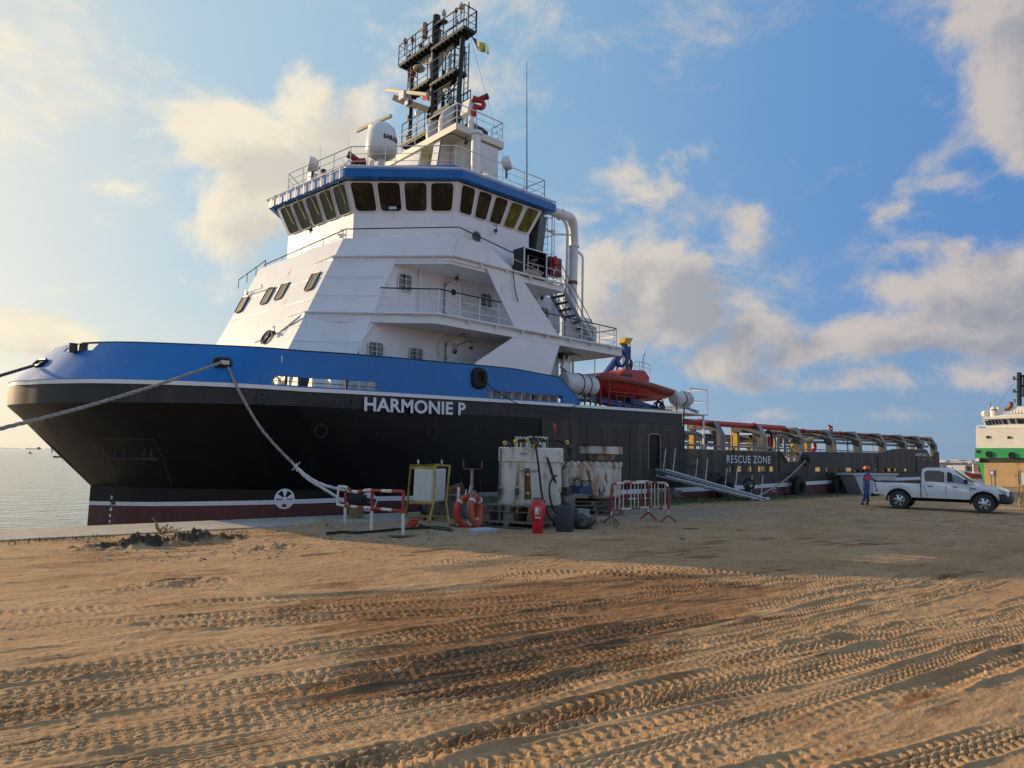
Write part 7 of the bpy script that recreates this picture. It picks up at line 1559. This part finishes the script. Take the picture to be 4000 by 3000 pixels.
pE = G(2420, 1995)+Vector((0, 0, 0)); pF = G(2545, 1988); crowd(pE, pF, YP(2450, 1884, pE.y).z, 'rear crowd barrier mostly hidden behind the left one', nb=8)
# small concrete lumps by the quay edge
for (px, py, w, lab) in ((2622, 1960, 1.6, 'low pale concrete block at the quay edge left of the gangway foot'), (2560, 1962, .8, 'small concrete block behind the crowd barriers')):
    c = G(px, py); lump('concrete_lump', c, (w*.5, .35, .26), concd, lab, 'concrete block', 7)
# skip behind the pickup
sk = thing('metal_skip', 'white metal skip with one sloping end behind the worker', 'skip', tuple(YP(3430, 1930, 19.9)))
YK = 20.0; q = lambda px, py: YP(px, py, YK)
mw = mat('skip_grey_white', (.40, .43, .45), .6, var=.1, vs=2, rust=(.3, 3, (.2, .12, .08)))
m = MB(); m.prism([q(3338, 1858), q(3372, 1936), q(3498, 1934), q(3502, 1856)], (0, 1.0, 0)); m.build('skip_body', mw, sk, smooth=0)
m = MB(); a, b = q(3331, 1853), q(3506, 1852); m.box(((a.x+b.x)/2, YK+.5, a.z), (b.x-a.x, 1.15, .14)); m.build('rim', mw, sk, bevel=.02)
for i in range(4):
    for j in range(3): c = q(3375+7*i, 1866+6*j); m = MB(); m.box((c.x, YK-.01, c.z), (.18, .03, .09)); m.build('drain_slot', blackp, sk)
for px in (3343, 3451): c = q(px, 1848); m = MB(); m.lathe([(.09, -.1), (.13, .1), (.07, .22)], (c.x, YK+.1, c.z), seg=8); m.build('lifting_lug', mat('lug_orange', (.35, .08, .03), .6), sk)

# ------------------------------------------------------------------ pickup truck (built along +x = forward, y = left, origin on the ground under the middle)
tw_ = mat('pickup_white', (.80, .82, .84), .22, var=.02, vs=1, coat=.6); tb = mat('black_plastic', (.018, .018, .02), .55); tg = mat('car_glass', (.02, .025, .028), .04, spec=.9)
tgs = mat('car_glass_clear', (.16, .20, .23), .05, spec=.9)
pk = thing('pickup_truck', 'white double cab pickup truck parked side on with its front wheels to the right', 'pickup truck', (0, 0, 0))
SCL = 1.10
def shell(prof_fn, xs, name, mt, parent, smooth=30, bevel=0):
    rows = [prof_fn(x) for x in xs]; m = MB(); m.grid(rows); m.face(rows[0]); m.face(list(reversed(rows[-1]))); return m.build(name, mt, parent, smooth=smooth, bevel=bevel)
S_ = lambda p: Vector(p)*SCL
xr, xf, wr = -1.62, 1.47, .385
def arch(x, c, r=.47): return math.sqrt(max(0, r*r-(x-c)**2))
def lowz(x):
    z = .52 if x > -2.2 else .60
    for c in (xr, xf): z = max(z, .38+arch(x, c, .475)) if abs(x-c) < .475 else z
    return z
def hoodz(x): return float(np.interp(x, [.98, 1.3, 1.9, 2.3, 2.55, 2.6], [1.13, 1.12, 1.05, .97, .88, .70]))
# lower body: front clip + cab lower + bed as side walls with round arches
def sideprof(x, top): 
    w = .90 if x < 2.1 else .90-(x-2.1)**2*.75; w -= max(0, -x-2.5)*.3
    lo = lowz(x); mid = lo+(top-lo)*.45
    return [S_((x, -w+.04, lo)), S_((x, -w, mid)), S_((x, -w+.015, mid+(top-mid)*.6)), S_((x, -w+.05, top)), S_((x, w-.05, top)), S_((x, w-.015, mid+(top-mid)*.6)), S_((x, w, mid)), S_((x, w-.04, lo))]
xs = sorted(set(list(np.linspace(-2.62, -.78, 30))+[xr+.475*math.cos(a) for a in np.linspace(0, math.pi, 15)])); xs = [x for x in xs if x <= -.775]
shell(lambda x: sideprof(x, 1.14), xs, 'cargo_bed', tw_, pk)
xs = [x for x in sorted(set(list(np.linspace(-.755, .99, 12)))) ]
shell(lambda x: sideprof(x, 1.16), xs, 'cab_lower', tw_, pk)
xs = sorted(set(list(np.linspace(.99, 2.56, 26))+[xf+.475*math.cos(a) for a in np.linspace(0, math.pi, 15)])); xs = [x for x in xs if x >= .99]
shell(lambda x: sideprof(x, hoodz(x)), xs, 'bonnet_and_wings', tw_, pk)
m = MB(); m.box(S_((-1.69, 0, 1.142)), (1.72*SCL, 1.6*SCL, .02)); m.build('bed_floor', tb, pk)
m = MB()
for s_ in (-1, 1): m.bar(S_((-2.6, s_*.85, 1.155)), S_((-.80, s_*.85, 1.155)), .07, .045)
m.build('bed_rail', tb, pk)
# greenhouse
gx = [(-.76, 1.16), (-.74, 1.72), (-.55, 1.80), (.15, 1.81), (.38, 1.74), (1.12, 1.15)]
m = MB(); 
def gh(y0, y1): return [S_((x, y0 if z < 1.3 else y1, z)) for x, z in gx]
L0, L1 = gh(-.86, -.68), gh(.86, .68); n = len(gx)
for i in range(n-1): m.face([L0[i], L0[i+1], L1[i+1], L1[i]])
m.face(L0); m.face(list(reversed(L1))); cabo = m.build('cab_roof', tw_, pk, bevel=.05)
def sidey(z, off=.0): return -(.86-(z-1.16)/(1.72-1.16)*.18)-off
def swin(pts, name, mt, par, off=.012):
    for s_ in (1, -1):
        m = MB(); m.face([S_((x, s_*sidey(z, off), z)) for x, z in pts]); m.build(name, mt, par, smooth=0)
swin([(-.62, 1.22), (.10, 1.20), (.10, 1.68), (-.52, 1.68), (-.64, 1.6)], 'rear_side_window', tg, pk); swin([(.20, 1.20), (.97, 1.16), (.78, 1.34), (.40, 1.63), (.20, 1.68)], 'front_side_window', tgs, pk)
swin([(.20, 1.22), (.42, 1.22), (.36, 1.66), (.20, 1.67)], 'seat_silhouette', tb, pk, .016)
m = MB(); m.face([S_((.41, -.64, 1.71)), S_((.41, .64, 1.71)), S_((1.10, .78, 1.19)), S_((1.10, -.78, 1.19))]); m.build('windscreen', tgs, pk, solid=.01); o = m
for ob in [c for c in bpy.data.objects if c.name == 'windscreen']: ob.location = ob.location+Vector((.03, 0, .03))
m = MB(); m.face([S_((-.755, -.62, 1.25)), S_((-.755, .62, 1.25)), S_((-.745, .58, 1.66)), S_((-.745, -.58, 1.66))]); ob = m.build('rear_window', tg, pk, solid=.02)
# shut lines, handles, mirrors, lamps
m = MB()
for s_ in (1, -1):
    def ln(pts, w=.012): m.tube([S_((x, s_*y, z)) for x, y, z in pts], w, 4)
    ln([(-.765, -.905, .56), (-.765, -.90, 1.14), (-.765, -.86, 1.2), (-.75, -.70, 1.7)], .02); ln([(.15, -.905, .56), (.15, -.90, 1.14), (.15, -.69, 1.7)], .006); ln([(1.0, -.905, .60), (1.0, -.89, 1.10)], .006); ln([(-.66, -.905, 1.15), (-.62, -.905, .85), (-.5, -.905, .58)], .006)
m.build('shut_lines', tb, pk)
for s_ in (1, -1):
    for x in (-.52, .36): m = MB(); m.bar(S_((x, -s_*.92, 1.03)), S_((x+.2, -s_*.92, 1.02)), .04, .035); m.build('door_handle', tb, pk, bevel=.01)
    m = MB(); m.box(S_((.88, -s_*1.02, 1.25)), (.14, .22, .19)); m.bar(S_((.88, -s_*.86, 1.18)), S_((.88, -s_*.98, 1.2)), .05); m.build('wing_mirror', tb, pk, bevel=.03)
    m = MB(); m.prism([S_((-2.63, -s_*.86, 1.08)), S_((-2.56, -s_*.905, 1.08)), S_((-2.50, -s_*.908, .70)), S_((-2.63, -s_*.86, .70))], (0, 0, 0.001)); 
    m = MB(); m.raw([S_(p) for p in [(-2.635, -s_*.80, 1.06), (-2.52, -s_*.915, 1.06), (-2.46, -s_*.915, .72), (-2.635, -s_*.80, .70)]]+[S_(p) for p in [(-2.60, -s_*.78, 1.06), (-2.5, -s_*.88, 1.06), (-2.44, -s_*.88, .72), (-2.6, -s_*.78, .70)]], [(0, 1, 2, 3), (0, 4, 5, 1), (1, 5, 6, 2), (2, 6, 7, 3), (3, 7, 4, 0)]); m.build('tail_lamp', mat('lamp_red_plastic', (.35, .01, .015), .25), pk, smooth=0)
    m = MB(); m.raw([S_(p) for p in [(1.98, -s_*.91, .98), (2.36, -s_*.865, .90), (2.50, -s_*.70, .88), (2.54, -s_*.66, .76), (2.38, -s_*.86, .77), (2.2, -s_*.905, .82)]], [(0, 1, 4, 5), (1, 2, 3, 4)]); m.build('headlight', mat('headlight_glass', (.42, .42, .38), .15, spec=.8), pk, smooth=0, solid=.03)
    m = MB(); m.box(S_((1.12, -s_*.905, .97)), (.22, .02, .05)); m.build('wing_badge', mat('badge_grey', (.15, .15, .16), .4), pk); m = MB(); m.box(S_((1.06, -s_*.907, .88)), (.06, .02, .03)); m.build('side_repeater', mat('amber_lens', (.4, .12, .02), .3), pk)
m = MB(); rows = []
for z, o_ in ((.40, -.02), (.52, .06), (.68, .08), (.80, .03)):
    rows.append([S_((x+o_*(1 if abs(y) < .8 else .5), y, z)) for x, y in ((1.98, -.91), (2.25, -.895), (2.48, -.72), (2.62, -.35), (2.66, 0), (2.62, .35), (2.48, .72), (2.25, .895), (1.98, .91))])
rows[3] = [Vector((p.x if abs(p.y) < .8*SCL else p.x, p.y, p.z-(0 if abs(p.y) < .8*SCL else 0))) for p in rows[3]]
m.grid(rows); m.build('front_bumper', mat('bumper_dark', (.03, .032, .037), .5), pk, smooth=40, solid=.04)
m = MB(); m.box(S_((2.61, 0, .80)), (.06, 1.05, .2)); g_r = m.build('grille', mat('grille_dark', (.02, .02, .02), .4), pk, bevel=.02); m = MB()
for k in range(3): m.box(S_((2.645, 0, .74+.06*k)), (.02, 1.05, .02))
m.build('grille_bar', galv, g_r)
m = MB(); m.box(S_((2.7, 0, .52)), (.02, .5, .12)); m.build('number_plate', mat('plate_pale', (.5, .5, .5), .5), pk)
m = MB(); m.box(S_((-2.68, 0, .55)), (.14, 1.6, .16)); m.build('rear_bumper', tb, pk, bevel=.02)
m = MB(); m.box(S_((-2.63, 0, .86)), (.03, 1.5, .52)); m.build('tailgate', tw_, pk, bevel=.02)
m = MB(); m.box(S_((0, 0, .44)), (4.2, .9, .16)); m.tube([S_((.5, -.6, .42)), S_((-1.9, -.55, .40))], .05, 6); m.box(S_((-.1, 0, .48)), (2.0, 1.5, .1)); m.build('chassis', mat('chassis_black', (.012, .012, .012), .8), pk)
m = MB()
for c in (xr, xf):
    for s_ in (-1, 1): m.tube([S_((c+.47*math.cos(a), s_*.86, .38+.47*math.sin(a))) for a in np.linspace(-.1, math.pi+.1, 16)], .045, 6)
m.build('wheel_arch_liner', mat('chassis_black', (.012, .012, .012), .8), pk)
m = MB()
for c in (xr, xf): m.box(S_((c, 0, .66)), (.9, 1.5, .3))
m.build('wheel_well', mat('chassis_black', (.012, .012, .012), .8), pk)
def wheel(x, s_):
    c = S_((x, s_*.78, .385)); r = .385*SCL; ax = Vector((0, s_, 0)); m = MB(); m.lathe([(r*.60, -.13), (r*.9, -.15), (r, -.12), (r, .10), (r*.93, .14), (r*.72, .15), (r*.60, .12)], c, ax, 36, False, False)
    for k in range(32): a = 2*math.pi*k/32; m.box(c+Vector((math.cos(a), 0, math.sin(a)))*r*.995+Vector((0, s_*-.01, 0)), (.03, .24, .035), Matrix.Rotation(-a, 3, 'Y'))
    w = m.build('wheel', tiem, pk, smooth=40); m = MB(); m.lathe([(r*.60, -.05), (r*.6, .11), (r*.56, .12), (r*.52, .06), (r*.22, .08), (r*.2, .11), (.01, .12)], c, ax, 30, True, False); m.build('rim', mat('alloy_silver', (.62, .63, .65), .22, .9), w, smooth=35)
    m = MB()
    for k in range(6):
        a = 2*math.pi*k/6+.3; u = Vector((math.cos(a), 0, math.sin(a))); v = Vector((-math.sin(a), 0, math.cos(a))); b = c+ax*.105
        m.raw([b+u*r*.30-v*r*.06, b+u*r*.30+v*r*.06, b+u*r*.50+v*r*.13, b+u*r*.50-v*r*.13], [(0, 1, 2, 3)])
    m.build('rim_opening', mat('rim_dark', (.01, .01, .01), .6), w, solid=.004)
for x in (xr, xf):
    for s_ in (-1, 1): wheel(x, s_)
for ob in list(pk.children):          # short front overhang
    if ob.name.startswith(('wheel', 'chassis')): continue
    for v in ob.data.vertices:
        xx = v.co.x/SCL
        if xx > 1.95: v.co.x = (1.95+(xx-1.95)*.60)*SCL
A_, B_ = ZP(3851, 2005), ZP(3510, 1987)          # where the near front and rear tyres stand
ang = math.atan2(A_.y-B_.y, A_.x-B_.x); mid = (A_+B_)/2; off_ = Vector((math.cos(ang), math.sin(ang), 0)); nrm_ = Vector((-off_.y, off_.x, 0)); 
if nrm_.dot(mid) < 0: nrm_ = -nrm_
ctr = mid+nrm_*.80*SCL-off_*((xr+xf)/2*SCL)
pk.location = (ctr.x, ctr.y, .0); pk.rotation_euler = (0, 0, ang)

# ------------------------------------------------------------------ worker leaning on the tailgate
def skin(name, verts, edges, rad, mt, root=0, parent=None, sub=2):
    me = bpy.data.meshes.new(name); me.from_pydata([tuple(v) for v in verts], edges, []); me.materials.append(mt)
    o = bpy.data.objects.new(name, me); COL.objects.link(o); sk_ = o.modifiers.new('skin', 'SKIN'); 
    for i, r in enumerate(rad): me.skin_vertices[0].data[i].radius = (r if isinstance(r, tuple) else (r, r))
    me.skin_vertices[0].data[root].use_root = True; sk_.use_smooth_shade = True
    s = o.modifiers.new('sub', 'SUBSURF'); s.levels = sub; s.render_levels = sub; o.parent = parent; return o
pw = ZP(3385, 1972); K = 1.09
man = thing('person', 'worker in orange helmet and blue-red overalls leaning on the tailgate of the pickup', 'person', (pw.x, pw.y, 0))
LOC[man] = Vector((0, 0, 0))
# local axes: r = camera right, f = away from the camera
rv = Vector((_r0[0], _r0[1], 0)); fv = Vector((_fh[0], _fh[1], 0))
def Lp(a, b, z): return (rv*a+fv*b+Vector((0, 0, z)))*K
cloth = mat('overall_blue', (.035, .085, .24), .8, var=.3, vs=6); skinm = mat('dark_skin', (.045, .022, .014), .5)
V_ = [Lp(.02, 0, .93), Lp(.03, 0, 1.10), Lp(.05, 0, 1.30), Lp(.07, 0, 1.43), Lp(.08, -.02, 1.50), Lp(.07, -.03, 1.58),
      Lp(.16, -.02, 1.40), Lp(.30, .02, 1.22), Lp(.42, .06, 1.18), Lp(-.10, .0, 1.39), Lp(-.17, -.06, 1.13), Lp(-.06, -.14, .96),
      Lp(.09, .02, .88), Lp(.08, .03, .50), Lp(.10, .05, .10), Lp(-.07, -.02, .88), Lp(-.05, -.05, .50), Lp(-.15, 0, .12)]
E_ = [(0, 1), (1, 2), (2, 3), (3, 4), (4, 5), (3, 6), (6, 7), (7, 8), (3, 9), (9, 10), (10, 11), (0, 12), (12, 13), (13, 14), (0, 15), (15, 16), (16, 17)]
Rd = [(.15, .12), (.14, .11), (.17, .12), (.11, .09), .055, .05, .075, .055, .045, .075, .055, .045, .10, .075, .065, .10, .075, .065]
skin('body', V_, E_, [((a[0]*K, a[1]*K) if isinstance(a, tuple) else a*K) for a in Rd], cloth, 0, man)
m = MB(); c = Lp(.045, -.02, 1.66); m.ball(c, .105*K, 16, (.92, .95, 1.22)); m.ball(c+rv*-.105*K+Vector((0, 0, -.02)), .025*K, 8); 
for s_ in (-1, 1): m.ball(c+fv*.1*s_*K, .025*K, 6, (1, .6, 1.3))
hd_ = m.build('head', skinm, man, smooth=70)
m = MB(); m.ball(c+rv*-.10*K+Vector((0, 0, -.07*K)), .022*K, 6); m.build('mouth', mat('lips_dark', (.05, .015, .012), .5), hd_)
for s_ in (-1, 1): m = MB(); m.ball(c-rv*.088*K+fv*.035*s_*K+Vector((0, 0, .015)), .013*K, 6); m.build('eye', mat('eye_white', (.5, .48, .45), .4), hd_)
m = MB(); hc_ = c+Vector((0, 0, .045*K)); m.lathe([(.135*K, 0), (.137*K, .03*K), (.125*K, .075*K), (.09*K, .115*K), (.04*K, .132*K), (.01, .135*K)], hc_, seg=20); m.lathe([(.155*K, -.006), (.15*K, .008)], hc_-rv*.03, seg=20); m.build('helmet', mat('helmet_orange', (.72, .16, .03), .35), man, smooth=50)
m = MB(); rows = []
for z, a, b in ((1.16, .20, .145), (1.28, .205, .15), (1.40, .20, .13), (1.47, .11, .09)):
    rows.append([Lp(.05+(z-1.2)*.08, 0, z)+(rv*math.cos(t)*a+fv*math.sin(t)*b)*K for t in np.linspace(0, 2*math.pi, 17)])
m.grid(rows); m.build('hi_vis_yoke', mat('yoke_red_pink', (.48, .04, .08), .7, var=.2, vs=8), man, smooth=60)
def hand(w, d_, up_, nm='hand'):      # palm, four unequal fingers and a thumb, slightly curled
    d_ = Vector(d_).normalized(); s0 = d_.cross(Vector(up_)).normalized(); n_ = s0.cross(d_); k = K
    vs = [w, w+d_*.05*k, w+d_*.095*k]; es = [(0, 1), (1, 2)]; rd = [.026*k, .036*k, .03*k]
    for i, (off2, ln_) in enumerate(((-.033, .062), (-.011, .075), (.011, .07), (.033, .055))):
        b = len(vs); a = w+d_*.095*k+s0*off2*k; vs += [a, a+(d_*.5-n_*.2).normalized()*ln_*.55*k, a+(d_*.5-n_*.2).normalized()*ln_*.55*k+(d_*.3-n_*.7).normalized()*ln_*.5*k]; es += [(2, b), (b, b+1), (b+1, b+2)]; rd += [.011*k, .0095*k, .008*k]
    b = len(vs); a = w+d_*.04*k-s0*.035*k; vs += [a, a+(d_*.6-s0*.8)*.04*k, a+(d_*.9-s0*.7)*.065*k]; es += [(1, b), (b, b+1), (b+1, b+2)]; rd += [.014*k, .012*k, .009*k]
    return skin(nm, vs, es, rd, skinm, 0, man, 1)
hand(Lp(.44, .06, 1.175), rv*.9+fv*.3+Vector((0, 0, -.1)), (0, 0, 1)); hand(Lp(-.05, -.14, .94), rv*.2-fv*.1+Vector((0, 0, -.95)), (1, 0, 0))
for a, b, dz in ((.10, .04, 0), (-.16, -.01, .0)):
    m = MB(); c = Lp(a-.04, b, .05); m.ball(c, .1*K, 12, (1.35, .6, .75)); m.v = [Vector((v.x, v.y, max(v.z, 0.0))) for v in m.v]; m.build('boot', blackp, man, smooth=60)

# ------------------------------------------------------------------ weeds, grass, pebbles, litter
random.seed(33)
gm = mat('grass_blade', (.085, .13, .03), .8, var=.5, vs=3); gm2 = mat('grass_dry', (.20, .17, .06), .85, var=.3, vs=3)
m = MB()
def tuft(x, y, n, h, spread):
    z = gz(x, y)
    for _ in range(n):
        a = random.uniform(0, 6.28); rr = random.uniform(0, spread); bx_, by_ = x+math.cos(a)*rr, y+math.sin(a)*rr; hh = h*random.uniform(.5, 1.2); l_ = random.uniform(.2, .7)*hh; a2 = random.uniform(0, 6.28); w = random.uniform(.006, .014)
        p = Vector((bx_, by_, z-.02)); q = p+Vector((math.cos(a2)*l_*.4, math.sin(a2)*l_*.4, hh*.6)); t = p+Vector((math.cos(a2)*l_, math.sin(a2)*l_, hh)); s_ = Vector((-math.sin(a2), math.cos(a2), 0))*w
        m.mi = 1 if random.random() < .3 else 0; m.raw([p-s_, p+s_, q+s_*.7, q-s_*.7, t], [(0, 1, 2, 3), (3, 2, 4)])
for _ in range(620):
    x = 14+abs(random.gauss(0, 1))*16+random.uniform(0, 12); y = 20.7-abs(random.gauss(0, .75)); 
    if x < 22: y = min(y, 20.3)
    tuft(x, y, 9, .16, .28)
for _ in range(150): tuft(random.uniform(23, 36), random.uniform(19.4, 20.7), 12, .2, .3)
for _ in range(70): x = random.uniform(-2, 4.4); tuft(x, 18.75-abs(random.gauss(0, .35)), 8, .10, .18)
for _ in range(60): p = ZP(random.uniform(1250, 1700), random.uniform(2060, 2120)); tuft(p.x, p.y, 6, .07, .12)
for _ in range(60): p = ZP(random.uniform(1880, 2400), random.uniform(2035, 2062)); tuft(p.x, p.y, 8, .14, .18)
for _ in range(30): p = ZP(random.uniform(880, 1100), random.uniform(2068, 2085)); tuft(p.x, p.y, 5, .07, .15)
tag(m.build('grass', [gm, gm2], smooth=0), None, None, None, 'stuff')
# yellowish weed at the quay edge below the stem
base = ZP(632, 2090); wd_ = thing('weed_plant', 'spindly yellow-green weed growing at the quay edge below the bow', 'plant', (base.x, base.y, .0)); m = MB(); lf = MB()
for px, py in ((598, 2028), (612, 2045), (655, 2052), (672, 2062), (640, 2060), (700, 2068), (610, 2060)):
    tip = YP(px, py, base.y+.02); mid_ = (base+tip)/2+Vector((random.uniform(-.05, .05), 0, .02)); P = spline([base, mid_, tip], 5); m.tube(P, .008, 4)
    for q_ in P[2:]:
        for _ in range(5): a = Vector((random.uniform(-1, 1), random.uniform(-1, 1), random.uniform(-.3, 1)))*.05; s_ = Vector((a.y, -a.x, a.z*.3))*.35; lf.face([q_, q_+a*.5+s_, q_+a, q_+a*.5-s_])
m.build('stem', gm2, wd_); lf.build('leaves', mat('weed_leaf', (.28, .24, .04), .8), wd_, smooth=0)
# pebbles and gravel litter
m = MB(); random.seed(8)
ico = [(0, 0, 1), (.9, 0, .3), (.28, .85, .3), (-.72, .53, .3), (-.72, -.53, .3), (.28, -.85, .3), (.5, .4, -.4), (-.6, 0, -.4), (.3, -.6, -.4)]
icf = [(0, 1, 2), (0, 2, 3), (0, 3, 4), (0, 4, 5), (0, 5, 1), (1, 6, 2), (2, 7, 3), (3, 7, 4), (4, 8, 5), (5, 8, 1), (1, 8, 6), (2, 6, 7), (4, 7, 8)]
def peb(x, y, s_):
    z = gz(x, y); a = random.uniform(0, 6.28); ca, sa_ = math.cos(a), math.sin(a); sx, sy, sz = s_*random.uniform(.7, 1.4), s_*random.uniform(.6, 1.1), s_*random.uniform(.35, .7)
    m.mi = random.choice([0, 0, 1, 2]); m.raw([(x+(p[0]*ca*sx-p[1]*sa_*sy), y+(p[0]*sa_*sx+p[1]*ca*sy), z+p[2]*sz+s_*.1) for p in ico], icf)
for _ in range(2600): x, y = random.uniform(8, 26), 16.5+random.gauss(0, 1.9); peb(x, min(y, 19.3), random.choice([.012, .016, .02, .028])) 
for _ in range(900): p = ZP(random.uniform(0, 4000), random.uniform(2120, 2900)); peb(p.x, p.y, random.choice([.005, .007, .009, .014]))
for _ in range(260): p = ZP(random.uniform(300, 1200), random.uniform(2100, 2190)); peb(p.x, p.y, random.choice([.014, .02, .03, .04]))
tag(m.build('pebbles', [mat('pebble_grey', (.30, .28, .25), .85), mat('pebble_pale', (.52, .47, .40), .85), mat('pebble_dark', (.12, .09, .07), .85)], smooth=0), None, None, None, 'stuff')
for (px, py, w, d_, mt, lab) in [(3395, 2125, .5, .06, (.10, .07, .05), 'dark twig lying alone on the shaded sand'), (2700, 2066, .5, .1, (.09, .075, .05), 'flattened dark scrap on the shaded sand right of the barriers'), (3660, 2002+12, .35, .06, (.62, .62, .60), 'white strip of litter lying on the shaded sand before the pickup'), (1745, 2405, .03, .004, (.03, .03, .03), ''), (2665, 2107, .12, .1, (.05, .06, .08), 'small dark lump of litter on the shaded sand'), (3255, 2010-5, .2, .12, (.55, .57, .6), 'crumpled white bag on the sand left of the worker'), (1550, 2624, .07, .012, (.60, .55, .40), 'pale curved wood splinter on the dark wheel track')]:
    if not lab: continue
    c = G(px, py, .012); mm = MB(); mm.box(c, (w, d_, .03), Matrix.Rotation(-.7, 3, 'Z')); tag(mm.build('litter', mat('litter_'+str(px), mt, .7), bevel=.006), lab, 'litter')
